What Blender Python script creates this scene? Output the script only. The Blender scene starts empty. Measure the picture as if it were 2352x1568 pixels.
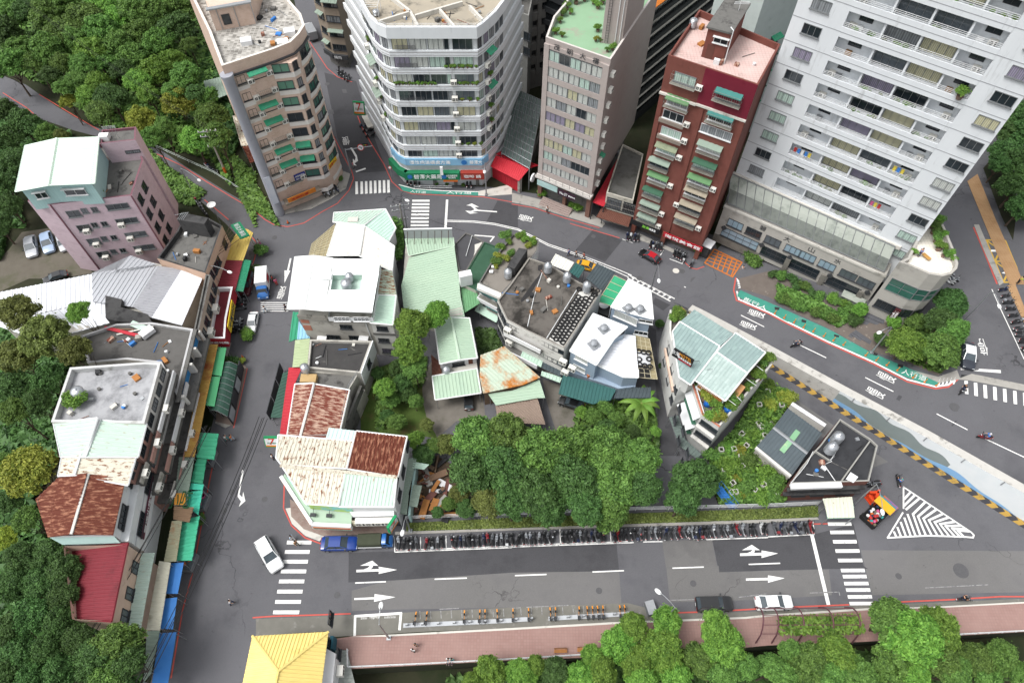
import bpy, bmesh, math, random
from mathutils import Vector as V, Matrix
from mathutils.geometry import tessellate_polygon
R=math.radians; MT=Matrix.Translation; RX90=Matrix.Rotation(R(90),4,'X'); rnd=random.Random(11)
SC=bpy.context.scene; COL=SC.collection
# ---------------------------------------------------------------- camera, sky, sun
CAMH=88.0
_f=1568.0; _cx,_cy=1176.0,784.0
_down=V((1165-_cx,1847-_cy,_f)).normalized()
_Z=-_down; _Y=V((0,0,1))-_Z*_Z.z; _Y.normalize(); _X=_Y.cross(_Z)
cd=bpy.data.cameras.new('camera'); cam=bpy.data.objects.new('camera',cd); COL.objects.link(cam)
cd.sensor_width=36; cd.lens=36*_f/2352; cd.clip_start=1; cd.clip_end=3000
# camera axes in world space (image right, image up, backwards)
_r=V((_X.x,_Y.x,_Z.x)); _u=-V((_X.y,_Y.y,_Z.y)); _b=-V((_X.z,_Y.z,_Z.z))
cam.matrix_world=Matrix(((_r.x,_u.x,_b.x,0),(_r.y,_u.y,_b.y,0),(_r.z,_u.z,_b.z,CAMH),(0,0,0,1)))
SC.camera=cam
SUN_EL,SUN_ROT=R(62),R(250)
w=bpy.data.worlds.new('World'); SC.world=w; w.use_nodes=True
nt=w.node_tree; sky=nt.nodes.new('ShaderNodeTexSky'); sky.sky_type='NISHITA'; sky.sun_disc=False
sky.sun_elevation=SUN_EL; sky.sun_rotation=SUN_ROT; sky.dust_density=4.0; sky.air_density=1.0; sky.ozone_density=1.0
bg=nt.nodes['Background']; hs=nt.nodes.new('ShaderNodeHueSaturation'); hs.inputs['Saturation'].default_value=.12
nt.links.new(sky.outputs[0],hs.inputs['Color']); nt.links.new(hs.outputs[0],bg.inputs[0]); bg.inputs[1].default_value=.15
sl=bpy.data.lights.new('sun','SUN'); sl.energy=1.45; sl.angle=R(24); sl.color=(1,.97,.93)
so=bpy.data.objects.new('sun',sl); COL.objects.link(so)
so.rotation_euler=(R(90)-SUN_EL,0,math.pi-SUN_ROT)
SC.view_settings.view_transform='Standard'; SC.view_settings.look='None'; SC.view_settings.gamma=1
SC.view_settings.exposure=0.66
# ---------------------------------------------------------------- photograph -> world
_RG={}
for i in range(12):
    _RG[i+1]=((i%4)*1024,(i//4)*911,1.7207 if i<8 else 1.7246)
for i,(a,b) in enumerate([(600,800),(600,1256),(600,1712),(2560,800),(3000,1560),(1560,800)]): _RG[13+i]=(a,b,3.4395)
for i,(a,b) in enumerate([(1050,820),(1050,1500),(1850,900),(2450,1200)]): _RG[19+i]=(a,b,2.30625)
def px(p):
    if len(p)==2: return p
    a,b,s=_RG[p[0]]; return ((a+p[1]/s)*.574219,(b+p[2]/s)*.574219)
def rdir(p):
    u,v=px(p); c=V((u-_cx,v-_cy,_f)); return V((_X.dot(c),_Y.dot(c),_Z.dot(c)))
def P(p,z=0.0):
    d=rdir(p); s=(z-CAMH)/d.z; return V((d.x*s,d.y*s,z))
def PP(pts,z=0.0): return [P(p,z) for p in pts]
def RG(r,*xy): return [(r,xy[i],xy[i+1]) for i in range(0,len(xy),2)]
# the ramp up to the bridge, and the plateau beside it
_S=V((26.03,67.85)); _D=V((.7596,-.6504)); _N=V((.6504,.7596))
_rk=[(-1e9,0),(0,0),(5,.8),(17,2.1),(28,3.05),(40,4.3),(52,5.0),(80,6.2),(1e9,6.2)]
def zr(x,y):
    s=(V((x,y))-_S).dot(_D)
    for (a,b),(c,d) in zip(_rk,_rk[1:]):
        if s<=c: return b+(d-b)*(s-a)/(c-a) if a>-1e8 and c<1e8 else (b if a>-1e8 else 0)
    return 6.2
def PR(p,dz=0.0):
    z=2.0
    for _ in range(12):
        q=P(p,z); z=.5*z+.5*zr(q.x,q.y)
    for _ in range(10):
        q=P(p,z); z=zr(q.x,q.y)*.5+z*.5
    q=P(p,z); q.z=zr(q.x,q.y)+dz; return q
def mpp(p,z=0.0): # metres per photo unit there
    d=rdir(p); s=(z-CAMH)/d.z; return s
# ---------------------------------------------------------------- mesh builder
class MB:
    def __init__(s): s.v=[]; s.f=[]; s.m=[]; s.uv=None; s.cur=0; s.smooth=False
    def mat(s,i): s.cur=i; return s
    def add(s,vs,fs):
        b=len(s.v); s.v+=[tuple(x) for x in vs]; s.f+=[tuple(i+b for i in f) for f in fs]; s.m+=[s.cur]*len(fs); return s
    def poly(s,pts): return s.add(pts,[tuple(range(len(pts)))])
    def box(s,c,d,rz=0,M=None):
        x,y,z=d[0]/2,d[1]/2,d[2]/2; m=M or (MT(c)@Matrix.Rotation(rz,4,'Z'))
        vs=[m@V((a*x,b*y,e*z)) for e in(-1,1) for (a,b) in((-1,-1),(1,-1),(1,1),(-1,1))]
        return s.add(vs,[(3,2,1,0),(4,5,6,7),(0,1,5,4),(1,2,6,5),(2,3,7,6),(3,0,4,7)])
    def prism(s,poly,z0,z1,top=True,bot=False):
        n=len(poly); q=ccw(poly)
        z0f=z0 if callable(z0) else (lambda p:z0); z1f=z1 if callable(z1) else (lambda p:z1)
        vs=[V((p[0],p[1],z0f(p))) for p in q]+[V((p[0],p[1],z1f(p))) for p in q]
        fs=[(i,(i+1)%n,n+(i+1)%n,n+i) for i in range(n)]
        if top: fs.append(tuple(range(n,2*n)))
        if bot: fs.append(tuple(range(n-1,-1,-1)))
        return s.add(vs,fs)
    def slab(s,pts,t):
        # a 3-D polygon given thickness t downwards
        if sum((pts[i].x*pts[(i+1)%len(pts)].y-pts[(i+1)%len(pts)].x*pts[i].y) for i in range(len(pts)))<0: pts=pts[::-1]
        n=len(pts); vs=[V((p.x,p.y,p.z-t)) for p in pts]+list(pts)
        return s.add(vs,[(i,(i+1)%n,n+(i+1)%n,n+i) for i in range(n)]+[tuple(range(n,2*n)),tuple(range(n-1,-1,-1))])
    def tube(s,pts,r,n=6,cap=True):
        pts=[V(p) for p in pts]; rs=r if isinstance(r,(list,tuple)) else [r]*len(pts); b=[]
        for i,p in enumerate(pts):
            d=(pts[min(i+1,len(pts)-1)]-pts[max(i-1,0)]).normalized()
            a=d.cross(V((0,0,1))) if abs(d.z)<.95 else d.cross(V((1,0,0)))
            a.normalize(); c=d.cross(a)
            b+=[p+a*rs[i]*math.cos(2*math.pi*k/n)+c*rs[i]*math.sin(2*math.pi*k/n) for k in range(n)]
        fs=[]
        for i in range(len(pts)-1):
            for k in range(n): fs.append((i*n+k,i*n+(k+1)%n,(i+1)*n+(k+1)%n,(i+1)*n+k))
        if cap: fs+= [tuple(range(n-1,-1,-1)),tuple(range((len(pts)-1)*n,len(pts)*n))]
        return s.add(b,[f[::-1] for f in fs])
    def lathe(s,prof,c=(0,0,0),n=14,M=None):
        m=M or MT(c); vs=[];fs=[]
        for r,z in prof: vs+=[m@V((r*math.cos(2*math.pi*k/n),r*math.sin(2*math.pi*k/n),z)) for k in range(n)]
        for i in range(len(prof)-1):
            for k in range(n): fs.append((i*n+k,i*n+(k+1)%n,(i+1)*n+(k+1)%n,(i+1)*n+k))
        fs+= [tuple(range(n-1,-1,-1)),tuple(range((len(prof)-1)*n,len(prof)*n))]
        return s.add(vs,fs)
    def mesh(s,name,mats,org=(0,0,0)):
        me=bpy.data.meshes.new(name); o=V(org)
        me.from_pydata([tuple(V(v)-o) for v in s.v],[],s.f)
        for m in (mats if isinstance(mats,(list,tuple)) else [mats]): me.materials.append(m)
        me.polygons.foreach_set('material_index',s.m)
        uv=me.uv_layers.new(name='UVMap').data
        if s.uv:
            for l in me.loops: uv[l.index].uv=s.uv[l.vertex_index]
        else:
            for pl in me.polygons:
                n=pl.normal
                if abs(n.z)<.75:
                    t=V((-n.y,n.x,0)); t.normalize()
                    for li in pl.loop_indices:
                        c=s.v[me.loops[li].vertex_index]; uv[li].uv=(c[0]*t.x+c[1]*t.y,c[2])
                else:
                    for li in pl.loop_indices:
                        c=s.v[me.loops[li].vertex_index]; uv[li].uv=(c[0],c[1])
        if s.smooth:
            me.polygons.foreach_set('use_smooth',[True]*len(me.polygons))
            try: me.set_sharp_from_angle(angle=R(40))
            except Exception: pass
        me.update(); return me
    def build(s,name,mats,parent=None,org=None):
        if org is None: org=parent_loc(parent) if parent else (0,0,0)
        o=bpy.data.objects.new(name,s.mesh(name,mats,org)); COL.objects.link(o)
        if parent: o.parent=parent
        else: o.location=org
        return o
def parent_loc(p):
    l=V((0,0,0))
    while p: l=l+p.location; p=p.parent
    return l
def ccw(poly):
    a=sum(poly[i][0]*poly[(i+1)%len(poly)][1]-poly[(i+1)%len(poly)][0]*poly[i][1] for i in range(len(poly)))
    return list(poly) if a>0 else list(poly)[::-1]
def tag(o,label=None,cat=None,group=None,kind=None):
    if label: o['label']=label
    if cat: o['category']=cat
    if group: o['group']=group
    if kind: o['kind']=kind
    return o
def empty(name,loc,label=None,cat=None,group=None,rz=0):
    o=bpy.data.objects.new(name,None); COL.objects.link(o); o.location=loc; o.rotation_euler=(0,0,rz); o.empty_display_size=.2
    return tag(o,label,cat,group)
def dup(o,parent=None,mats=None):
    c=o.copy(); COL.objects.link(c)
    if parent: c.parent=parent
    for ch in kids(o): dup(ch,c)
    return c
_kids={}
def kids(o):
    if o.name not in _kids: _kids[o.name]=[x for x in bpy.data.objects if x.parent==o]
    return _kids[o.name]
def slotmat(o,i,m):
    o.material_slots[i].link='OBJECT'; o.material_slots[i].material=m
def struct(name,mb,m,kind='structure'): return tag(mb.build(name,m),kind=kind)
# ---------------------------------------------------------------- materials
_M={}
def lin(c):
    if isinstance(c,str): c=tuple(int(c[i:i+2],16)/255 for i in (0,2,4))
    return tuple(((x+.055)/1.055)**2.4 if x>.04045 else x/12.92 for x in c)
def mat(name,c,c2=None,ns=1.5,amt=.5,c3=None,s3=.5,t3=.58,w3=.06,rough=.8,metal=0,bump=0,bs=12,brick=None,coat=0,spec=.3,crack=None,stripe=None,emit=None,rand=0,stretch=None):
    """procedural surface: base colour c mixed with c2 by fine noise, blotches of c3, optional tiles/bricks or stripes"""
    if name in _M: return _M[name]
    m=bpy.data.materials.new(name); m.use_nodes=True; n=m.node_tree.nodes; L=m.node_tree.links; b=n['Principled BSDF']
    c=lin(c); col=None
    tc=n.new('ShaderNodeTexCoord'); src=tc.outputs['Object']
    if stretch:
        mp=n.new('ShaderNodeMapping'); mp.inputs['Scale'].default_value=stretch; L.new(tc.outputs['UV'],mp.inputs[0]); src=mp.outputs[0]
    def rgb(x):
        r=n.new('ShaderNodeRGB'); r.outputs[0].default_value=(*x,1); return r.outputs[0]
    def mix(f,a,bb):
        x=n.new('ShaderNodeMix'); x.data_type='RGBA'; L.new(a,x.inputs[6]); L.new(bb,x.inputs[7])
        if isinstance(f,(int,float)): x.inputs[0].default_value=f
        else: L.new(f,x.inputs[0])
        return x.outputs[2]
    def noise(sc,det=5,ro=.6):
        t=n.new('ShaderNodeTexNoise'); t.inputs['Scale'].default_value=sc; t.inputs['Detail'].default_value=det; t.inputs['Roughness'].default_value=ro; L.new(src,t.inputs['Vector']); return t.outputs[0]
    def ramp(f,a,bb):
        x=n.new('ShaderNodeMapRange'); x.inputs[1].default_value=a; x.inputs[2].default_value=bb; L.new(f,x.inputs[0]); return x.outputs[0]
    col=rgb(c)
    if brick:
        bw,bh,mort,cm,cb=brick; t=n.new('ShaderNodeTexBrick'); L.new(tc.outputs['UV'],t.inputs[0])
        t.inputs['Color1'].default_value=(*c,1); t.inputs['Color2'].default_value=(*lin(cb),1); t.inputs['Mortar'].default_value=(*lin(cm),1)
        t.inputs['Scale'].default_value=1; t.inputs['Mortar Size'].default_value=mort; t.inputs['Brick Width'].default_value=bw; t.inputs['Row Height'].default_value=bh; t.offset=.5 if bw>bh*1.5 else 0
        col=t.outputs[0]
    if stripe:
        per,cs,wd=stripe; sx=n.new('ShaderNodeSeparateXYZ'); L.new(tc.outputs['UV'],sx.inputs[0])
        q=n.new('ShaderNodeMath'); q.operation='WRAP'; L.new(sx.outputs[0],q.inputs[0]); q.inputs[1].default_value=per; q.inputs[2].default_value=0
        g=n.new('ShaderNodeMath'); g.operation='LESS_THAN'; L.new(q.outputs[0],g.inputs[0]); g.inputs[1].default_value=per*wd
        col=mix(g.outputs[0],col,rgb(lin(cs)))
    if c2: col=mix(ramp(noise(ns),.5-amt*.5,.5+amt*.5),col,rgb(lin(c2)))
    if c3: col=mix(ramp(noise(s3,8,.68),t3,t3+w3),col,rgb(lin(c3)))
    if crack:
        vo=n.new('ShaderNodeTexVoronoi'); vo.feature='DISTANCE_TO_EDGE'; vo.inputs['Scale'].default_value=crack; nz=n.new('ShaderNodeTexNoise'); nz.inputs['Scale'].default_value=crack*3; nz.inputs['Detail'].default_value=6
        va=n.new('ShaderNodeVectorMath'); va.operation='MULTIPLY_ADD'; L.new(src,nz.inputs[0]); L.new(nz.outputs[1],va.inputs[0]); va.inputs[1].default_value=(1.6/crack*.5,)*3; L.new(src,va.inputs[2]); L.new(va.outputs[0],vo.inputs['Vector'])
        mk=n.new('ShaderNodeMath'); mk.operation='MULTIPLY'; L.new(ramp(vo.outputs[0],.012,.004),mk.inputs[0]); L.new(ramp(noise(crack*.7,3),.5,.6),mk.inputs[1]); col=mix(mk.outputs[0],col,rgb(tuple(x*.45 for x in c)))
        col=mix(ramp(noise(.05,6,.7),.42,.66),col,mix(.5,col,rgb(tuple(min(1,x*1.55) for x in c)))); col=mix(ramp(noise(1.1,4,.75),.66,.74),col,rgb(tuple(x*.6 for x in c)))
    if rand:
        oi=n.new('ShaderNodeObjectInfo'); hv=n.new('ShaderNodeHueSaturation'); L.new(col,hv.inputs['Color'])
        mm=n.new('ShaderNodeMapRange'); mm.inputs[3].default_value=1-rand; mm.inputs[4].default_value=1+rand; L.new(oi.outputs['Random'],mm.inputs[0]); L.new(mm.outputs[0],hv.inputs['Value']); col=hv.outputs[0]
    L.new(col,b.inputs['Base Color'])
    b.inputs['Roughness'].default_value=rough; b.inputs['Metallic'].default_value=metal; b.inputs['Specular IOR Level'].default_value=spec
    if coat: b.inputs['Coat Weight'].default_value=coat; b.inputs['Coat Roughness'].default_value=.08
    if emit: b.inputs['Emission Color'].default_value=(*lin(emit[0]),1); b.inputs['Emission Strength'].default_value=emit[1]
    if bump:
        bp=n.new('ShaderNodeBump'); bp.inputs['Strength'].default_value=bump; bp.inputs['Distance'].default_value=.05; L.new(noise(bs,3),bp.inputs['Height']); L.new(bp.outputs[0],b.inputs['Normal'])
    _M[name]=m; return m
def leafmat(name,a,bq,tr=.25):
    if name in _M: return _M[name]
    m=bpy.data.materials.new(name); m.use_nodes=True; n=m.node_tree.nodes; L=m.node_tree.links; b=n['Principled BSDF']
    g=n.new('ShaderNodeNewGeometry'); oi=n.new('ShaderNodeObjectInfo'); tc=n.new('ShaderNodeTexCoord')
    t=n.new('ShaderNodeTexNoise'); t.inputs['Scale'].default_value=.45; t.inputs['Detail'].default_value=3; L.new(tc.outputs['Object'],t.inputs[0])
    ad=n.new('ShaderNodeMath'); ad.operation='ADD'; L.new(t.outputs[0],ad.inputs[0]); 
    ml=n.new('ShaderNodeMath'); ml.operation='MULTIPLY'; ml.inputs[1].default_value=.6; L.new(g.outputs['Random Per Island'],ml.inputs[0]); L.new(ml.outputs[0],ad.inputs[1])
    mr=n.new('ShaderNodeMapRange'); mr.inputs[1].default_value=.35; mr.inputs[2].default_value=1.15; L.new(ad.outputs[0],mr.inputs[0])
    mx=n.new('ShaderNodeMix'); mx.data_type='RGBA'; L.new(mr.outputs[0],mx.inputs[0]); mx.inputs[6].default_value=(*lin(a),1); mx.inputs[7].default_value=(*lin(bq),1)
    hv=n.new('ShaderNodeHueSaturation'); L.new(mx.outputs[2],hv.inputs['Color'])
    m2=n.new('ShaderNodeMapRange'); m2.inputs[3].default_value=.8; m2.inputs[4].default_value=1.25; L.new(oi.outputs['Random'],m2.inputs[0]); L.new(m2.outputs[0],hv.inputs['Value'])
    m3=n.new('ShaderNodeMapRange'); m3.inputs[3].default_value=.485; m3.inputs[4].default_value=.515; L.new(oi.outputs['Random'],m3.inputs[0]); L.new(m3.outputs[0],hv.inputs['Hue'])
    L.new(hv.outputs[0],b.inputs['Base Color']); b.inputs['Roughness'].default_value=.55; b.inputs['Specular IOR Level'].default_value=.3
    ts=n.new('ShaderNodeBsdfTranslucent'); L.new(hv.outputs[0],ts.inputs[0]); ms=n.new('ShaderNodeMixShader'); ms.inputs[0].default_value=tr
    L.new(b.outputs[0],ms.inputs[1]); L.new(ts.outputs[0],ms.inputs[2]); L.new(ms.outputs[0],n['Material Output'].inputs[0])
    _M[name]=m; return m
# common ones
ASPH=mat('asphalt','535357','5f5f62',9,.5,'4a4a4e',.12,.5,.2,rough=.9,bump=.3,bs=30,crack=.09)
ASPHD=mat('asphalt_new','404043','4b4b4e',9,.5,'39393c',.15,.5,.2,rough=.9,bump=.3,bs=30)
ASPHL=mat('asphalt_old','605f60','6b6a68',7,.5,'565555',.2,.5,.2,rough=.9,bump=.3,bs=30,crack=.12)
PAINT=mat('road_paint','e9e9e6','d0d0ce',3,.6,'858587',2.6,.59,.1,rough=.7)
REDP=mat('red_paint','b5483f','bd5a50',2,.6,'8a625e',1.5,.6,.1,rough=.7)
YELP=mat('yellow_paint','c7a13a','b09045',2,.6,'6a6258',1.5,.62,.1,rough=.7)
ORAP=mat('orange_paint','c0702f','b0652c',2,.6,'6a5a50',1.5,.66,.1,rough=.7)
GRNP=mat('green_paint','36806f','438c7c',1.2,.6,'62807a',.8,.56,.12,rough=.8)
CONC=mat('concrete','8f8d88','a09d97',1.2,.7,'6a6864',.5,.55,.15,rough=.9,bump=.2)
CONCL=mat('concrete_light','b9b6ae','c9c6bf',1.2,.7,'8a8780',.5,.57,.15,rough=.9)
CONCD=mat('concrete_dark','5b5a58','6b6a67',1.6,.7,'3e3d3c',.6,.52,.14,rough=.95,bump=.25)
CONCK=mat('concrete_black','3a3a3b','4b4b4b',1.8,.7,'282829',.5,.5,.15,rough=.95,bump=.2)
WHITE=mat('white_wall','d9dadb','cfd0d2',.8,.7,'a9a9a8',.45,.62,.16,rough=.8)
WSTAIN=mat('white_stained_wall','d0cfcb','bdbbb6',.9,.7,'83807b',.5,.57,.14,rough=.9)
STEEL=mat('stainless_steel','b9bcc0','a3a7ab',3,.5,rough=.32,metal=.75)
GALV=mat('galvanised_metal','9a9da0','aeb1b4',2,.6,rough=.45,metal=.7)
DARKM=mat('dark_metal','2b2c2e','38393b',3,.5,rough=.6,metal=.3)
BLACK=mat('black_rubber','1b1b1c','252526',3,.5,rough=.85)
GLASS=mat('dark_glass','1c2226','2c343a',.6,.7,rough=.08,spec=.6)
GLASSG=mat('green_glass','2a4a42','3c6a5e',.6,.7,rough=.1,spec=.6)
CURT=[mat('curtain_white','b9bcb8',stripe=(.22,'9a9e9b',.4),rough=.25,spec=.6),mat('curtain_cream','b5b296',stripe=(.22,'99967c',.4),rough=.25,spec=.6),
      mat('curtain_grey','84888c',stripe=(.3,'6c7074',.4),rough=.2,spec=.6),mat('curtain_lavender','8d8799',stripe=(.22,'6f6a7d',.4),rough=.25,spec=.6),
      mat('curtain_mint','a9bdb4',stripe=(.3,'93a89f',.4),rough=.25,spec=.6),GLASS,mat('grey_glass','4a5156','5d646a',.8,.7,rough=.1,spec=.6),GLASS]
FRAMEW=mat('white_frame','d0d2d3',rough=.5); FRAMEG=mat('grey_frame','6d7072',rough=.5); FRAMED=mat('dark_frame','3b3d40',rough=.5)
def rust(name,c,amount,c2=None,r1='7a3c22'):
    return mat(name,c,c2 or c,1,.7,r1,1.5,1-amount-.02,.12,rough=.75,stretch=(2.2,.55,1))
MINT=rust('mint_metal','b9cfc0',.34,'a9c4b4','9aa594'); MINTP=rust('pale_mint_metal','b7c8bd',.4,'a9bdb1','94735a')
SILVER=mat('silver_metal','b4b6bb','a3a6ab',.7,.7,'8e9095',.6,.6,.1,rough=.38,metal=.35,stretch=(.5,.1,1))
SILVERW=mat('bright_zinc','d8dadf','cdd0d5',.7,.7,'b8bbc0',.6,.62,.1,rough=.45,metal=.1,stretch=(.5,.1,1))
WROOF=mat('white_roof','e3e7e6','dde2e0',.7,.7,'c4cdc8',.5,.64,.1,rough=.6,stretch=(.5,.2,1))
PGREEN=mat('pale_green_roof','a5b9a4','99b09c',.8,.7,'8ba08f',.5,.6,.12,rough=.6,stretch=(.5,.15,1))
TEAL=mat('teal_roof','2f5553','35605d',.6,.7,'466a66',.5,.62,.1,rough=.6)
RUSTR=rust('rusted_roof','a98470',.56,'b5a090','6b3428'); RUSTD=rust('dark_rusted_roof','a07860',.6,'8f5a45','5a2a1c')
RUSTW=mat('white_rusted_roof','cbc8ba','bdb8a8',1,.7,'74482f',2.0,.53,.08,rough=.75,stretch=(1.6,.6,1)); RUSTO=mat('orange_rusted_roof','b3bfae','a3b3a3',1.5,.7,'a86a2c',.22,.46,.12,rough=.75)
MAROON=mat('maroon_roof','6b212b','762a33',.8,.7,'551b22',.4,.5,.2,rough=.65)
REDR=mat('red_roof','a82834','b5303c',.8,.7,'8f1f2b',.4,.6,.1,rough=.5)
CANVG=mat('green_tarp','2b8563','3c9271',.6,.7,'4d7d68',.5,.52,.2,rough=.7); CANVB=mat('blue_tarp','2f6db5','4380c2',.8,.7,'34609a',.5,.52,.2,rough=.65)
CANVL=mat('light_green_tarp','4ba06c','58aa78',.6,.7,'437f5c',.5,.58,.1,rough=.6)
YELROOF=mat('yellow_stained_roof','b9a04e','c4ae62',.6,.7,'7f5f34',.5,.57,.14,rough=.7,stretch=(.6,.2,1))
OCHRE=mat('ochre_rust_roof','a5823f','b08f4e',.6,.7,'8a4a2c',.25,.48,.2,rough=.75)
GREYGR=mat('grey_green_roof','7d8c80','8a998d',.7,.7,'636f66',.5,.57,.14,rough=.75,stretch=(.8,.2,1))
# ---------------------------------------------------------------- building helpers
def inset(poly,d):
    q=ccw(poly); n=len(q); out=[]
    for i in range(n):
        a,b,c=V(q[i-1][:2]),V(q[i][:2]),V(q[(i+1)%n][:2])
        d1=(b-a).normalized(); d2=(c-b).normalized(); n1=V((-d1.y,d1.x)); n2=V((-d2.y,d2.x))
        m=n1+n2; l=m.length
        if l<.2: out.append(b+n1*d); continue
        m/=l; out.append(b+m*(d/max(.35,m.dot(n1))))
    return out
def cen(poly,z=0): return V((sum(p[0] for p in poly)/len(poly),sum(p[1] for p in poly)/len(poly),z))
class Wall:
    """vertical plane through A and B (left and right as seen from outside)"""
    def __init__(s,A,B):
        s.A=V(A[:2]); B=V(B[:2]); s.L=(B-s.A).length; s.t=(B-s.A)/s.L; s.n=V((s.t.y,-s.t.x)); s.rz=math.atan2(s.t.y,s.t.x)
    def pt(s,a,z,out=0): q=s.A+s.t*a+s.n*out; return V((q.x,q.y,z))
    def hit(s,p):
        d=rdir(p); k=s.A.dot(s.n)/V((d.x,d.y)).dot(s.n); return (V((d.x*k,d.y*k))-s.A).dot(s.t),CAMH+d.z*k
    def z(s,p): return s.hit(p)[1]
    def M(s,a,z,out=0): return MT(s.pt(a,z,out))@Matrix.Rotation(s.rz,4,'Z')
    def box(s,mb,a0,a1,z0,z1,o0,o1):
        mb.box(None,(a1-a0,o1-o0,z1-z0),M=s.M((a0+a1)/2,(z0+z1)/2,(o0+o1)/2))
def put(data,name,parent,loc,rz=0,slot=None):
    o=bpy.data.objects.new(name,data); COL.objects.link(o)
    if parent: o.parent=parent; loc=V(loc)-parent_loc(parent)
    o.location=loc; o.rotation_euler=(0,0,rz)
    if slot: slotmat(o,0,slot)
    return o
_wc={}
def window(par,W,a,z,w,h,cols=2,rows=1,fr=None,pane=None,out=0.0,sill=True,hood=False):
    fr=fr or FRAMEG; pane=pane or rnd.choice(CURT)
    k=(round(w,1),round(h,1),cols,rows,fr.name,sill,hood)
    if k not in _wc:
        w2,h2=max(.3,k[0]),max(.3,k[1]); m=MB(); t=.06
        m.box((0,-.05,h2/2-t/2),(w2,.1,t)); m.box((0,-.05,-h2/2+t/2),(w2,.1,t))
        for i in range(cols+1): m.box((-w2/2+t/2+(w2-t)*i/cols,-.045,0),(t,.09,h2-2*t))
        for j in range(1,rows): m.box((0,-.04,-h2/2+h2*j/rows),(w2-2*t,.08,t*.8))
        if sill: m.box((0,-.11,-h2/2-.05),(w2+.2,.22,.1))
        if hood: m.box((0,-.2,h2/2+.1),(w2+.3,.4,.1))
        p=MB(); p.box((0,-.012,0),(w2-.1,.02,h2-.1))
        _wc[k]=(m.mesh('window',fr),p.mesh('pane',GLASS))
    f,p=_wc[k]; o=put(f,'window',par,W.pt(a,z,out),W.rz); q=put(p,'pane',o,parent_loc(o),0); q.location=(0,0,0); slotmat(q,0,pane)
    return o
_acm=None
def ac(par,W,a,z,s=1.0,out=0):
    global _acm
    if not _acm:
        m=MB(); m.box((0,-.35,0),(.95,.6,.65)); m.box((0,-.3,-.4),(1.0,.7,.05)); m.cur=1
        m.lathe([(.25,0),(.25,.02)],M=MT((-.15,-.655,0))@RX90,n=14)
        m.box((.33,-.655,0),(.18,.012,.5)); m.cur=0; m.box((-.15,-.684,0),(.5,.01,.03)); m.box((-.15,-.684,0),(.03,.012,.5)); _acm=m.mesh('air_conditioner',[mat('ac_casing','d9d8d2','cfcdc5',2,.6,'9d9a90',3,.62,.1,rough=.6),DARKM])
    o=put(_acm,'air_conditioner',par,W.pt(a,z,out),W.rz); o.scale=(s,s,s); return o
_aw={}
def awning(par,W,a,z,w,d=1.0,drop=.45,m=None,out=0,name='awning'):
    m=m or CANVG; k=(round(w,1),round(d,1),round(drop,1),m.name)
    if k not in _aw:
        b=MB(); n=max(3,int(w/.35)); 
        for i in range(n):
            x0,x1=-w/2+w*i/n,-w/2+w*(i+1)/n; o=.035*(i%2)
            b.slab([V((x0,0,o)),V((x0,-d,-drop+o)),V((x1,-d,-drop+o)),V((x1,0,o))],.05)
        b.box((0,-d,-drop-.03),(w,.05,.1))
        for x in(-w/2+.05,w/2-.05): b.tube([(x,0,-.75),(x,-d+.05,-drop-.03)],.025,4)
        _aw[k]=b.mesh(name,m)
    return put(_aw[k],name,par,W.pt(a,z,out),W.rz)
_cg={}
def cage(par,W,a,z,w,h,d=.7,m=None,out=0,name='window_cage'):
    m=m or mat('cage_metal','77756e','8c8a82',3,.6,'6b5a48',2,.6,.1,rough=.6); k=(round(w,1),round(h,1),m.name)
    if k not in _cg:
        b=MB(); n=int(w/.28)
        for zz in (-h/2,0,h/2): b.tube([(-w/2,0,zz),(-w/2,-d,zz),(w/2,-d,zz),(w/2,0,zz)],.025,4)
        for i in range(n+1): b.tube([(-w/2+w*i/n,-d,-h/2),(-w/2+w*i/n,-d,h/2)],.015,4)
        b.box((0,-d/2,-h/2),(w,d,.04)); _cg[k]=b.mesh(name,m)
    return put(_cg[k],name,par,W.pt(a,z,out),W.rz)
def railing(par,pts,h=1.0,m=None,name='railing',posts=1.2,bars=3,group=None):
    b=MB(); m=m or GALV
    for i in range(len(pts)-1):
        a,c=V(pts[i]),V(pts[i+1]); L=(c-a).length; n=max(1,int(L/posts))
        for k in range(bars): b.tube([a+V((0,0,h*(k+1)/bars)),c+V((0,0,h*(k+1)/bars))],.03,4)
        for j in range(n+1): q=a.lerp(c,j/n); b.tube([q,q+V((0,0,h))],.03,4)
    return b.build(name,m,par)
def clip(poly,q,t,keep):
    out=[]
    for i in range(len(poly)):
        a,b=poly[i],poly[(i+1)%len(poly)]; da=(a.dot(q)-t)*keep; db=(b.dot(q)-t)*keep
        if da>=0: out.append(a)
        if (da>=0)!=(db>=0): out.append(a.lerp(b,da/(da-db)))
    return out
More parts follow.
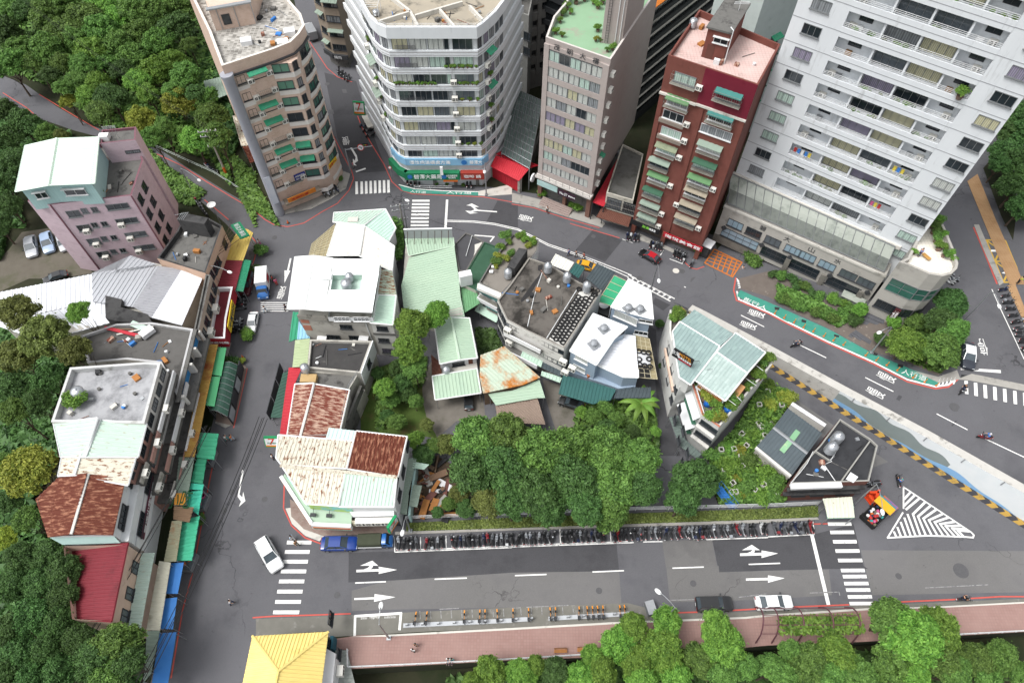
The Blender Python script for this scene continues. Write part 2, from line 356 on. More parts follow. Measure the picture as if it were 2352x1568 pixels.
def sheet(par,pts,rd,m,per=.55,amp=.07,t=.07,trim=None,name='roof'):
    """corrugated metal sheet over a planar convex polygon; rd: index pair of the edge the ribs run along, or a direction"""
    pts=[V(p) for p in pts]; a,b,c=pts[0],pts[1],pts[2]; nn=(b-a).cross(c-a).normalized()
    if nn.z<0: nn=-nn
    zf=lambda x,y: a.z-((x-a.x)*nn.x+(y-a.y)*nn.y)/nn.z
    if isinstance(rd,tuple) and isinstance(rd[0],int): d=(pts[rd[1]]-pts[rd[0]])
    else: d=V((rd[0],rd[1],0))
    d=V((d.x,d.y)).normalized(); q=V((-d.y,d.x)); po=[V((p.x,p.y)) for p in ccw(pts)]
    t0=min(p.dot(q) for p in po); t1=max(p.dot(q) for p in po); n=max(1,round((t1-t0)/per)); pr=(t1-t0)/n
    mb=MB(); uv=[]
    br=[(0,0),(.12,amp),(.4,amp),(.52,0),(1,0)]
    for i in range(n):
        for (f0,h0),(f1,h1) in zip(br,br[1:]):
            s0,s1=t0+(i+f0)*pr,t0+(i+f1)*pr; g=clip(clip(po,q,s0,1),q,s1,-1)
            if len(g)<3: continue
            vs=[]
            for p in g:
                f=(p.dot(q)-s0)/(s1-s0); vs.append(V((p.x,p.y,zf(p.x,p.y)+h0+(h1-h0)*f))); uv.append((p.dot(q),p.dot(d)))
            mb.poly(vs)
    base=[V((p.x,p.y,zf(p.x,p.y)-.005)) for p in po]; nb=len(mb.v); mb.slab(base,t); uv+=[(V(v[:2]).dot(q),V(v[:2]).dot(d)) for v in mb.v[nb:]]
    mats=[m]
    if trim:
        mats.append(trim); mb.cur=1; nb=len(mb.v)
        for i in range(len(base)):
            p0,p1=base[i],base[(i+1)%len(base)]; e=(p1-p0); 
            if e.length<.1: continue
            mb.tube([p0+V((0,0,.03)),p1+V((0,0,.03))],.11,4)
        uv+=[(v[0],v[1]) for v in mb.v[nb:]]
    mb.uv=uv
    return mb.build(name,mats,par)
def gable(par,e0,e1,r0,r1,f0,f1,m,per=.55,trim=None,m2=None,cap=None,ribs=None):
    """two sheets: eave e0-e1, ridge r0-r1, eave f0-f1 (3-D points)"""
    sheet(par,[e0,e1,r1,r0],ribs or (0,3),m,per,trim=trim); sheet(par,[r0,r1,f1,f0],ribs or (0,3),m2 or m,per,trim=trim)
    b=MB(); b.tube([V(r0)+V((0,0,.06)),V(r1)+V((0,0,.06))],.2,5); b.build('ridge_cap',cap or trim or m,par)
def house(name,label,pts,h,wm,rm=None,par=.5,pt=.22,pm=None,cat='building',z0=0.0,flat=True,group=None,pad=None):
    """walls from a roof outline given in the photograph at height h, with a parapet and a sunken flat roof"""
    xy=ccw([V(p[:2]) for p in pts]); c=cen(xy,z0); root=empty(name,c,label,cat,group)
    w=MB(); w.prism(xy,z0-.3,h,top=False)
    if flat:
        if par>0:
            inn=inset(xy,pt); n=len(xy)
            w.cur=1
            for i in range(n):
                j=(i+1)%n; w.poly([V((*xy[i],h)),V((*xy[j],h)),V((*inn[j],h)),V((*inn[i],h))]); w.poly([V((*inn[i],h)),V((*inn[j],h)),V((*inn[j],h-par)),V((*inn[i],h-par))])
            r=MB(); r.poly([V((*p,h-par)) for p in inn]); r.build('roof',rm or CONCD,root)
        else:
            r=MB(); r.prism(xy,h-.001,h+.15,bot=False); r.build('roof',rm or CONCD,root)
    else: w.poly([V((*p,h)) for p in xy])
    w.build('wall',[wm,pm or wm],root)
    return root,xy
def punched(par,W,ss,zs,w,h,cols=2,fr=None,panes=None,hood=False,out=0,sill=True,rows=1):
    for z in zs:
        for a in ss: window(par,W,a,z,w,h,cols,rows,fr,rnd.choice(panes) if panes else None,hood=hood,out=out,sill=sill)
def text(par,body,M,size,m,th=.03,name='lettering',fit=None):
    c=bpy.data.curves.new(name,'FONT'); c.body=body; c.size=size; c.align_x='CENTER'; c.align_y='CENTER'; c.extrude=th/2; c.resolution_u=2
    o=bpy.data.objects.new(name,c); COL.objects.link(o); bpy.context.view_layer.update()
    me=bpy.data.meshes.new_from_object(o.evaluated_get(bpy.context.evaluated_depsgraph_get())); me.name=name
    bpy.data.objects.remove(o); bpy.data.curves.remove(c)
    if fit:
        xs=[v.co.x for v in me.vertices]; ys=[v.co.y for v in me.vertices]
        if xs:
            wx=max(xs)-min(xs); wy=max(ys)-min(ys); mx=(max(xs)+min(xs))/2; my=(max(ys)+min(ys))/2
            for v in me.vertices: v.co.x=(v.co.x-mx)*fit[0]/wx; v.co.y=(v.co.y-my)*fit[1]/wy
    org=parent_loc(par) if par else V((0,0,0))
    MM=MT(-org)@M
    if not par:
        o=bpy.data.objects.new(name,me)
        COL.objects.link(o); o.matrix_world=MM
    else:
        me.transform(MM); o=bpy.data.objects.new(name,me); COL.objects.link(o); o.parent=par
    me.materials.clear(); me.materials.append(m); 
    for p in me.polygons: p.material_index=0
    return o
def frame(o,x,y):
    """matrix with local x, y given, z normal"""
    x=V(x).normalized(); z=x.cross(V(y)).normalized(); y=z.cross(x)
    return Matrix(((x.x,y.x,z.x,o[0]),(x.y,y.y,z.y,o[1]),(x.z,y.z,z.z,o[2]),(0,0,0,1)))
def wtext(par,W,body,a,z,w,h,m,out=.05,name='lettering'):
    return text(par,body,frame(W.pt(a,z,out),(W.t.x,W.t.y,0),(0,0,1)),h,m,.04,name,fit=(w,h))
def gtext(body,p00,p10,p01,m,dz=.016,name='road_lettering',z=0,ramp=False):
    """lettering lying on the ground: p00 lower-left, p10 lower-right, p01 upper-left of the word, as pixels"""
    f=(lambda p:PR(p,dz)) if ramp else (lambda p:P(p,z+dz))
    o,x,y=f(p00),f(p10),f(p01); c=o+(x-o)/2+(y-o)/2; X=(x-o); Y=(y-o)
    me=text(None,body,frame(c,X,Y),1,m,.004,name,fit=(X.length,Y.length)); me.matrix_world=frame(c,X,Y); return tag(me,kind='structure')
def sign(label,W,a,z,w,h,board,words,wm,out=.1,th=.12,cat='sign',name='shop_sign',parts=None,fsize=None):
    r=empty(name,W.pt(a,z,out),label,cat)
    b=MB(); b.box(None,(w,th,h),M=W.M(a,z,out+th/2)); b.build('board',board,r)
    for (body,da,dz_,ww,hh,mm) in (parts or [(words,0,0,w*.9,h*.7,wm)]): wtext(r,W,body,a+da,z+dz_,ww,hh,mm,out+th+.02)
    return r
# ---------------------------------------------------------------- roof tank
_tk={}
def tank(p,z,label,r=.62,h=1.5,kind='steel',group='stainless water tanks on roofs',pos=None):
    if kind not in _tk:
        m=MB(); m.smooth=True; pr=[(.0,1.5),(.25,1.48),(.5,1.36),(.62,1.2)]
        body=[(.58,.25)]
        for i in range(6): zz=.3+i*.15; body+=[(.62,zz),(.62,zz+.09),(.59,zz+.12)]
        body+=[(.62,1.2),(.5,1.36),(.25,1.46),(.01,1.48)]
        m.lathe(body,n=18); bo=m.mesh('tank_body',STEEL)
        l=MB(); l.smooth=True; l.lathe([(.2,1.45),(.2,1.54),(.14,1.57),(.01,1.58)],n=12); li=l.mesh('lid',STEEL)
        s=MB(); 
        for k in range(4): a=k*math.pi/2+.78; s.tube([(.5*math.cos(a),.5*math.sin(a),0),(.5*math.cos(a),.5*math.sin(a),.27)],.03,4)
        s.lathe([(.56,.2),(.56,.26)],n=12); s.tube([(.6,0,.35),(.85,0,.3),(.85,0,.02)],.025,5); st=s.mesh('stand',GALV)
        _tk[kind]=(bo,li,st)
    q=pos or P(p,z); e=empty('water_tank',q,label,'water tank',group); e.scale=(r/.62,r/.62,h/1.5); e.rotation_euler=(0,0,rnd.random()*6)
    for d,n in zip(_tk[kind],('tank_body','lid','stand')):
        o=bpy.data.objects.new(n,d); COL.objects.link(o); o.parent=e
    return e
# ---------------------------------------------------------------- foliage
LEAF=[leafmat('leaf_dark','1d3715','5a7c42'),leafmat('leaf_mid','264518','739649'),leafmat('leaf_bright','30591b','80a548'),leafmat('leaf_yellow','566a20','a0a648'),leafmat('leaf_olive','374219','7d8848'),leafmat('leaf_lime','56761f','a6bc48')]
BARK=mat('bark','4a3f35','5d5146',3,.6,bump=.4)
def leaves(mb,rg,c,rad,n,size,up=.5,shell=.75,asp=.55):
    for _ in range(n):
        while True:
            d=V((rg.gauss(0,1),rg.gauss(0,1),rg.gauss(0,1)))
            if d.length>.01: d.normalize(); break
        if d.z<-.35: d.z=-d.z*.4
        rr=shell+(1-shell)*rg.random() if rg.random()<.8 else rg.random()**.5
        rr*=1+.5*rg.random()**4
        p=c+V((d.x*rad[0],d.y*rad[1],d.z*rad[2]))*rr
        nrm=(d+V((rg.gauss(0,.5),rg.gauss(0,.5),up+rg.gauss(0,.45)))).normalized()
        a=nrm.cross(V((rg.gauss(0,1),rg.gauss(0,1),rg.gauss(0,.6)))).normalized(); b=nrm.cross(a)
        s=size*(.6+.8*rg.random()); 
        mb.add([p-a*s*.5,p+b*s*asp*.5+nrm*s*.12,p+a*s*.5,p-b*s*asp*.5+nrm*s*.12],[(0,1,2,3)])
_cr={}
def crown_mesh(v,li):
    """six crowns of radius 1 and height about 1.5, base of the crown at z=0; made at 4 m scale"""
    k=(v,li)
    if k in _cr: return _cr[k]
    if ('m',v) not in _cr:
        rg=random.Random(100+v); mb=MB(); R0=4.0
        nl=[62,76,90,56,84,70][v]; hh=[1.15,1.5,1.0,1.3,1.7,1.2][v]
        for i in range(nl):
            a=i*2.399+rg.random()*.6; f=math.sqrt((i+.5)/nl); rr=R0*f*.8
            zz=R0*hh*(.25+.62*math.sqrt(max(0,1-f*f))*(.6+.65*rg.random()))
            cr=R0*(.09+.17*rg.random()); c=V((rr*math.cos(a),rr*math.sin(a),zz))
            leaves(mb,rg,c,(cr,cr,cr*(.55+.4*rg.random())),int(330*(cr/1.2)**2)+45,.44,shell=.6)
        leaves(mb,rg,V((0,0,R0*hh*.45)),(R0*.75,R0*.75,R0*hh*.4),1500,.42,shell=.6)
        _cr[('m',v)]=mb
    _cr[k]=_cr[('m',v)].mesh('crown',LEAF[li]); return _cr[k]
_tr={}
def trunk_mesh(v):
    if v not in _tr:
        rg=random.Random(v); m=MB(); m.tube([(0,0,-.5),(.1,0,2),(.05,.1,4.5)],[.32,.24,.16],7)
        for i in range(6):
            a=i*1.05+rg.random()*.5; m.tube([(.08,.05,2.6+i*.25),(1.2*math.cos(a),1.2*math.sin(a),4.2+.2*i),(2.5*math.cos(a),2.5*math.sin(a),5.6+.2*i)],[.13,.09,.04],5)
        _tr[v]=m.mesh('trunk',BARK)
    return _tr[v]
def tree(p,rpx,li,label,hgt=None,v=None,group=None,zb=0.0,name='tree',flat=1.0,pos=None,rm=None,squash=1.0):
    """p: pixel of the crown's middle, rpx: crown radius in photo units, hgt: height of crown middle above its base"""
    v=rnd.randrange(6) if v is None else v
    hc=hgt or 5.0
    if pos is None:
        q=P(p,zb+hc); rr=rm or rpx*mpp(p,zb+hc)
    else: q=V(pos); rr=rm
    s=rr/4.0; e=empty(name,(q.x,q.y,zb),label,'tree',group,rnd.random()*6.28)
    c=bpy.data.objects.new('crown',crown_mesh(v,li)); COL.objects.link(c); c.parent=e
    hh=[1.15,1.5,1.0,1.3,1.7,1.2][v]*rr*flat; zc=max(.15*rr,hc-hh*.5); c.location=(0,0,zc); c.scale=(s*rnd.uniform(.88,1.18),s*squash*rnd.uniform(.8,1.05),s*flat); c.rotation_euler=(rnd.gauss(0,.09),rnd.gauss(0,.09),0)
    t=bpy.data.objects.new('trunk',trunk_mesh(v%3)); COL.objects.link(t); t.parent=e; ts=max(.2,(zc+hh*.35)/6.8); t.scale=(rr*.2,rr*.2,ts)
    return e
_sh={}
def shrub(p,rpx,li,label,z=0.0,v=0,group=None,name='shrub',pos=None,rm=None,flat=1.0,cat='shrub'):
    k=(v,li)
    if ('m',v) not in _sh:
        rg=random.Random(50+v); mb=MB()
        for i in range([7,10,5][v]):
            a=rg.random()*6.28; r=rg.random()**.5*.6; cr=.34+.2*rg.random()
            leaves(mb,rg,V((r*math.cos(a),r*math.sin(a),.42+.35*rg.random())),(cr,cr,cr*.9),230,.19,shell=.5)
        _sh[('m',v)]=mb
    if k not in _sh: _sh[k]=_sh[('m',v)].mesh('foliage',LEAF[li])
    q=V(pos) if pos is not None else P(p,z); rr=rm or rpx*mpp(p,z)
    e=empty(name,q,label,cat,group,rnd.random()*6.28)
    o=bpy.data.objects.new('foliage',_sh[k]); COL.objects.link(o); o.parent=e; o.scale=(rr,rr,rr*flat)
    if 'st' not in _sh:
        m=MB()
        for a in range(4): m.tube([(0,0,-.1),(.25*math.cos(a*1.6),.25*math.sin(a*1.6),.6)],[.04,.015],4)
        _sh['st']=m.mesh('stem',BARK)
    o=bpy.data.objects.new('stem',_sh['st']); COL.objects.link(o); o.parent=e; o.scale=(rr,rr,rr)
    return e
_pot=None
def potplant(pos,r,li,label,pot='pot_clay',group='potted plants'):
    global _pot
    if not _pot: m=MB(); m.lathe([(.28,0),(.4,.5),(.42,.52),(.34,.5)],n=10); _pot=m.mesh('pot',mat('pot_clay','7d5a48','6d6a66',2,.6))
    e=shrub(None,0,li,label,pos=V(pos)+V((0,0,.45*r)),rm=r,v=rnd.randrange(3),group=group,name='potted_plant',cat='potted plant')
    o=bpy.data.objects.new('pot',_pot); COL.objects.link(o); o.parent=e; o.location=(0,0,-.45*r); o.scale=(r,r,r)
    return e
# ================================================================ ground, roads, painted markings
SOIL=mat('soil','292a1e','343524',.5,.7,'1f2a15',.15,.45,.2,rough=1,bump=.4)
DIRT=mat('dirt_yard','575249','656057',.6,.7,'4a4d38',.25,.5,.2,rough=1,bump=.3)
GRASS=mat('grass','3d4f22','4d5f2c',1.2,.7,'5c4f36',.35,.52,.2,rough=1,bump=.5,bs=20)
YARD=mat('yard_concrete','625e58','76716a',.7,.7,'525046',.3,.5,.2,rough=.95,bump=.2)
g=MB()
p0,p1,p2,p3=P((520,1640)),P((765,1500)),P((800,1533)),P((2400,1441))
e=p3+(p3-p2)*3; d0=V((p1.x,p1.y-60,0))
top=[V((-700,d0.y,0)),V((d0.x,d0.y,0)),p1,p2,e,V((700,e.y,0)),V((700,900,0)),V((-700,900,0))]
g.poly(top)
for a,b in ((d0,p1),(p1,p2),(p2,e)): g.poly([V((*a.xy,-5)),V((*b.xy,-5)),b,a])
g.poly([V((-700,-200,-5)),V((700,-200,-5)),V((700,40,-5)),V((-700,40,-5))])
struct('ground',g,SOIL)
m=MB(); m.poly(PP([(330,1640),(430,1180),(470,1040),(520,850),(560,560),(520,515),(470,470),(410,420),(330,360),(240,318),(170,300),(90,272),(-30,225),(-30,160),(60,195),(130,245),(200,285),(300,320),(370,345),(430,385),(520,440),(590,480),(640,495),(660,470),(720,440),(770,400),(770,330),(720,180),(680,20),(660,-80),(800,-80),(830,60),(850,240),(900,370),(930,420),(1130,430),(1400,470),(1500,500),(1640,540),(1660,640),(1760,720),(2900,1370),(2900,1400),(610,1430),(610,1640)],.02))
struct('road',m,ASPH)
def patch(name,pts,m,z=.026,kind='structure'):
    b=MB(); b.poly(PP(pts,z)); return struct(name,b,m,kind)
patch('road_patch',RG(10,640,668,1000,655,1500,640,1766,632)+RG(11,720,600,740,800)+RG(10,1400,838,900,860,637,872),ASPHD)
patch('road_patch',RG(11,1380,572,1766,560)+RG(12,300,545,590,470,660,760,690,778,400,780,0,790)+RG(11,1428,802),ASPHD,.027)
patch('road_patch',RG(11,1035,585,1378,575,1415,757,1062,770),ASPHL)
patch('road_patch',RG(11,0,805,560,797,740,800,755,1015,560,1030,0,1045)+RG(10,900,1060,660,1070,660,930,900,862),ASPHL,.027)
patch('road_patch',RG(11,1065,772,1425,757,1430,802,1766,792)+RG(12,420,782,440,960,0,990)+RG(11,1090,1010),ASPHL,.028)
patch('road_patch',RG(7,560,10,760,85,640,235,440,150),ASPHD)
patch('road_patch',RG(18,1480,10,1761,70,1761,380,1320,310),ASPHD,.027)
patch('road_patch',RG(2,1150,1345,1300,1345,1300,1460,1150,1460),ASPH,.0265)
patch('road_patch',RG(2,470,500,690,560,760,800,900,1180,700,1190,560,950),ASPHD,.0262)
patch('road_patch',RG(7,985,480,1090,530,1040,570,965,520),ASPHD,.0264)
patch('road_patch',RG(12,640,650,2500,660,2500,925,720,960),ASPHL,.0261)
m=MB(); m.poly(PP([(2040,1060),(1920,980),(1760,870),(1570,740),(1545,760),(1740,900),(1900,1010),(2000,1075)],.03)); struct('lower_road_patch',m,ASPHL)
# ---- ramp and plateau on the right
m=MB(); sl_=[-.5,0,2.5,5,9,13,17,22,28,34,40,46,52,62,80,110]; tl=[0,6,12,20,40,150]
vs=[]
for s in sl_:
    for t in tl:
        q=_S+_D*s+_N*t; vs.append(V((q.x,q.y,zr(q.x,q.y)+.03)))
fs=[(i*6+j,(i+1)*6+j,(i+1)*6+j+1,i*6+j+1) for i in range(len(sl_)-1) for j in range(5)]
m.add(vs,fs); struct('ramp_road',m,ASPH)
def rpoly(name,pts,m,dz=.04,kind='structure'):
    b=MB()
    tri=tessellate_polygon([[V((*px(p),0)) for p in pts]])
    b.add([PR(p,dz) for p in pts],tri); return struct(name,b,m,kind)
_n=[0]
def stroke(mb,pts,wd,z,ramp=False):
    q=[(PR(p,z) if ramp else P(p,z)) for p in pts]
    for i in range(len(q)-1):
        a,b=q[i],q[i+1]; d=(b-a); d.z=0; L=d.length; d.normalize(); n=V((-d.y,d.x,0))*wd/2; ex=d*(wd*.35 if len(q)>2 else 0)
        zz=V((0,0,.0006*(i%2)))
        k=max(1,int(L/4)) if ramp else 1
        for j in range(k):
            u,v=a.lerp(b,j/k),b if j==k-1 else a.lerp(b,(j+1)/k)
            if ramp: u.z=zr(u.x,u.y)+z; v.z=zr(v.x,v.y)+z
            mb.poly([u-n+zz-(ex if j==0 else n*0),v-n+zz+(ex if j==k-1 else n*0),v+n+zz+(ex if j==k-1 else n*0),u+n+zz-(ex if j==0 else n*0)])
def marks(name,lines,wd,m,z=.036,ramp=False):
    b=MB()
    for l in lines: stroke(b,l,wd,z,ramp)
    return struct(name,b,m)
def bars(name,quads,z=.036,ramp=False,m=PAINT):
    b=MB()
    for q in quads: b.poly([(PR(p,z) if ramp else P(p,z)) for p in q])
    return struct(name,b,m)
Q=lambda r,x0,y0,x1,y1,x2,y2,x3,y3:RG(r,x0,y0,x1,y1,x2,y2,x3,y3)
ys=[597,662,729,796,865,935,1006,1078]; l=[213,199,187,172,159,146,132,118]; r_=[382,370,358,346,333,321,310,298]
bars('zebra_crossing',[Q(10,a+2,y-13,b+2,y-13,b-2,y+13,a-2,y+13) for y,a,b in zip(ys,l,r_)])
ys=[470,527,592,656,721,790,832,880,925,972,1018]; l=[413,429,448,465,483,503,516,525,538,550,562]; r_=[575,593,611,631,650,667,680,693,705,717,725]
bars('zebra_crossing',[Q(12,a-2,y-12,b-2,y-13,b+3,y+11,a+3,y+12) for y,a,b in zip(ys,l,r_)])
bars('zebra_crossing',[Q(2,x-7,1250-i*1.5,x+9,1250-i*1.5,x+12,1335-i*1.5,x-7,1338-i*1.5) for i,x in enumerate([691,726,757,788,819,850,880,910])])
bars('zebra_crossing',[Q(18,306-i*3.2,y-13,545-i*2,y-13,545-i*2,y+14,305-i*3.2,y+14) for i,y in enumerate([10,58,105,152,200,250,300,348,397,440])])
bars('zebra_crossing',[Q(8,x-10,y,x+14,y+3,x+19,y+94,x-6,y+90) for x,y in zip([1360,1425,1490,1557,1625,1695,1763],[1052,1065,1080,1094,1107,1121,1134])],.046,True)
bars('striped_crossing',[Q(6,32,y,222,y,222,y+5,32,y+5) for y in (512,527,541,555,570)])
bars('stop_line',[Q(12,290,545,315,545,430,1028,405,1028)]); bars('stop_line',[Q(18,770,-5,802,-5,777,440,743,440)])
bars('stop_line',[Q(8,1325,963,1600,980,1602,1000,1325,978)],.046,True); bars('stop_line',[Q(2,685,1178,752,1155,757,1164,690,1187)])
def arrow(*pols,ramp=False): return bars('direction_arrow',[RG(p[0],*p[1:]) for p in pols],.037,ramp)
arrow((10,692,785,848,780,846,764,973,785,846,814,848,796,692,802),(10,742,782,772,772,786,757,718,757,802,722,843,757,808,756,803,770,790,781))
arrow((10,678,980,817,974,818,952,962,973,814,1006,815,988,678,993))
arrow((11,1573,672,1722,668,1722,652,1835,672,1722,704,1722,686,1573,690),(11,1620,671,1648,660,1660,648,1587,650,1654,613,1710,650,1672,649,1675,662,1662,670))
arrow((11,1614,845,1766,840,1766,823,1881,843,1766,874,1766,857,1614,860))
arrow((18,1048,75,1125,48,1225,97,1160,95,1210,135,1472,155,1472,170,1205,150,1140,165,1130,172,1217,178,1100,190,1035,147,1112,152,1165,132,1110,82))
arrow((6,233,210,244,210,226,295,236,295,196,380,196,293,213,295))
arrow((15,1265,572,1290,572,1232,910,1270,950,1282,870,1312,1000,1222,1078,1252,1005,1205,940,1215,880))
arrow((2,648,1018,662,1018,694,1070,702,1108,678,1125,694,1141,667,1137,667,1093,680,1106,686,1084))
b=MB()
for s in ((935,215,935,365),(935,215,1400,525,1420,545,1415,563,1350,558,1100,550,825,565,930,392)): stroke(b,RG(12,*s),.2,.036)
ups=[(985,248,938,300),(1015,268,938,345),(1048,290,950,372)]
for a in ups: stroke(b,RG(12,*a),.28,.0375)
for a in ((1085,318,1000,402,1052,552),(1120,345,1035,418,1090,551),(1160,370,1072,432,1130,550),(1205,400,1110,444,1170,551),(1245,425,1150,457,1210,552),(1285,455,1187,470,1250,553),(1325,480,1225,484,1290,556),(1362,503,1270,500,1325,557),(1385,520,1308,514,1352,558),(962,400,1018,552),(940,425,985,554),(915,455,952,556),(892,490,918,558),(868,520,885,560)): stroke(b,RG(12,*a),.28,.0375)
struct('hatched_island_marking',b,PAINT)
marks('lane_line',[RG(10,684,876,896,867),RG(10,1232,850,1455,842),RG(11,20,825,238,817),RG(11,555,800,772,791),RG(11,1107,774,1323,766),RG(11,1633,748,1850,740)],.16,PAINT)
marks('lane_line',[RG(7,1185,405,1325,475)],.16,PAINT)
marks('lane_line',[RG(7,1575,602,1735,682),RG(8,220,808,400,895),RG(8,668,1030,862,1127),RG(8,1160,1280,1372,1390),RG(8,1480,1445,1766,1580)],.16,PAINT,.046,True)
dl=RG(18,785,278,1150,288,1440,322,1761,395)+RG(7,250,112,480,190,700,275,820,325)
dl2=RG(18,785,295,1150,306,1440,340,1761,414)+RG(7,250,123,480,201,690,288,800,338)
marks('double_line',[dl,dl2],.16,PAINT)
marks('hatched_taper',[RG(7,800,322,1120,488),RG(7,795,345,1090,505)]+[RG(7,820+i*36,336+i*18.4,838+i*36,352+i*18.4,822+i*36,358+i*18.4) for i in range(8)],.2,PAINT,.038)
marks('parking_line',[RG(10,957,663,1766,632),RG(11,0,628,840,598),RG(11,905,593,1040,590),RG(11,1340,577,1766,563),RG(12,0,558,320,542),RG(10,957,663,955,560),RG(10,975,652,1766,622),RG(11,0,618,800,590),RG(12,320,542,310,450)]+[RG(10,1135,560,1135,640),RG(10,1310,550,1312,632),RG(11,330,500,335,610),RG(11,676,500,683,590),RG(11,895,560,898,585)],.13,PAINT)
marks('parking_line',[RG(5,190,235,395,180,365,30),RG(5,292,205,270,60)],.1,PAINT)
marks('parking_line',[RG(18,1170,485,1430,505,1380,570)],.25,PAINT)
marks('parking_line',[RG(16,410,810,580,875,600,840),RG(16,280,760,325,690),RG(7,760,78,830,103)],.12,PAINT)
marks('bicycle_bay_line',[RG(10,680,1235,684,1105,1000,1085,990,1195)],.3,PAINT)
marks('faded_bay_line',[RG(10,1265,1057,1400,1050),RG(11,0,1050,60,1046),RG(11,100,1043,390,1030),RG(11,1090,995,1260,990),RG(11,1560,975,1760,950),RG(12,290,945,490,938,495,960),RG(12,1085,910,1520,888)]+[RG(10,1130+i*72,1070-i*2,1134+i*72,1125-i*2) for i in range(9)]+[RG(11,60+i*72,1050-i*2.6,64+i*72,1100-i*2.6) for i in range(9)],.1,mat('faded_paint','9a9a99','7a7a7a',4,.6,'626266',2,.5,.1,rough=.8))
# red no-stopping lines
marks('red_line',[RG(9,1180,1530,1260,1060,1330,800,1440,200,1480,0),RG(14,1150,1560,1240,1180,1335,750),RG(13,1380,975,1440,800,1470,640,1455,570,1405,515),RG(13,1080,270,890,110,750,0),
 RG(1,1750,1445,1600,1360,1420,1250,1250,1140,1080,1060),RG(1,680,895,500,790,270,650),RG(1,370,900,180,740,20,640)],.16,REDP)
marks('red_line',[RG(2,0,1460,60,1510,130,1550,220,1560,330,1535,450,1460,560,1400,640,1310,672,1230,660,1180,600,1070,530,930),RG(2,700,800,730,880,800,1000,880,1130,935,1250,1000,1310,1080,1335,1330,1345,1560,1355,1762,1390),RG(2,660,565,560,530,490,470,430,380,370,290),RG(3,0,1405,150,1430,360,1500,600,1568),RG(7,400,-30,740,70),RG(16,620,860,700,935,780,950,880,915)],.16,REDP)
marks('red_line',[RG(10,195,200,190,360,245,480,340,565,445,605),RG(10,-20,1115,120,1105,400,1097,650,1088),RG(11,1010,1085,1280,1077),RG(11,1520,1065,1690,1055),RG(12,170,1042,560,1026),RG(12,720,1015,1280,990,1600,970,1766,970),RG(12,310,470,412,468)],.17,REDP)
marks('red_line',[RG(8,-40,905,60,958,300,1080,520,1215,760,1360,1050,1540)+RG(12,1030,15,1300,160,1600,330,1766,450)],.17,REDP)
marks('red_line',[RG(8,1415,0,1480,150,1575,385)],.25,REDP,.046,True)
marks('red_line',[RG(7,1540,345,1525,430,1545,500,1762,590)+RG(8,140,665,420,800,720,935,960,1060,1150,1108,1240,1095,1310,1040)],.22,REDP,.046,True)
marks('edge_line',[RG(7,1548,440,1562,495,1762,580)+RG(8,140,652,420,788,720,922,960,1045,1150,1093,1240,1080,1290,1045)],.28,PAINT,.048,True)
marks('edge_line',[RG(8,1540,425,1600,560,1690,750,1762,905)],.14,PAINT,.046,True)
marks('hatch_marking',[RG(8,1170+i*26,1092-i*4,1190+i*26,1035-i*1) for i in range(5)],.22,PAINT,.062,True)
marks('hatch_marking',[RG(7,1545+i*3,350+i*16,1562+i*3,370+i*10) for i in range(5)],.2,PAINT,.046,True)
rpoly('green_walkway',RG(7,1572,430,1660,470)+RG(8,0,512,210,606,420,700,700,855,1000,980,1175,1030,1170,1090,1050,1065,900,1008,700,908,400,772,100,632)+RG(7,1762,572,1540,470),GRNP,.055)
m=MB(); m.prism([P(p) for p in RG(2,985,1270,1090,1300,1300,1315,1530,1320,1530,1348,1330,1340,1080,1332,1010,1315)],0,.13); struct('green_walkway',m,GRNP)
marks('walkway_border',[RG(2,985,1272,1090,1300,1300,1314,1530,1320)],.2,PAINT,.14)
# orange box and yellow box
b=MB(); c0,c1,c2,c3=[(16,1020,680),(16,1400,860),(16,1270,1060),(16,890,870)]
lp=lambda a,c,t:(a[0],a[1]+(c[1]-a[1])*t,a[2]+(c[2]-a[2])*t)
stroke(b,[c0,c1,c2,c3,c0],.24,.06,True)
for i in range(1,6):
    stroke(b,[lp(c0,c1,i/6),lp(c3,c2,min(1,i/6+.12))],.22,.062,True)
for i in range(1,5): stroke(b,[lp(c0,c3,i/5),lp(c1,c2,max(0,i/5-.22))],.22,.064,True)
struct('orange_box_marking',b,ORAP)
y=RG(8,1500,85,1632,90,1690,230,1752,372,1618,376,1560,232)
marks('yellow_box_marking',[[y[0],y[1],y[2],y[3],y[4],y[5],y[0]],[y[0],y[2],y[4]],[y[1],y[5],y[3]],[y[5],y[2]]],.28,YELP,.05,True)
bars('direction_arrow',[Q(8,1533,152,1605,154,1603,166,1533,166),RG(8,1603,145,1648,160,1605,178)],.056,True); bars('direction_arrow',[Q(8,1650,303,1718,303,1718,318,1650,318),RG(8,1652,292,1606,312,1654,325)],.056,True)
for a in ((2,640,938,592,945,645,995),(6,204,404,158,400,194,492),(3,132,1532,150,1492,36,1512)): gtext('慢',(a[0],a[1],a[2]),(a[0],a[3],a[4]),(a[0],a[5],a[6]),PAINT,.037)
for a in ((7,1725,636,1744,598,1618,588),(7,1667,716,1687,678,1562,668),(8,862,1078,886,1038,738,1020),(8,786,1186,812,1148,664,1124)): gtext('慢',(a[0],a[1],a[2]),(a[0],a[3],a[4]),(a[0],a[5],a[6]),PAINT,.05,ramp=True)
gtext('停',(8,1507,768),(8,1450,764),(8,1505,876),PAINT,.05,ramp=True)
gtext('人行道',(8,915,1002),(8,1085,1060),(8,925,966),PAINT,.064,ramp=True); gtext('人行道',(7,1750,572),(7,1590,500),(7,1757,545),PAINT,.064,ramp=True)
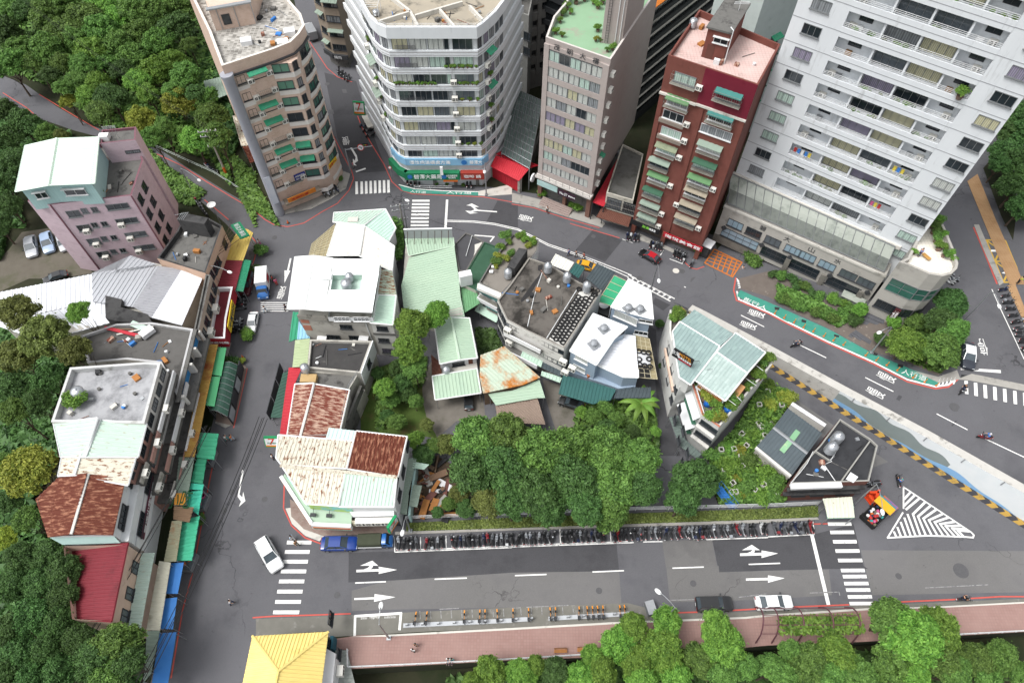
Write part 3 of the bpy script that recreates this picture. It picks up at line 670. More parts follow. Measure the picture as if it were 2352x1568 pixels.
gtext('人行道',(2,1310,1334),(2,1485,1338),(2,1310,1314),PAINT,.145); gtext('人行道',(2,1060,1325),(2,1170,1333),(2,1062,1308),PAINT,.145)
gtext('YouBike',(10,852,1105),(10,782,1106),(10,852,1124),PAINT,.04); gtext('新北市公共自行車',(10,962,1102),(10,885,1104),(10,962,1119),PAINT,.04); gtext('停放區',(10,766,1110),(10,722,1112),(10,766,1126),PAINT,.04)
# manholes
for p,r in (((7,1268,370),.95),((7,1170,300),.5),((6,128,68),.45),((2,490,580),.5),((9,1545,380),.45),((7,878,348),.5)):
    b=MB(); b.lathe([(r,.02),(r,.042)],c=P(p),n=20); struct('manhole_cover',b,mat('cast_iron','4a4a4c','58585a',5,.6,rough=.8))
for p,r in (((8,1285,1235),.7),((12,1330,792),.95)):
    b=MB(); q=PR(p) if p[0]==8 else P(p); b.lathe([(r,.02),(r,.044 if p[0]==12 else .06)],c=q,n=20); struct('manhole_cover',b,mat('cast_iron','4a4a4c'))
b=MB(); b.lathe([(.55,.02),(.55,.05)],c=P((7,1128,297)),n=20); struct('manhole_cover',b,CONCL)
for q in (Q(2,590,615,620,615,628,640,598,640),Q(2,500,755,530,755,538,785,508,785),Q(1,150,680,185,680,200,710,165,710)): bars('drain_grate',[q],.031,m=mat('cast_iron','4a4a4c'))
bars('drain_grate',[Q(8,1190,1012,1245,1018,1245,1055,1190,1050),Q(8,1328,1010,1388,1018,1382,1045,1326,1036),Q(8,1565,1060,1620,1066,1618,1095,1568,1088),Q(8,45,545,80,550,75,568,45,565),Q(8,232,630,265,640,258,656,228,648),Q(8,455,733,490,743,485,756,452,748),Q(8,725,858,755,866,750,882,720,875),Q(8,893,938,930,945,926,965,890,957)],.066,True,m=mat('grate_black','2c2d2f'))
bars("road_patch",[Q(8,900,1150,1300,1330,1270,1365,880,1180)],.036,True,ASPHD)
for p in ((10,560,960),(11,600,930),(11,1250,880),(12,900,830),(9,1600,250),(7,560,60),(10,60,300)): b=MB(); b.lathe([(.4,.02),(.4,.041)],c=P(p),n=16); struct('manhole_cover',b,mat('cast_iron','4a4a4c'))
# kerb, pavements and yards
PAVE=mat('brick_pavement','8a7a72','93857c',1,.6,brick=(.4,.2,.02,'6b625c','7d5f58'),rough=.9)
def pave(name,pts,m,h=.14,z=0):
    b=MB(); b.prism([P(p,z) for p in pts],z-.05,z+h); return struct(name,b,m)
pave('corner_pavement',RG(10,235,300,245,420,330,505,470,555,700,545,940,540,955,480,655,490,390,480,330,360),PAVE)
pave('kerb',RG(10,205,365,250,470,340,552,440,590,470,556,330,506,246,420,240,360),CONCL,.12)
pave('verge_kerb',RG(10,960,525,1766,500)+RG(11,1766,440)+RG(12,340,425,350,440)+RG(11,1766,462)+RG(10,1766,515,960,545),CONC,.1)
pave('grass_verge',RG(10,1040,465,1766,428)+RG(11,1766,365)+RG(12,340,345,345,425)+RG(11,1766,440,880,468)+RG(10,1766,500,1040,520),GRASS,.13)
TAPE=mat('patched_paving','66655f','75736d',1,.7,'8c8a86',.7,.58,.15,rough=.95,bump=.2)
pave('worn_paving',RG(10,0,1125,400,1107,650,1098,1766,1045)+RG(11,800,1015,1090,1090,1766,1070)+RG(12,560,1036,1766,985,1766,1015,700,1050,0,1105)+RG(11,1610,1112,0,1190)+RG(10,1200,1210,500,1250,480,1210,0,1240),TAPE,.03)
PROM=mat('promenade_brick','8d716b','987d76',.25,.7,brick=(.35,.35,.03,'79605b','84655f'),rough=.9)
pave('promenade',RG(10,535,1265,700,1240,1200,1225)+RG(11,0,1200,700,1160,1610,1125)+RG(12,0,1108,680,1065,1180,1050,2600,975,2600,1165,1320,1240,700,1280,300,1300,0,1308)+RG(11,1100,1370,0,1410)+RG(10,1210,1440,640,1470,630,1340,530,1335),PROM,.18)
pave('promenade_kerb',RG(10,640,1250,900,1235)+RG(11,0,1188,700,1148,1610,1112)+RG(12,0,1096,680,1052,1180,1040,2600,963,2600,975,1180,1050,680,1066,0,1110)+RG(11,1610,1125,700,1162,0,1202)+RG(10,900,1248),CONCL,.2)
patch('garden_ground',RG(6,800,980,1000,900,1180,900,1150,1060,1180,1300,1250,1450,1130,1430,900,1480,720,1420,720,1150),GRASS,.05)
patch('yard',RG(6,1140,1020,1220,900,1560,1150,1580,1300,1380,1330,1250,1440,1180,1330,1150,1200),YARD,.055)
patch('yard',RG(7,210,1040,330,1080,440,1220,430,1390,300,1390,240,1200),YARD,.056)
patch('dirt_lot',RG(10,1050,330,1100,0,1250,0,1420,100,1420,420,1060,440),mat('rubble_dirt','40362c','514438',.8,.7,'6b5c4c',.6,.55,.1,rough=1,bump=.5),.057)
patch('parking_yard',RG(5,-40,250,60,150,150,30,350,0,640,310,420,350,200,350,0,440,-40,420),DIRT,.05)
patch('garden_ground',[(1700,960),(1745,888),(1815,915),(1840,960),(1800,1160),(1650,1160),(1620,1080)],SOIL,.06)
patch('alley',RG(7,900,650,990,700,1010,1050,1080,1300,1160,1568,1010,1568,1000,1200,960,800),ASPHD,.045)
pave('forecourt',RG(2,200,1475,380,1440,520,1370,620,1300,650,1200,600,1180,560,1280,380,1380,160,1440),CONC,.13)
pave('forecourt',RG(3,0,1330,300,1400,560,1480,640,1540,620,1568,400,1500,150,1425,0,1395),CONC,.12)
pave('forecourt',RG(2,1530,1320,1762,1270,1762,1340,1600,1352,1530,1348),CONCL,.12)
pave('forecourt',RG(16,0,470,110,520,480,690,460,730,250,640,0,560),CONC,.1)
pave('shop_pavement',RG(14,1000,420,1120,400,1050,640,1010,640)+RG(14,960,1420,1130,1520,1040,1568,900,1500),CONC,.1)
pave('shelter_island',RG(14,1060,620,1200,600,1335,745,1240,1180,1150,1540,900,1480),mat('island_paving','6d5f58','7a6d66',1,.6),.12)
pave('corner_pavement',RG(13,1080,280,1200,370,1400,520,1465,600,1465,680,1380,960,1300,900,1400,600,1250,420),CONCD,.12)
rpoly('pavement',RG(8,1000,985,1170,1025,1300,980,1320,1035,1400,1005,1766,1080,1766,1125,1380,1050,1310,1045,1175,1068),CONC,.07)
rpoly('pavement',RG(8,1415,-20,1450,-20,1620,380,1590,400,1480,150),CONC,.09)
rpoly('hillside',RG(4,1480,1160,1700,900,3000,700,3000,2300,1830,1960,1600,1480),SOIL,.07); rpoly('orange_path',RG(4,1370,1250,1440,1200,1560,1500,1762,1960,1660,1960),mat('orange_tiles','9c7a58','a98a68',.5,.6,brick=(.4,.4,.03,'836546','957350'),rough=.9),.095)
rpoly('orange_path',RG(8,1640,400,1700,390,1790,620,1790,720),mat('orange_tiles','b58350'),.1)
rpoly('plaza',RG(7,1560,350,1640,330)+RG(8,0,300,300,430,620,600,720,640,820,600,960,640,1120,640,1330,900,1170,1020,900,900,700,850,420,695,210,595)+RG(7,1762,475,1575,420),mat('stone_plaza','5d5550','6d655f',.8,.7,'8a8378',1.4,.6,.05,rough=.9),.042)
rpoly('garden_bed',RG(8,60,480,320,600,480,690,560,640,300,500,60,400),SOIL,.06)
for i in range(5):
    b=MB(); a=PR((8,640+i*8,640-i*22)); c=PR((8,790+i*4,690-i*20)); d=(c-a).normalized(); n=V((-d.y,d.x,0)); b.prism([a-n*.5,c-n*.5,c+n*.5,a+n*.5],1.5,a.z+.15+.13*i); struct('steps',b,mat('dark_granite','4d4e52','5a5b60',1,.6))
for i in range(3):
    b=MB(); a=PR((8,560+i*14,735-i*8)); c=PR((8,695+i*10,810-i*6)); d=(c-a).normalized(); n=V((-d.y,d.x,0)); b.prism([a-n*.4,c-n*.4,c+n*.4,a+n*.4],1.5,a.z+.1+.1*i); struct('steps',b,mat('dark_granite','4d4e52'))
# retaining wall with the mural, chevron barrier
W0=Wall(_S+_D*3,_S+_D*84); rw=empty('retaining_wall',W0.pt(40,0),'long concrete retaining wall beside the bridge ramp with a blue wave mural','wall')
b=MB(); ks=[0,2,6,10,14,19,25,31,37,43,49,59,77,81]
for a,c in zip(ks,ks[1:]):
    za,zb=[zr(*W0.pt(s,0).xy)+.3 for s in (a,c)]
    A,B,C,D=W0.pt(a,-.2,-.9),W0.pt(c,-.2,-.9),W0.pt(c,-.2,.35),W0.pt(a,-.2,.35); 
    top=[V((*A.xy,za)),V((*B.xy,zb)),V((*C.xy,zb)),V((*D.xy,za))]; b.add([A,B,C,D]+top,[(3,2,6,7),(4,5,6,7)[::-1],(1,0,4,5)]+([(0,3,7,4)] if a==0 else [])+([(2,1,5,6)] if c==81 else []))
b.build('wall',mat('ramp_wall','aaa8a3','bcbab5',.8,.7,'7f7d78',.7,.55,.12,rough=.9),rw)
MUW=mat('mural_white','dcdfe0','cfd6d9',.5,.6,rough=.8); MUB=mat('mural_blue','8db4d6','7aa6d0',.4,.7,rough=.8); MUG=mat('mural_grey','86908f','7b8786',.6,.6,rough=.8)
top_=lambda s:zr(*W0.pt(s,0).xy)+.33
def strip(name,m,ss,lo,hi,o):
    b=MB()
    for a,c in zip(ss,ss[1:]): b.poly([W0.pt(a,lo(a),o),W0.pt(c,lo(c),o),W0.pt(c,hi(c),o),W0.pt(a,hi(a),o)])
    b.build(name,m,rw)
ss=[25+i*1.0 for i in range(56)]
strip('mural_panel',MUW,ss,lambda s:0.05,top_,.36)
strip('mural_panel',MUG,[25+i*.5 for i in range(34)],lambda s:.5,lambda s:min(top_(s)-.05,max(.6,top_(s)*(.93-.035*abs(s-30)+.08*math.sin(s*1.3)))),.366)
strip('mural_panel',MUB,[25+i*.5 for i in range(112)],lambda s:.06,lambda s:max(.3,1.15+.55*math.sin(s*.33)+.25*math.sin(s*.9+1)-.004*s),.372)
b=MB()
for s in range(27,80,5): W0.box(b,s,s+.12,top_(s)-.9,top_(s)+.1,.36,.44)
b.build('bracket',GALV,rw)
bar=empty('crash_barrier',W0.pt(40,0,1),'low barrier of black and yellow chevrons along the foot of the ramp wall','barrier')
b=MB(); L=81; n=92
for i in range(n):
    b.cur=i%2; a,c=L*i/n-1.5,L*(i+1)/n-1.5; k=.5
    A=[W0.pt(a,0,.42),W0.pt(c,0,.42),W0.pt(c+k,0,1.0),W0.pt(a+k,0,1.0)]; Bq=[W0.pt(a,.5,.42),W0.pt(c,.5,.42),W0.pt(c+k,.42,.66),W0.pt(a+k,.42,.66),W0.pt(a,0,1.02),W0.pt(c,0,1.02)]
    b.poly([Bq[0],Bq[3],Bq[2],Bq[1]]); b.poly([Bq[3],W0.pt(a,.05,1.05),W0.pt(c,.05,1.05),Bq[2]])
b.cur=1; b.poly([W0.pt(-1.5,0,.42),W0.pt(-1.5,.75,.42),W0.pt(-1,.62,.72),W0.pt(-1.5,.05,1.05)]); b.poly([W0.pt(79.5,0,.42),W0.pt(79.5,.75,.42),W0.pt(80,.62,.72),W0.pt(79.5,.05,1.05)])
b.build('barrier_block',[mat('barrier_yellow','a5843e','94793c',1,.7,'5f5440',1,.55,.15),mat('barrier_black','2f2f33','3b3b40',1,.7)],bar)
# ================================================================ tall buildings
def hs(base,top,zb=0.0):
    b=P(base,zb); return min((((P(top,z)-b).xy.length,z) for z in [zb+i*.1 for i in range(800)]))[1]
def banded(root,xy,solid,z0,z1,wm,core,ins=.35):
    w=MB()
    for a,b in solid: w.prism(xy,a,b,bot=True,top=b<z1-.5)
    w.build('wall',wm,root); c=MB(); c.prism(inset(xy,ins),z0,z1-.3,top=False); c.build('inner_wall',core,root)
def edgewalls(xy,pts):  # Wall between two roof points
    return Wall(pts[0],pts[1])
def flatroof(root,xy,h,par,rm,wm=None,pt=.25):
    inn=inset(xy,pt); q=ccw(xy); w=MB(); n=len(q)
    for i in range(n):
        j=(i+1)%n; w.poly([V((*q[i][:2],h+.003)),V((*q[j][:2],h+.003)),V((*inn[j],h+.003)),V((*inn[i],h+.003))]); w.poly([V((*inn[i],h)),V((*inn[j],h)),V((*inn[j],h-par)),V((*inn[i],h-par))])
    if wm: w.build('parapet',wm,root)
    r=MB(); r.poly([V((*p,h-par)) for p in inn]); r.build('roof',rm,root)
# ---- tan tiled apartment block
TAN=mat('tan_tile','c9b1a2','d0baac',.8,.6,'a48e80',.4,.57,.18,brick=(.3,.12,.012,'a6917f','b89d8a'),rough=.7)
TANW=mat('white_tile','d3cfca','dad6d2',1,.6,'b0a9a2',.5,.62,.12,brick=(.3,.12,.012,'b5b0aa','cdc8c2'),rough=.6)
h=29.3; tp=[P(p,h) for p in ((1,1525,455),(2,120,338),(2,240,290),(2,300,230),(2,335,172),(2,310,95),(2,215,-15),(2,120,-140),(1,1250,-140),(1,1330,0),(1,1435,215))]
rt=empty('apartment_building',cen(tp),'tan tiled apartment block with curved corner, white tile bands and grey brick roof','building')
w=MB(); w.prism(tp,-.2,h-.01,top=False); w.build('wall',TAN,rt)
flatroof(rt,tp,h,.9,mat('roof_brick_grey','bdbab4',None,.5,.7,'5c5954',.4,.52,.2,brick=(.6,.45,.06,'a5a29c','6a6762'),rough=.9),mat('cornice_white','d5d0c8','c7c2ba',1,.6),.4)
Wf=Wall(tp[0],tp[2]); W2=Wall(tp[2],tp[3]); W3=Wall(tp[3],tp[4])
bay=[Wf.pt(6.3,0,-.05),Wf.pt(9.4,0,1.3),Wf.pt(10.6,0,.9),W2.pt(.9,0,-.05)]
b=MB(); b.prism(bay,5,27,bot=True); b.build('bay',TAN,rt)
Wb1=Wall(bay[0],bay[1]); Wb2=Wall(bay[1],bay[2])
for k in range(9):
    z=25.15-2.9*k; b=MB()
    Wf.box(b,.9,6.4,z-.45,z+.35,.0,.08); Wb1.box(b,.1,Wb1.L+.04,z-.45,z+.35,0,.07); Wb2.box(b,0,Wb2.L,z-.46,z+.34,0,.06)
    W2.box(b,1.0,W2.L+.03,z-.45,z+.35,0,.07); W3.box(b,0,W3.L,z-.46,z+.34,0,.06); b.build('tile_band',TANW,rt)
b=MB()
for W_ in (Wall(tp[0],tp[1]),Wall(tp[1],tp[2]),W2,W3): W_.box(b,0,W_.L,27.35,27.6,0,.3)
b.build('cornice_line',FRAMED,rt)
b=MB(); b.smooth=True; c=Wf.pt(.2,0,.1); b.lathe([(.85,0),(.85,1),(.8,1.2),(.8,27.2),(.95,27.6),(.95,28)],c=c,n=18); b.build('corner_column',mat('column_grey','8d8f98','9a9ca4',.5,.6,'77767b',.4,.6,.15,rough=.7),rt)
b=MB(); Wf.box(b,-.4,.6,3.2,9.2,.98,1.02); b.build('banner',mat('banner_white','cfd2d8','b9c1d0',.6,.6),rt)
GL=[GLASSG,GLASS,CURT[2],mat('curtain_green','557d6c','638b78',1,.6,rough=.25)]
for k in range(9):
    z=26.4-2.9*k
    if k<8:
        window(rt,Wf,1.9,z,1.3,1.3,2,1,FRAMED,rnd.choice(GL)); window(rt,Wf,4.6,z,2.2,1.4,3,1,FRAMED,rnd.choice(GL))
        for W_,a,ww in ((Wb1,1.7,2.4),(Wb2,.62,.95),(W2,2.0,1.4),(W3,W3.L/2,1.2)): 
            if z>5: window(rt,W_,a,z,min(ww,W_.L-.1),1.35,2,1,FRAMED,rnd.choice(GL))
        if k in (1,4,7): cage(rt,Wf,4.6,z-.2,2.6,1.3)
        if k in (0,2,3,5,6,8): awning(rt,Wf,4.4,z+1.0,2.9,1.1,.4,[CANVG,GREYGR,CANVG][k%3])
        if k in (5,6): awning(rt,Wb1,1.6,z+.9,2.4,1.0,.4,CANVG)
        if k%2==0: cage(rt,Wf,1.9,z-.3,1.6,.9,.5)
        for a in (3.1,6.1): ac(rt,Wf,a,z-.5 if a<4 else z-.2)
b=MB(); Wf.box(b,1.5,8.2,2.3,2.6,0,1.6); b.build('shop_canopy',mat('canopy_brown','7d7468','8d8478',1,.6),rt)
sign('orange shop signboard above the street door of the tan block',Wf,4.6,3.3,5.2,.9,mat('sign_orange','c97a2c','b96f2c',1,.6),'',FRAMED,1.62,parts=[('活蝦料理',-.4,0,3.2,.5,mat('sign_red','a8352c'))])
sign('blue notice board with white lettering low on the tan block',Wf,5.6,6.1,2.0,1.3,mat('sign_navy','26347d'),'',WHITE,.25,parts=[('補習班招生',0,.25,1.6,.35,WHITE),('02-2911',0,-.3,1.5,.3,WHITE)])
sign('yellow curved shop sign with red lettering on the corner of the tan block',W2,1.6,5.2,2.6,.9,mat('sign_yellow','d3b42f'),'租屋中心',mat('sign_red','a8352c'),.2)
pw=[P(p,h-.9) for p in ((1,1490,215),(1,1762,165),(2,80,-120),(1,1380,-150))]
b=MB(); b.prism(pw,h-.9,h+2.6); b.build('stair_tower',TAN,rt)
Wp=Wall(pw[0],pw[1]); window(rt,Wp,2,h+.6,1.2,1.6,1,1,FRAMED,GLASS,sill=False)
b=MB(); Wp.box(b,-.3,Wp.L+.3,h+2.5,h+2.7,-.3,.4); 
for a in (1,3.5,6): b.tube([Wp.pt(a,h-.85,.12),Wp.pt(a,h+2.6,.12)],.06,5)
b.build('pipe',GALV,rt)
for p in ((2,235,235),(2,190,310),(1,1700,300)):
    q=P(p,h-.9); b=MB(); b.box((q.x,q.y,h-.55),(1.6,1.3,.7),.3); b.build('vent_box',WHITE,rt)
# ---- dim beige block in the alley behind
ap=[P(p) for p in ((2,500,430),(2,560,470),(2,655,480),(2,720,330),(2,640,100),(2,450,90))]
ra=empty('apartment_building',cen(ap),'dim beige apartment block deep in the alley above a dark curved shop sign','building')
b=MB(); b.prism(ap,2.6,27); b.build('wall',mat('dim_beige','8a7f72','96897b',.6,.7,'6d6358',.4,.55,.15),ra); b=MB(); b.prism(inset(ap,.5),-.1,2.6,top=False); b.build('inner_wall',CONCD,ra)
Wa,Wa2=Wall(ap[0],ap[1]),Wall(ap[1],ap[2])
for k in range(7):
    for W_,a in ((Wa,Wa.L/2),(Wa2,Wa2.L*.3),(Wa2,Wa2.L*.72)):
        window(ra,W_,a,5+k*3.1,1.6,1.3,2,1,FRAMED,rnd.choice([GLASS,CURT[2]])); 
        if (k+int(a))%2: awning(ra,W_,a,5.9+k*3.1,2,.8,.3,GREYGR)
b=MB(); Wa.box(b,0,Wa.L,2.5,3.4,0,.5); Wa2.box(b,0,Wa2.L,2.5,3.4,0,.5); b.build('fascia',FRAMED,ra)
wtext(ra,Wa2,'燒肉',Wa2.L*.3,2.95,1.6,.7,WHITE,.54)
# ---- white banded corner block
h=31.0; bp=[P(p,h) for p in ((2,540,-260),(2,690,-40),(2,775,112),(2,830,165),(2,890,190),(2,1520,190),(2,1565,160),(2,1650,82),(2,1712,0),(2,1850,-240))]
rb=empty('apartment_building',cen(bp),'white rounded apartment block with ribbon windows and planted balconies above a pharmacy','building')
BW=mat('white_band_wall','dadee1','d0d4d7',.6,.7,'a3a6a6',.9,.58,.16,rough=.6,stretch=(1.2,.2,1))
wb=[27.3-2.98*k for k in range(7)]+[6.75]; sol=[]; prev=h
for z in wb: t=z+(1.9 if z>7 else 1.55); sol.append((t,prev)); prev=z
sol.append((4.95,prev)); sol.append((2.5,3.75))
banded(rb,bp,sol,0,h,BW,mat('inner_white','c3c7c9','b5b9bb',.8,.6),.28)
flatroof(rb,bp,h,.8,mat('roof_blotched','8d877c','aaa08e',.3,.8,'5c5952',.4,.5,.15,rough=.95),BW,.45)
ib=inset(bp,.45); q=ccw(bp)
def inw(a,c):
    W=Wall(a,c); return Wall(W.pt(.1,0,-.28),W.pt(W.L-.1,0,-.28))
Wfr=Wall(bp[4],bp[5]); fr=inw(bp[4],bp[5]); cl=inw(bp[3],bp[4]); cl2=inw(bp[2],bp[3]); lf=inw(bp[1],bp[2]); lf0=inw(bp[0],bp[1]); cr=inw(bp[5],bp[6]); rf=inw(bp[6],bp[7]); rf2=inw(bp[7],bp[8])
for k,z in enumerate(wb):
    hh=1.85 if z>7 else 1.5; zc=z+hh/2+.02
    for a,ww in ((1.6,2.4),(4.3,2.6),(7.0,2.4),(8.6,.7),(11.0,3.0)): window(rb,fr,a,zc,ww,hh,3 if ww>1 else 1,1,FRAMEG,rnd.choice(CURT+[CURT[0],GLASS]),sill=False)
    for W_,n in ((cl,1),(cl2,1),(cr,1),(rf,2),(rf2,2),(lf,3)):
        for j in range(n): window(rb,W_,W_.L*(j+.5)/n,zc,min(W_.L/n*.72,3),hh,2,1,FRAMEG,rnd.choice(CURT),sill=False)
    b=MB()
    for W_ in (Wfr,Wall(bp[3],bp[4]),Wall(bp[5],bp[6]),Wall(bp[6],bp[7]),Wall(bp[2],bp[3])): W_.box(b,0,W_.L,z-.35,z-.27,0,.03); W_.box(b,0,W_.L,z-.8,z-.74,0,.03)
    b.build('groove',mat('groove_grey','8f8a8c'),rb)
    if k>1: ac(rb,fr,9.3,z+.6,1.0,.1)
    if k<2:
        b=MB(); [b.tube([Wfr.pt(.9,z+.25+.2*i,.08),Wfr.pt(4,z+.25+.2*i,.08)],.05,4) for i in range(4)]; b.build('railing',FRAMED,rb)
    if k==3: railing(rb,[Wfr.pt(.6,z,.0),Wfr.pt(4.5,z,0)],.7,FRAMED)
for k,a0,a1,n,li in ((2,.3,6.4,13,2),(2,9,13,7,2),(1,8.4,13,8,2),(3,9.3,13,4,3),(6,10,13.3,4,3)):
    for j in range(n):
        p=Wfr.pt(a0+(a1-a0)*j/max(1,n-1),wb[k]-.12,-.12); potplant(p,.34+.18*rnd.random(),rnd.choice((li,1,2)),'leafy balcony plant spilling over a ledge of the white rounded block',group='balcony plants on the white rounded block')
for k in range(1,6):
    W_=Wall(bp[6],bp[7]); awning(rb,W_,1.5,wb[k]+1.9,2,.9,.4,CANVG) if k in(1,3) else potplant(W_.pt(1.6,wb[k]-.1,0),.6,2,'leafy balcony plant spilling over a ledge of the white rounded block',group='balcony plants on the white rounded block')
    ac(rb,W_,.4,wb[k]-.2,1,.0); W_=Wall(bp[1],bp[2]); ac(rb,W_,W_.L*(.3+.1*k%1),wb[k]-.4)
    if k in (2,4): awning(rb,W_,W_.L*.7,wb[k]+1.7,3,1,.4,GREYGR)
    potplant(W_.pt(W_.L*(.2+.13*k),wb[k],-.1),.6,2,'leafy balcony plant spilling over a ledge of the white rounded block',group='balcony plants on the white rounded block')
b=MB()
for a in (((2,1060,80),(2,1115,180)),((2,1095,112),(2,1420,18)),((2,1265,70),(2,1365,186)),((2,1470,45),(2,1560,140)),((2,850,150),(2,1062,85)),((2,880,-60),(2,1062,82))):
    p0_,p1_=P(a[0],h-.3),P(a[1],h-.3); d=p1_-p0_; b.box(((p0_.x+p1_.x)/2,(p0_.y+p1_.y)/2,h-.45),(d.length,.35,.7),math.atan2(d.y,d.x))
b.build('roof_beam',CONCL,rb)
tank((2,830,110),h-.8,'steel water tank inside a pale frame on the roof of the white rounded block',.5,1.0)
b=MB(); q0=P((2,800,95),h-.8); 
for x in (-1.2,1.2):
    for y in (-1.2,1.2): b.tube([(q0.x+x,q0.y+y,h-.8),(q0.x+x,q0.y+y,h+1)],.04,4)
    b.tube([(q0.x+x,q0.y-1.2,h+1),(q0.x+x,q0.y+1.2,h+1)],.04,4)
for i in range(6): b.tube([(q0.x-1.2,q0.y-1.2+.48*i,h+1),(q0.x+1.2,q0.y-1.2+.48*i,h+1)],.03,4)
b.build('roof_frame',FRAMEW,rb)
railing(rb,[bp[2]+V((.2,-.1,0)),bp[3]+V((.2,.1,0)),bp[4]+V((.1,.2,0)),bp[5]+V((-.1,.2,0)),bp[6]+V((-.2,.1,0)),bp[7]+V((-.2,.1,0))],.5,FRAMEW,bars=2)
SB=mat('sign_lightblue','86b4d2','7aa9c9',1,.6); SG=mat('sign_green','1f6e4c','23774f',1,.5); SRB=mat('sign_brick_red','93392f'); SW=mat('sign_white','e4e6e6')
sgn=empty('shop_sign',Wfr.pt(6,5.8,.2),'long pale blue signboard wrapped round the second floor of the white rounded block','sign')
b=MB(); 
for W_ in (Wfr,Wall(bp[3],bp[4]),Wall(bp[5],bp[6]),Wall(bp[2],bp[3])): W_.box(b,-.04,W_.L+.04,5.15,6.6,.02,.25)
b.build('board',SB,sgn); wtext(sgn,Wfr,'慢性病連續處方箋',4.2,5.85,7.2,.8,SW,.27); wtext(sgn,Wfr,'碧潭大',12.3,5.85,2.2,.8,SW,.27)
b=MB(); b.lathe([(.5,0),(.5,.06)],M=Wfr.M(10.2,5.85,.26)@RX90,n=18); b.build('emblem',mat('emblem_blue','2f6fb0'),sgn)
sgn=empty('shop_sign',Wfr.pt(6,3.1,.8),'dark green pharmacy signboard along the arcade of the white rounded block','sign')
b=MB(); Wfr.box(b,-.6,9.3,2.45,4.0,.06,1.0); Wc=Wall(bp[3],bp[4]); Wc.box(b,-.2,Wc.L+.2,2.5,4.0,.05,.9); Wc2=Wall(bp[2],bp[3]); Wc2.box(b,-.5,Wc2.L,2.5,4,.05,.85); b.build('board',SG,sgn)
wtext(sgn,Wfr,'碧潭大藥局',3.6,3.2,5.0,1.0,SW,1.02); wtext(sgn,Wfr,'全民健康保險\n特約藥局',7.9,3.2,2.0,.9,SW,1.02)
for a in (.4,6.5): b=MB(); b.lathe([(.45,0),(.45,.06)],M=Wfr.M(a,3.2,1.01)@RX90,n=18); b.build('emblem',mat('emblem_blue','2f6fb0'),sgn)
sgn=sign('brick red shop sign with white lettering at the right end of the pharmacy arcade',Wfr,11.6,3.25,4.2,1.5,SRB,'',SW,.1,.9,parts=[('咖啡 鍋',0,0,3,.7,SW)])
b=MB()
for a in (1,4.6,8.4,12.4): Wfr.box(b,a-.3,a+.3,0,2.5,-.5,-.02)
b.build('pillar',CONCD,rb)
sign('green and white tall shop light box in front of the pharmacy sign',Wfr,6.2,4.9,.5,1.8,SW,'',SG,1.2,.3)
sign('orange banner hung under the pharmacy signboard',Wfr,7.6,2.2,2.6,.4,mat('sign_orange2','cc6a2e'),'',SW,.9,.1)
# ---- dark block and glass roof between the towers
dp=[P(p,0) for p in ((1160,225),(1262,190),(1300,90),(1150,90))]
rd_=empty('apartment_building',cen(dp),'dark grey tiled block with deep balconies behind the glass roof','building')
DKT=mat('dark_grey_tile','6d6c69','777672',.8,.6,'575653',.4,.58,.15,brick=(.3,.12,.015,'5a5957','686764'))
sol=[(0,4)]+[(4+3.1*k+1.5,4+3.1*k+3.1) for k in range(8)]
banded(rd_,dp,sol,0,29,DKT,CONCK,.9); b=MB(); b.prism(dp,28.81,29.2); b.build('roof',CONCD,rd_)
Wd=Wall(dp[0],dp[1]); b=MB()
for a in (0.5,4,7.5,Wd.L-.5): Wd.box(b,a-.4,a+.4,3,28.8,-.3,.15)
b.build('pilaster',DKT,rd_)
for k in range(8):
    for a in (2.2,5.8,9): window(rd_,Wd,a,4+3.1*k+.75,1.8,1.3,2,1,FRAMED,GLASS,out=-.85,sill=False)
lp_=[P(p,12) for p in ((1165,110),(1212,130),(1245,-40),(1165,-60))]
r_2,xy=house('apartment_building','grey wing with small barred windows at the top edge beside the white rounded block',lp_,20,mat('grey_wing','7f7f7c','8b8b88',.8,.6),CONCD)
Wl=Wall(lp_[0],lp_[1]); punched(r_2,Wl,[1.5,4.5],[13,16],1.5,1.5,2,FRAMED,[GLASS])
gl=empty('glass_canopy',P((1190,270),6),'large sloping glass roof on grey bars between two towers, behind the red gate','glass roof')
GG=mat('canopy_glass','4a5654','5a6663',.5,.7,'6f7a76',.6,.55,.15,rough=.15,spec=.6)
ga,gb,gc,gd=P((1152,352),5.0),P((1216,388),5.0),P((1246,232),8.0),P((1186,205),8.0)
b=MB(); b.slab([ga,gb,gc,gd],.08); b.build('glass_pane',GG,gl); b=MB()
for i in range(9): b.tube([ga.lerp(gb,i/8)+V((0,0,.05)),gd.lerp(gc,i/8)+V((0,0,.05))],.06,4)
for i in range(11): b.tube([ga.lerp(gd,i/10)+V((0,0,.07)),gb.lerp(gc,i/10)+V((0,0,.07))],.05,4)
for q_ in (ga,gb,gc,gd): b.tube([q_,(q_.x,q_.y,0)],.12,6)
b.build('glazing_bar',GALV,gl)
gw=empty('garden_wall',P((1225,330)),'rough stone side wall below the right edge of the glass roof','wall'); b=MB(); Wg=Wall(P((1218,392)),P((1262,268))); b.box(None,(Wg.L,.4,3),M=Wg.M(Wg.L/2,1.5)); b.build('stone_wall',DKT,gw)
gt=empty('gate',P((1170,400)),'bright red tiled gatehouse with red fence panels beside the pharmacy','gate')
a,b_,c,d=P((2,1650,1060),4.6),P((1217,386),4.6),P((1192,416),3.4),P((2,1615,1145),3.4)
sheet(gt,[d,c,b_,a],(0,3),mat('gate_red','b01f2c','bd2a38',.8,.6,rough=.5),.4,.05,name='roof'); e0,e1=a+(a-d)*.9,b_+(b_-c)*.9; e0.z=e1.z=3.6
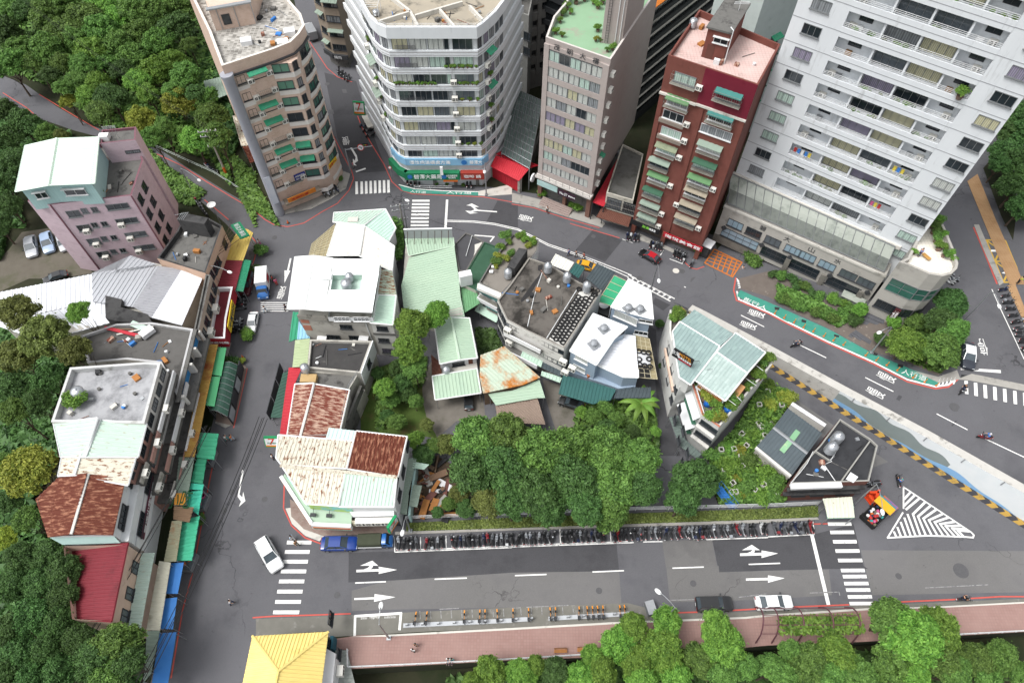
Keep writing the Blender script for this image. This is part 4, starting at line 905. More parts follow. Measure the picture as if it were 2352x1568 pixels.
sheet(gt,[a,b_,e1,e0],(0,3),_M['gate_red'],.4,.05,name='roof')
Wg=Wall(V((d.x+.3,d.y+.9,0)),V((c.x-.2,c.y+.9,0))); b=MB(); Wg.box(b,0,Wg.L,0,3.5,-.15,0); [Wg.box(b,i*.5,i*.5+.1,0.1,3.4,0,.06) for i in range(int(Wg.L*2))]; b.build('fence_panel',mat('gate_panel_red','a31d2a','ad2733',1,.6),gt)
for s in (-.3,Wg.L+.3): b=MB(); Wg.box(b,s-.25,s+.25,0,3.4,-.5,.1); b.build('gate_pillar',CONC,gt)
# ---- pinkish grey slab tower
h=31.2; cp=[P(p,h) for p in ((3,232,255),(3,680,410),(3,905,75),(3,1015,-90),(3,410,-90),(3,372,10),(3,285,112))]
rc=empty('apartment_building',cen(cp),'narrow pinkish grey tower with nine window bands and a green roof garden','building')
CW=mat('pink_grey_tile','a09794','a69d99',.8,.6,'857d7a',.35,.62,.15,brick=(.3,.12,.012,'948a86','a0948f'),rough=.7)
w=MB(); w.prism(inset(cp,.001),5.6,h-.01,top=False,bot=True); w.build('wall',CW,rc); b=MB(); b.prism(inset(cp,.9),-.1,5.6,top=False); b.build('inner_wall',CONCD,rc)
flatroof(rc,cp,h,1.1,mat('green_roof_coat','7d9c7e','86a688',.4,.7,'8f8c80',.45,.55,.15,rough=.9),mat('coping_pale','c5bfbb','b8b2ae',1,.6),.3)
Wc_=Wall(cp[0],cp[1]); Wr_=Wall(cp[1],cp[2])
b=MB(); Wc_.box(b,-.08,.75,5.6,h-.9,0,.25); Wc_.box(b,Wc_.L-.95,Wc_.L+.0,5.6,h-.9,0,.25)
for k in range(10): z=29.95-2.63*k; Wc_.box(b,.75,Wc_.L-.95,z-.47 if k else z-.3,z+.47 if k else z+.35,0,.17)
b.build('pilaster',CW,rc)
for k in range(9):
    z=28.63-2.63*k
    for j in range(5): window(rc,Wc_,1.6+1.75*j,z,1.72,1.7,2,1,FRAMEG,rnd.choice([CURT[0],CURT[2],CURT[4],CURT[1],CURT[3] if k in (2,4,6) else CURT[0],GLASS if rnd.random()<.5 else CURT[0]]),sill=False)
    if k<9: ac(rc,Wr_,.8+rnd.random()*.5,z-.2,.95)
wtext(rc,Wc_,'茂',2.0,30.35,.95,.9,FRAMED,.22); wtext(rc,Wc_,'朝',4.1,30.35,.95,.9,FRAMED,.22); wtext(rc,Wc_,'大',6.2,30.35,.95,.9,FRAMED,.22); wtext(rc,Wc_,'樓',8.3,30.35,.95,.9,FRAMED,.22)
awning(rc,Wr_,1.5,13.5,1.0,.8,.3,CANVG)
b=MB(); Wc_.box(b,-.2,Wc_.L+.2,5.3,5.7,-.2,1.0); b.build('canopy',mat('canopy_white','b9b5b0','c9c5c0',1,.6),rc); railing(rc,[Wc_.pt(0,5.7,.95),Wc_.pt(Wc_.L,5.7,.95)],.8,FRAMED,bars=2)
b=MB(); Wc_.box(b,-.05,.7,0,5.3,-.6,.1); Wc_.box(b,Wc_.L-.8,Wc_.L,0,5.3,-.6,.1); Wc_.box(b,5,5.6,0,5.3,-.6,.05); b.build('pillar',mat('brown_tile','6f5248','7b5d52',1,.6),rc)
for i in range(5):
    b=MB(); Wc_.box(b,1.2,7.2,0,.75-.15*i,.1+.35*i,.45+.35*i); b.build('step',mat('porch_stone','8c7d78','988a84',1,.6),rc)
sign('pale landscape banner over the porch of the narrow tower',Wc_,2.3,4.5,4.0,1.2,mat('banner_sky','b9cfcf','8fb0ac',.5,.7),'',WHITE,1.0,.06)
sign('dark plum sign reading 57 over the porch of the narrow tower',Wc_,6.2,4.3,3.4,1.2,mat('sign_plum','3a2633'),'',SW,1.0,.1,parts=[('No.57',-.6,0,1.5,.55,SW),('碧潭旅店',1.0,0,1.3,.3,SW)])
ws=empty('shop_sign',Wc_.pt(-1.2,4.6,.6),'round white sign disc projecting from the left side of the narrow tower','sign'); b=MB(); b.lathe([(.8,0),(.8,.25)],M=Wc_.M(-.9,4.7,.7)@Matrix.Rotation(R(90),4,'Y'),n=20); b.build('disc',SW,ws); b=MB(); b.tube([Wc_.pt(0,4.7,.0),Wc_.pt(-.9,4.7,.7)],.05,5); b.build('bracket',FRAMED,ws)
z0=h-1.1; sp=[P((3,612,296),z0),P((3,752,318),z0)]; d=(cp[2]-cp[1]).normalized(); t_=(sp[1]-sp[0]).normalized()
tw=[sp[0],sp[1],sp[1]+d*9,sp[0]+d*9]; b=MB(); b.prism(tw,z0,z0+11); b.build('stair_tower',CW,rc)
Wt=Wall(sp[0],sp[1]); b=MB()
for x in (.55,.95): b.tube([Wt.pt(x,z0+.2,.15),Wt.pt(x,z0+11,.15)],.035,4)
for i in range(26): b.tube([Wt.pt(.55,z0+.5+i*.4,.15),Wt.pt(.95,z0+.5+i*.4,.15)],.025,4)
b.build('ladder',FRAMED,rc); b=MB(); [b.tube([Wt.pt(x,z0,.1),Wt.pt(x,z0+9,.1)],.06,5) for x in (2.0,2.6)]; b.build('pipe',FRAMEW,rc)
for p,r in (((3,345,110),.7),((3,375,70),.8),((3,440,30),.9),((3,330,160),.6),((3,300,235),.7),((3,345,255),.55),((3,590,60),.8),((3,620,30),.9),((3,590,220),.7),((3,575,285),.6),((3,690,345),.7),((3,610,290),.45),((3,500,10),.8),((3,400,100),.6),((3,560,30),.7),((3,655,360),.5)):
    potplant(P(p,z0),r,rnd.choice((1,2,2,3)),'potted plant standing on the green roof of the narrow tower',group='potted plants on the green roof')
# ---- black glass tower
A=P((3,785,890),.0); Bq=P((3,1015,690),0); d=(Bq-A).normalized(); nn=V((-d.y,d.x,0)); kp=[A,A+d*30,A+d*30+nn*22,A+nn*22]
rk=empty('office_building',cen(kp),'black glass office building stepped with pale ledges, orange tiled roof edge on top','building')
KG=mat('black_glass_wall','17191b','202427',.5,.6,rough=.12,spec=.6); KS=mat('dark_grey_band','2f3133','393b3d',.6,.6,rough=.6)
hk=hs((3,785,890),(3,905,60)); nf=9; ph=(hk-2)/nf
banded(rk,kp,[(0,2)]+[(2+ph*(i+.62),2+ph*(i+1)) for i in range(nf)],0,hk,KS,KG,.3)
Wk=Wall(kp[0],kp[1]); b=MB(); b2=MB()
for i in range(nf):
    Wk.box(b,-.2,30,2+ph*(i+.6),2+ph*(i+.63),0,.35); 
    for j in range(20): Wk.box(b2,j*1.5,j*1.5+.07,2+ph*i,2+ph*(i+.6),-.3,-.2)
b.build('ledge',CONCL,rk); b2.build('mullion',FRAMED,rk); b=MB(); b.prism(kp,hk-.3,hk+.1); b.build('roof',CONCD,rk)
r0=[Wk.pt(-1,hk+.2,1),Wk.pt(14,hk+.2,1),Wk.pt(14,hk+2,-3),Wk.pt(-1,hk+2,-3)]; sheet(rk,r0,(0,3),mat('orange_tile_roof','b3672a','c0752f',1,.6),.4,.1,name='tiled_eave')
# ---- red brick block
h=34.0; rp=[P(p,h) for p in ((3,1075,380),(3,1695,585),(3,1848,305),(3,1290,65))]
RT=mat('red_brick_tile','6d3d34','774840',.6,.6,'523029',.35,.55,.2,brick=(.24,.09,.012,'60403a','65352c'),rough=.75)
rr=empty('apartment_building',cen(rp),'red brick apartment block with awnings on every floor and a pink tiled roof','building')
w=MB(); w.prism(rp,3.2,h-.01,top=False,bot=True); w.build('wall',RT,rr); b=MB(); b.prism(inset(rp,1.2),-.1,3.2,top=False); b.build('inner_wall',mat('shop_interior','5d564f','4d4741',1,.6),rr)
flatroof(rr,rp,h,.9,mat('pink_roof_tile','bfa8a2','c9b4ae',.5,.6,'8f7a74',.4,.56,.16,brick=(.45,.45,.03,'9c827d','c4a29c'),rough=.8),RT,.25)
Wr=Wall(rp[0],rp[1]); L=Wr.L
CR=mat('crimson_paint','64182a','6e2030',.5,.6,'601022',.5,.6,.15,rough=.6)
b=MB(); s0=Wr.hit((3,1310,560))[0]; Wr.box(b,s0,L,28.6,h-.05,0,.05); b.build('painted_panel',CR,rr)
b=MB(); Wr.box(b,-.05,s0,28.2,28.5,0,.35); Wr.box(b,s0,L+.05,28.3,28.6,0,.3); b.build('ledge',CONCL,rr)
b=MB(); [Wr.box(b,a-.35,a+.35,3.2,28.2,0,.18) for a in (.4,6.3,L-.4)]; b.build('pier',RT,rr)
AWG=[GREYGR,mat('olive_awning','77806a','858e76',.6,.7,'5f6753',.5,.55,.15),mat('dark_green_awning','30533f','3f6350',.6,.7),mat('leaf_green_awning','557a52','628760',.6,.7),mat('teal_awning','376f6a','437d78',.6,.7),mat('tan_awning','8a8273','999080',.6,.7)]
its=[((1190,545),'c',0),((1140,705),'ac',3),((1110,800),'w',0),((1095,915),'w',0),((1062,1030),'ao',1),((1015,1125),'ao',0),((1005,1225),'ao',3),((970,1325),'ao',2),((950,1420),'ac',0),((930,1505),'ac',0),
 ((1490,665),'ac',4),((1435,815),'ac',4),((1405,910),'W',0),((1360,1020),'ao',0),((1325,1140),'ao',2),((1290,1245),'ao',3),((1265,1330),'ao',5),((1230,1425),'ao',5),((1195,1515),'ao',5)]
for (x,y),k,m_ in its:
    a,z=Wr.hit((3,x,y)); a=min(max(a,2.2),L-2.2); wd=3.6 if a<6 else 3.9
    window(rr,Wr,a,z,wd-.5 if k!='W' else 4.6,1.35,3 if k!='W' else 4,1,FRAMEW if k in'wWo' or rnd.random()<.5 else FRAMEG,rnd.choice([GLASS,CURT[2],CURT[0],CURT[4]]),out=.0)
    if k=='w' : b=MB(); Wr.box(b,a-1.9,a+1.9,z-1.3,z-.75,0,.5); b.build('flower_ledge',mat('ledge_grey','7a7068','857b72',1,.6),rr)
    if 'c' in k: cage(rr,Wr,a,z-.1,wd,1.5,.8)
    if 'a' in k: awning(rr,Wr,a,z+.95,wd-.2,.85,.4,AWG[m_])
    if 'o' in k: cage(rr,Wr,a,z-.75,wd-.4,.6,.6)
    if rnd.random()<.6: ac(rr,Wr,a+wd/2+.45 if rnd.random()<.5 else a-wd/2-.3,z-.3,.9)
pa=[P((3,1300,392),h-.9),P((3,1446,432),h-.9)]; hp=hs((3,1446,432),(3,1508,232),h-.9); dd=(rp[2]-rp[1]).normalized()
pb=[pa[0],pa[1],pa[1]+dd*7.5,pa[0]+dd*7.5]; b=MB(); b.prism(pb,h-.9,hp); b.build('stair_tower',RT,rr); b=MB(); b.prism(inset(pb,-.25),hp-.02,hp+.25); b.build('stair_tower_roof',CONCD,rr)
Wp=Wall(pa[0],pa[1]); window(rr,Wp,2,h+2,1.9,.8,2,1,FRAMEW,GLASS,hood=True); b=MB(); Wp.box(b,.5,1.5,h-.9,h+1.2,0,.04); b.build('door',mat('door_brown','5d3c35'),rr); b=MB(); Wp.box(b,1.9,2.7,h-.9,h-.2,.4,.9); b.build('box',FRAMEW,rr)
b=MB(); [b.tube([Wp.pt(Wp.L+.3,h-.9,.2),Wp.pt(Wp.L+.3,hp+.6,.2),Wp.pt(Wp.L-.2,hp+.7,-.2)],.07,6)]; q=V(pb[3]); b.tube([(q.x+1,q.y-3,hp+.3),(q.x+1,q.y-3,hp+1.6)],.04,5); [b.tube([(q.x+.2,q.y-3+.0,hp+1.2+.15*i),(q.x+2.2,q.y-3,hp+1.2+.15*i)],.03,4) for i in range(3)]; b.build('roof_pipe',FRAMEW,rr)
tank((3,1240,195),h-.9,'dark roof tank in the back corner of the pink tiled roof',.55,1.5)
sgn=sign('red signboard with large white lettering over the right hand shop of the red brick block',Wall(Wr.pt(5.9,0,0),Wr.pt(L+.4,0,0)),(L+.4-5.9)/2,3.6,L-5.6,1.0,mat('sign_crimson','a01c28'),'海悅美食館',SW,.9,.15)
sign('black signboard with green and white lettering on the red brick block',Wr,2.6,3.5,5.2,1.0,mat('sign_black','1d1d1f'),'',SW,.9,.15,parts=[('蔬果',.2,0,1.3,.6,mat('sign_leafgreen','7fc24a')),('健康屋',1.4,0,1.2,.5,SW)])
b=MB(); [Wr.box(b,a-.35,a+.35,0,3.2,-.7,.1) for a in (.4,5.9,L-.4)]; b.build('pillar',mat('brick_pillar','7e4a3d','8a5547',.8,.6,brick=(.24,.1,.012,'6b4d44','75443a')),rr)
# ---- pale block behind the red one
pp=[P(p,22) for p in ((1625,60),(1720,110),(1850,40),(1700,-60))]
rq,xy=house('apartment_building','pale mint tiled block with green awnings glimpsed behind the red brick block',pp,36,mat('pale_mint_tile','b9c3c0','aeb8b5',.8,.6,'8f9a96',.4,.6,.15),CONCD)
for W_ in (Wall(pp[0],pp[1]),Wall(pp[1],pp[2])):
    for k in range(5):
        for a in (2.5,7,11.5):
            if a<W_.L-1: window(rq,W_,a,8+k*3.2,2,1.4,2,1,FRAMED,GLASS); awning(rq,W_,a,9+k*3.2,2.4,1,.4,CANVG if (k+int(a))%2 else AWG[2])
# ---- white tower block on its stone podium
z0=12.0; A=P((3,1530,1215),z0); B=P((8,970,185),z0); Wt=Wall(A,B); L=Wt.L; HT=50.0
TW=mat('white_tower_render','d2d6d9','c8ccd0',.6,.7,'a6a9aa',.9,.57,.18,rough=.7,bump=.1,bs=4,stretch=(1.2,.15,1))
rt=empty('apartment_tower',Wt.pt(L/2,0,-8),'large white apartment tower with rows of recessed balconies, standing on a stone podium','building')
R0,R1=6.35,23.2; D=-1.5; bk=-17
xy=[Wt.pt(0,0),Wt.pt(R0,0),Wt.pt(R0,0,D),Wt.pt(R1,0,D),Wt.pt(R1,0),Wt.pt(L,0),Wt.pt(L,0,bk),Wt.pt(0,0,bk)]
b=MB(); b.prism(xy,5,HT); b.build('wall',TW,rt); b=MB(); b.prism([Wt.pt(0,0),Wt.pt(L,0),Wt.pt(L,0,bk),Wt.pt(0,0,bk)],HT+.01,HT+.3); b.build('roof',CONCL,rt)
fl=[39.9-3.33*k for k in range(-3,9)]   # top of each white balcony front
SL=mat('balcony_slab','c2c6ca','b5b9bd',.6,.7,'92969a',.4,.62,.15)
b=MB(); g=MB(); bd=[R0,10.9,15.2,19.5,R1]
for z in fl:
    Wt.box(b,R0+.002,R1-.002,z-1.3,z,-.18,.06); Wt.box(b,R0+.002,R1-.002,z-1.3,z-.55,D+.002,-.18)
    for a0,a1 in ((0,R0-.01),(R1+.01,L)): Wt.box(g,a0,a1,z-.72,z-.62,0,.02)
    Wt.box(g,R0,R1,z-.72,z-.62,.06,.075)
    for a in bd[1:4]: Wt.box(b,a-.12,a+.12,z-.55,z+2.02,D+.002,-.2)
b.build('balcony_front',TW,rt); g.build('groove',mat('groove_grey2','94969a'),rt)
for z in fl:
    r=MB()
    for i in range(3): r.tube([Wt.pt(R0+.05,z+.2+.2*i,-.06),Wt.pt(R1-.05,z+.2+.2*i,-.06)],.025,4)
    for i in range(15): a=R0+.1+(R1-R0-.2)*i/14; r.tube([Wt.pt(a,z,-.06),Wt.pt(a,z+.62,-.06)],.025,4)
    r.build('railing',FRAMEW,rt)
WD=Wall(Wt.pt(0,0,D),Wt.pt(L,0,D)); bp_='balcony plants on the white tower'
for k,z in enumerate(fl):
    fz=z-.55
    for i,(a0,a1) in enumerate(zip(bd,bd[1:])):
        c=(a0+a1)/2
        if i in (1,2): window(rt,WD,c,fz+1.28,a1-a0-.4,2.2,4,1,FRAMEG,rnd.choice([GLASS,GLASS,CURT[0],CURT[1],CURT[2],CURT[6],CURT[3]]),sill=False)
        else:
            window(rt,WD,c+(.3 if i else -.2),fz+1.6,1.7,.8,2,1,FRAMED,GLASS,sill=False)
            if rnd.random()<.75: ac(rt,WD,a0+.9 if i==0 else a1-1.0,fz+.45,.95)
            if rnd.random()<.55: b=MB(); WD.box(b,c-.9,c-.1,fz,fz+.55+.4*rnd.random(),.2,.7); b.build('balcony_box',rnd.choice([FRAMEW,GALV,mat('box_wood','86643f')]),rt)
        if rnd.random()<.5:
            for j in range(rnd.randrange(2,5)): potplant(Wt.pt(a0+.5+rnd.random()*(a1-a0-1),fz,-.45),.34+.2*rnd.random(),rnd.choice((0,1,2,2,4)),'small pot plant behind the rail of a tower balcony',group=bp_)
    for a,ww in ((2.95,2.35),(26.5,2.5)): window(rt,Wt,a,z-1.75,ww,1.45,3,1,FRAMEG,rnd.choice(CURT),sill=True,hood=False)
potplant(Wt.pt(22.3,fl[4]-.2,.1),1.1,2,'big bright leafy shrub overhanging the right end of a tower balcony',group=bp_)
CL=[mat('cloth_'+n,c) for n,c in (('pink','b5547e'),('blue','3f78c0'),('white','d5d5d5'),('navy','2a3550'),('teal','3f8f8c'),('red','a83434'),('yellow','c9b648'))]
for k,a0,n in ((8,20,3),(9,6.8,5),(10,19.8,3)):
    if k<len(fl):
        cl=empty('washing_line',Wt.pt(a0,fl[k],-.5),'coloured washing hung along a balcony of the white tower','laundry','washing on the tower balconies'); b=MB(); b.tube([Wt.pt(a0-.2,fl[k]+1.1,-.55),Wt.pt(a0+n*.55+.2,fl[k]+1.1,-.55)],.02,4); b.build('line',GALV,cl)
        for j in range(n):
            b=MB(); x=a0+.55*j; pts=[Wt.pt(x,fl[k]+1.1,-.55),Wt.pt(x+.42,fl[k]+1.1,-.55),Wt.pt(x+.4,fl[k]+.35-.2*rnd.random(),-.5),Wt.pt(x+.03,fl[k]+.3,-.5)]; bk_=[p+V((Wt.n.x,Wt.n.y,0))*.05 for p in pts]; b.add(pts+bk_,[(0,1,2,3),(7,6,5,4),(0,4,5,1),(1,5,6,2),(2,6,7,3),(3,7,4,0)]); b.build('garment',rnd.choice(CL),cl)
# podium
GA,GB=V((34.24,80.66)),V((60.39,63.21)); Wm=Wall(GA,GB); PL=26.2; hp=9.05
bk_=lambda s,o:Wm.pt(s,0,-o)
ter=[P(p,14.9) for p in ((8,962,205),(8,905,232),(8,1110,318),(8,1200,333),(8,1262,318),(8,1302,280),(8,1310,245),(8,1290,170),(8,1228,20),(8,1180,-80),(8,1090,-60))]
pod=[Wm.pt(0,0),Wm.pt(PL,0),bk_(PL,9),bk_(0,22)]
STN=mat('podium_stone','a09d97','aaa7a1',.6,.7,'7b7974',.4,.55,.18,brick=(1.2,.6,.012,'8b8883','999690'),rough=.8)
RUB=mat('rubble_stone','6b6862','7d7a73',.7,.7,brick=(.5,.3,.04,'45433f','5d5a55'),rough=.95)
rp_=empty('podium',cen(pod,2),'three storey grey stone podium with dark window strips and a rounded right end','building')
b=MB(); b.prism(pod,1.6,hp,bot=True); b.build('wall',STN,rp_); b=MB(); b.prism(inset(pod,.8),-.5,1.6,top=False); b.build('base_wall',mat('base_dark','45433f','504e49',1,.6),rp_)
SKY_=mat('sky_glass','8fa3b0','7e94a2',.8,.6,rough=.1,spec=.6)
for a in (2.7,5.9,9.2,12.6,15.0,18.2,21.6,24.4): window(rp_,Wm,a,6.15,2.6,1.5,3,1,FRAMED,rnd.choice([SKY_,SKY_,GLASS,CURT[6]]))
for a,w_ in ((4.2,6.4),(10.2,4.2),(15.4,4.8),(21.9,5.2)): window(rp_,Wm,a,3.55 if a>6 else 3.7,w_,1.9,5,2,FRAMED,SKY_ if a<6 else GLASS)
b=MB(); Wm.box(b,-.02,8.2,.9,2.5,0,.14); b.build('rubble_band',RUB,rp_)
b=MB(); Wm.box(b,8.2,PL,1.6,2.4,0,.12); b.build('stone_band',STN,rp_)
b=MB(); Wm.box(b,-.05,PL+.05,8.75,9.15,0,.15); b.build('coping',CONCL,rp_)
for a in (12.7,18.6,24.6): b=MB(); Wm.box(b,a-.4,a+.4,0.2,4.4,.13,.5); b.build('stone_pier',RUB,rp_)
for a in (1.2,7.9,12.7,19.4,25.4): b=MB(); b.box(None,(.6,.4,.6),M=Wm.M(a,4.6,.2)@Matrix.Rotation(R(45),4,'Y')); b.build('wall_lamp',FRAMED,rp_)
for c,a in (('碧',7.0),('大',11.1),('山',15.1),('水',19.3)): wtext(rp_,Wm,c,a,7.8,1.0,1.0,FRAMED,.03)
for a in range(3,6): b=MB(); Wm.box(b,a*4.5-3,a*4.5+.6,0.8,1.55,-.7,-.55); b.build('shop_window',GLASS,rp_)
wt_=[ter[i] for i in range(1,9)]; tw_=ccw(ter)
b=MB(); b.prism(ter,1.5,14.9,top=False); q=inset(ter,.35); n=len(q); tc=ccw(ter)
for i in range(n):
    j=(i+1)%n; b.poly([V((*tc[i].xy,14.9)),V((*tc[j].xy,14.9)),V((*q[j],14.9)),V((*q[i],14.9))]); b.poly([V((*q[i],14.9)),V((*q[j],14.9)),V((*q[j],14.1)),V((*q[i],14.1))])
b.build('rounded_wall',STN,rp_); b=MB(); b.poly([V((*p,14.1)) for p in q]); b.build('terrace_floor',mat('terrace_tile','d8d3c8','e0dbd1',.5,.6,brick=(.5,.5,.03,'a9a49a','d2ccc0'),rough=.7),rp_)
E1=Wall(ter[1],ter[2])
window(rp_,E1,2.4,10.4,3.8,2.6,2,2,FRAMEG,GLASSG,sill=False); window(rp_,E1,2.6,6.0,4.0,1.7,5,1,FRAMED,GLASS)
for i in range(2,7):
    W_=Wall(ter[i],ter[i+1]); window(rp_,W_,W_.L/2,10.4,W_.L*.92,2.4,1,2,FRAMEG,GLASSG,sill=False); window(rp_,W_,W_.L/2,6.0,W_.L*.92,1.8,1,1,FRAMED,GLASS,sill=False)
E2=Wall(ter[2],ter[3]); E3=E2
gp=empty('glass_canopy',Wm.pt(12,hp,-2),'strip of sloping glass roof panels along the foot of the white tower','glass roof')
n=18; b=MB(); fr_=MB(); A0,A1=Wm.pt(.3,hp+.2,-.4),Wm.pt(PL-.5,hp+.2,-.4); B0,B1=Wt.pt(-.6,12.6,.4),Wt.pt(L-2.2,12.6,.4)
m0,m1=A0.lerp(B0,.5),A1.lerp(B1,.5); b.slab([A0,A1,m1,m0],.06); b.build('lower_glass',mat('grimy_glass','555b55','6b706a',.5,.7,'3d423f',.6,.5,.2,rough=.15,spec=.5),gp); b=MB(); b.slab([m0,m1,B1,B0],.06); b.build('glass_pane',mat('milky_glass','8c9289','a5aaa2',.35,.7,'6c746d',.5,.5,.2,rough=.2,spec=.5),gp)
for i in range(n+1): fr_.tube([A0.lerp(A1,i/n)+V((0,0,.05)),B0.lerp(B1,i/n)+V((0,0,.05))],.06,4)
fr_.tube([A0+V((0,0,.05)),A1+V((0,0,.05))],.1,5); fr_.tube([B0+V((0,0,.05)),B1+V((0,0,.05))],.12,5); fr_.build('glazing_bar',FRAMEG,gp)
b=MB(); Wt.box(b,-.8,L-1.5,12.3,12.9,.0,.38); b.build('ledge',CONCL,rp_)
for p,r in (((8,1130,40),.95),((8,1150,100),1.0),((8,1165,155),.9),((8,1200,200),.7),((8,1120,0),.9),((8,1190,60),.7),((8,1240,190),.6),((8,1265,225),.5),((8,1000,180),.6),((8,1145,-30),.9),((8,1215,150),.55)): potplant(P(p,14.1),r*1.15,rnd.choice((1,2,2)),'clipped green shrub in a pot on the rounded white terrace',group='terrace plants')
rec=empty('deck_chair',P((8,1082,210),14.1),'wooden deck chair on the white tiled terrace','chair'); q=P((8,1082,210),14.1)
b=MB(); b.box((q.x,q.y,14.5),(.6,1.3,.06),.5); b.build('seat',mat('deck_wood','a3793c','b58b4e',2,.6),rec); b=MB(); [b.tube([(q.x+dx,q.y+dy,14.1),(q.x+dx,q.y+dy,14.5)],.03,4) for dx in(-.25,.25) for dy in(-.4,.4)]; b.build('leg',FRAMEW,rec)
ent=empty('entrance_canopy',P((8,800,560),3),'glass and steel canopy above the podium entrance steps','canopy'); b=MB(); b.slab([Wm.pt(22.3,3.2,.2),Wm.pt(25.9,3.2,.2),Wm.pt(25.9,3,1.5),Wm.pt(22.3,3,1.5)],.12); b.build('panel',mat('milky_glass','8c9289'),ent)
sign('tall maroon sign board projecting from the rounded end of the podium',E1,E1.L-.4,5.8,.8,2.8,mat('sign_maroon','4a2226'),'水岸',SW,.6,.2)
# low buildings squeezed between the towers
l1=[P(p,6.5) for p in ((3,650,1325),(3,835,1380),(3,905,1060),(3,760,990))]
r1,xy=house('shop_building','small weathered concrete shop with a grilled front between the pink tower and the red block',l1,6.5,mat('grimy_white','a9a69b','b9b6ab',.8,.7,'6f6d63',.6,.52,.15),mat('grimy_roof','4f4f4c','626260',.6,.7,'36372f',.4,.5,.2,rough=.95,bump=.3),.4)
W_=Wall(l1[0],l1[1]); window(r1,W_,1.6,4.6,2.6,2.2,4,3,FRAMED,CURT[6]); window(r1,W_,4.3,4.6,2.2,2.2,4,3,FRAMED,GLASS); cage(r1,W_,3,4.5,5,2.4,.4)
sheet(r1,[W_.pt(-.3,3.1,.05),W_.pt(W_.L+.3,3.1,.05),W_.pt(W_.L+.5,2.6,2.3),W_.pt(-.6,2.6,2.3)],(0,3),mat('rust_brown_roof','5d3a30','6a463a',1,.7,'8a8078',.6,.62,.1),.3,.06,name='awning')
st=[P(p,4.2) for p in ((3,555,1392),(3,632,1422),(3,798,1068),(3,748,1052))]
rs=empty('passage_roof',cen(st),'long narrow red roof over the passage beside the pink tower','roof'); sheet(rs,[V((*p.xy,4.2)) for p in st],(0,3),REDR,.8,.03,name='roof'); b=MB(); [b.tube([(p.x,p.y,0),(p.x,p.y,4.1)],.1,5) for p in st]; b.build('post',FRAMED,rs)
b=MB(); q=P((3,735,1080),4.3); b.box((q.x,q.y,5),(1.2,.9,1.3),.4); b.build('air_conditioner',FRAMEG,rs)
l2=[P(p,3.0) for p in ((16,835,605),(16,975,670),(16,1045,575),(16,930,520))]
rg=empty('guard_booth',cen(l2),'small dark guard booth with a white roof between the red block and the podium','booth'); b=MB(); b.prism(inset(l2,.3),0,2.8,top=False); b.build('wall',CONCK,rg); b=MB(); b.prism(l2,2.8,3.0,bot=True); b.build('roof',WHITE,rg)
# ================================================================ low buildings
def Z3(r,z,*xy): return [P((r,xy[i],xy[i+1]),z) for i in range(0,len(xy),2)]
def pz(r,x,y,z): return P((r,x,y),z)
GREYW=mat('grey_stained_render','a5a29b','b3b0a8',.7,.7,'74716a',.5,.53,.18,rough=.9); MINTW=mat('mint_wall','a9c2bd','9bb5b0',.8,.6,'8aa39d',.5,.6,.12,rough=.6)
PINKW=mat('pink_tile_wall','c2adb6','cbb8c0',.7,.6,'9b8992',.7,.57,.18,brick=(.6,.12,.012,'9d8992','ae9aa3'),rough=.75); PEACH=mat('peach_render','c0a28d','c9ac98',.6,.7,'927767',.4,.58,.16)
BLUEG=mat('blue_grey_metal_wall','93a3b3','8797a8',.6,.6,'a7b4c1',.5,.62,.12,rough=.5,stripe=(.3,'8393a3',.12)); BRICKW=mat('weathered_brick','7d5148','6b463f',.6,.7,'4a3a36',.5,.52,.2,brick=(.24,.09,.015,'5c4843','70453d'),rough=.9)
def wins(root,W,ss,zs,w=1.5,h=1.2,fr=None,panes=None,**k): punched(root,W,ss,zs,w,h,2,fr or FRAMEG,panes,**k)
def canopy(name,label,r,z,xy,m,rd=(1,2),cat='awning',drop=0,zs=None,per=.5,posts=True,group=None,amp=.06,flat=False,trim=None):
    pts=Z3(r,z,*xy)
    if zs: pts=[pz(r,xy[2*i],xy[2*i+1],zs[i]) for i in range(len(zs))]
    root=empty(name,cen(pts),label,cat,group)
    if flat: b=MB(); b.slab(pts,.06); b.build('cover',m,root)
    else: sheet(root,pts,rd,m,per,amp,trim=trim,name='cover')
    if posts:
        c=cen(pts)
        for p in pts:
            q=V((p.x,p.y,0)).lerp(V((c.x,c.y,0)),.06); b=MB(); b.tube([(q.x,q.y,0),(q.x,q.y,p.z-.12)],.05,5); b.build('post',GALV,root)
    return root
# ---- pink block with the mint roof room
z0=15.4; pk=Z3(1,z0,190,1385,345,1410,905,1345,985,1100,940,958,690,985,300,1120)
rk,xy=house('apartment_building','pink tiled five storey block with a pale mint roof room, beside the parking yard',pk,z0,PINKW,CONCD,.7,.25,mat('maroon_coping','7d5560','6d4a54',1,.6))
Wk=Wall(pk[1],pk[2]); Wr=Wall(pk[2],pk[3])
for (x,y),w_,hh in (((508,1470),1.9,1.3),((582,1450),.9,1.0),((652,1442),.9,1.0),((810,1420),3.2,1.1)):
    a,z=Wk.hit((1,x,y))
    for k in range(4):
        window(rk,Wk,a,z-3.05*k,w_,hh,3 if w_>2 else 2,1,FRAMEG,rnd.choice([GLASS,GLASS,CURT[6]]))
        if w_>1 and k in (1,2,3): ac(rk,Wk,a+.2 if w_<2 else a-1,z-3.05*k-.5)
for k in range(4):
    for a in (1.5,4.2): window(rk,Wr,a,13.2-3.05*k,1.4,1.5,2,1,FRAMED,GLASS)
for a in (-.06,Wk.L-.14): b=MB(); Wk.box(b,a,a+.2,0,z0,0,.12); b.build('corner_trim',_M['maroon_coping'],rk)
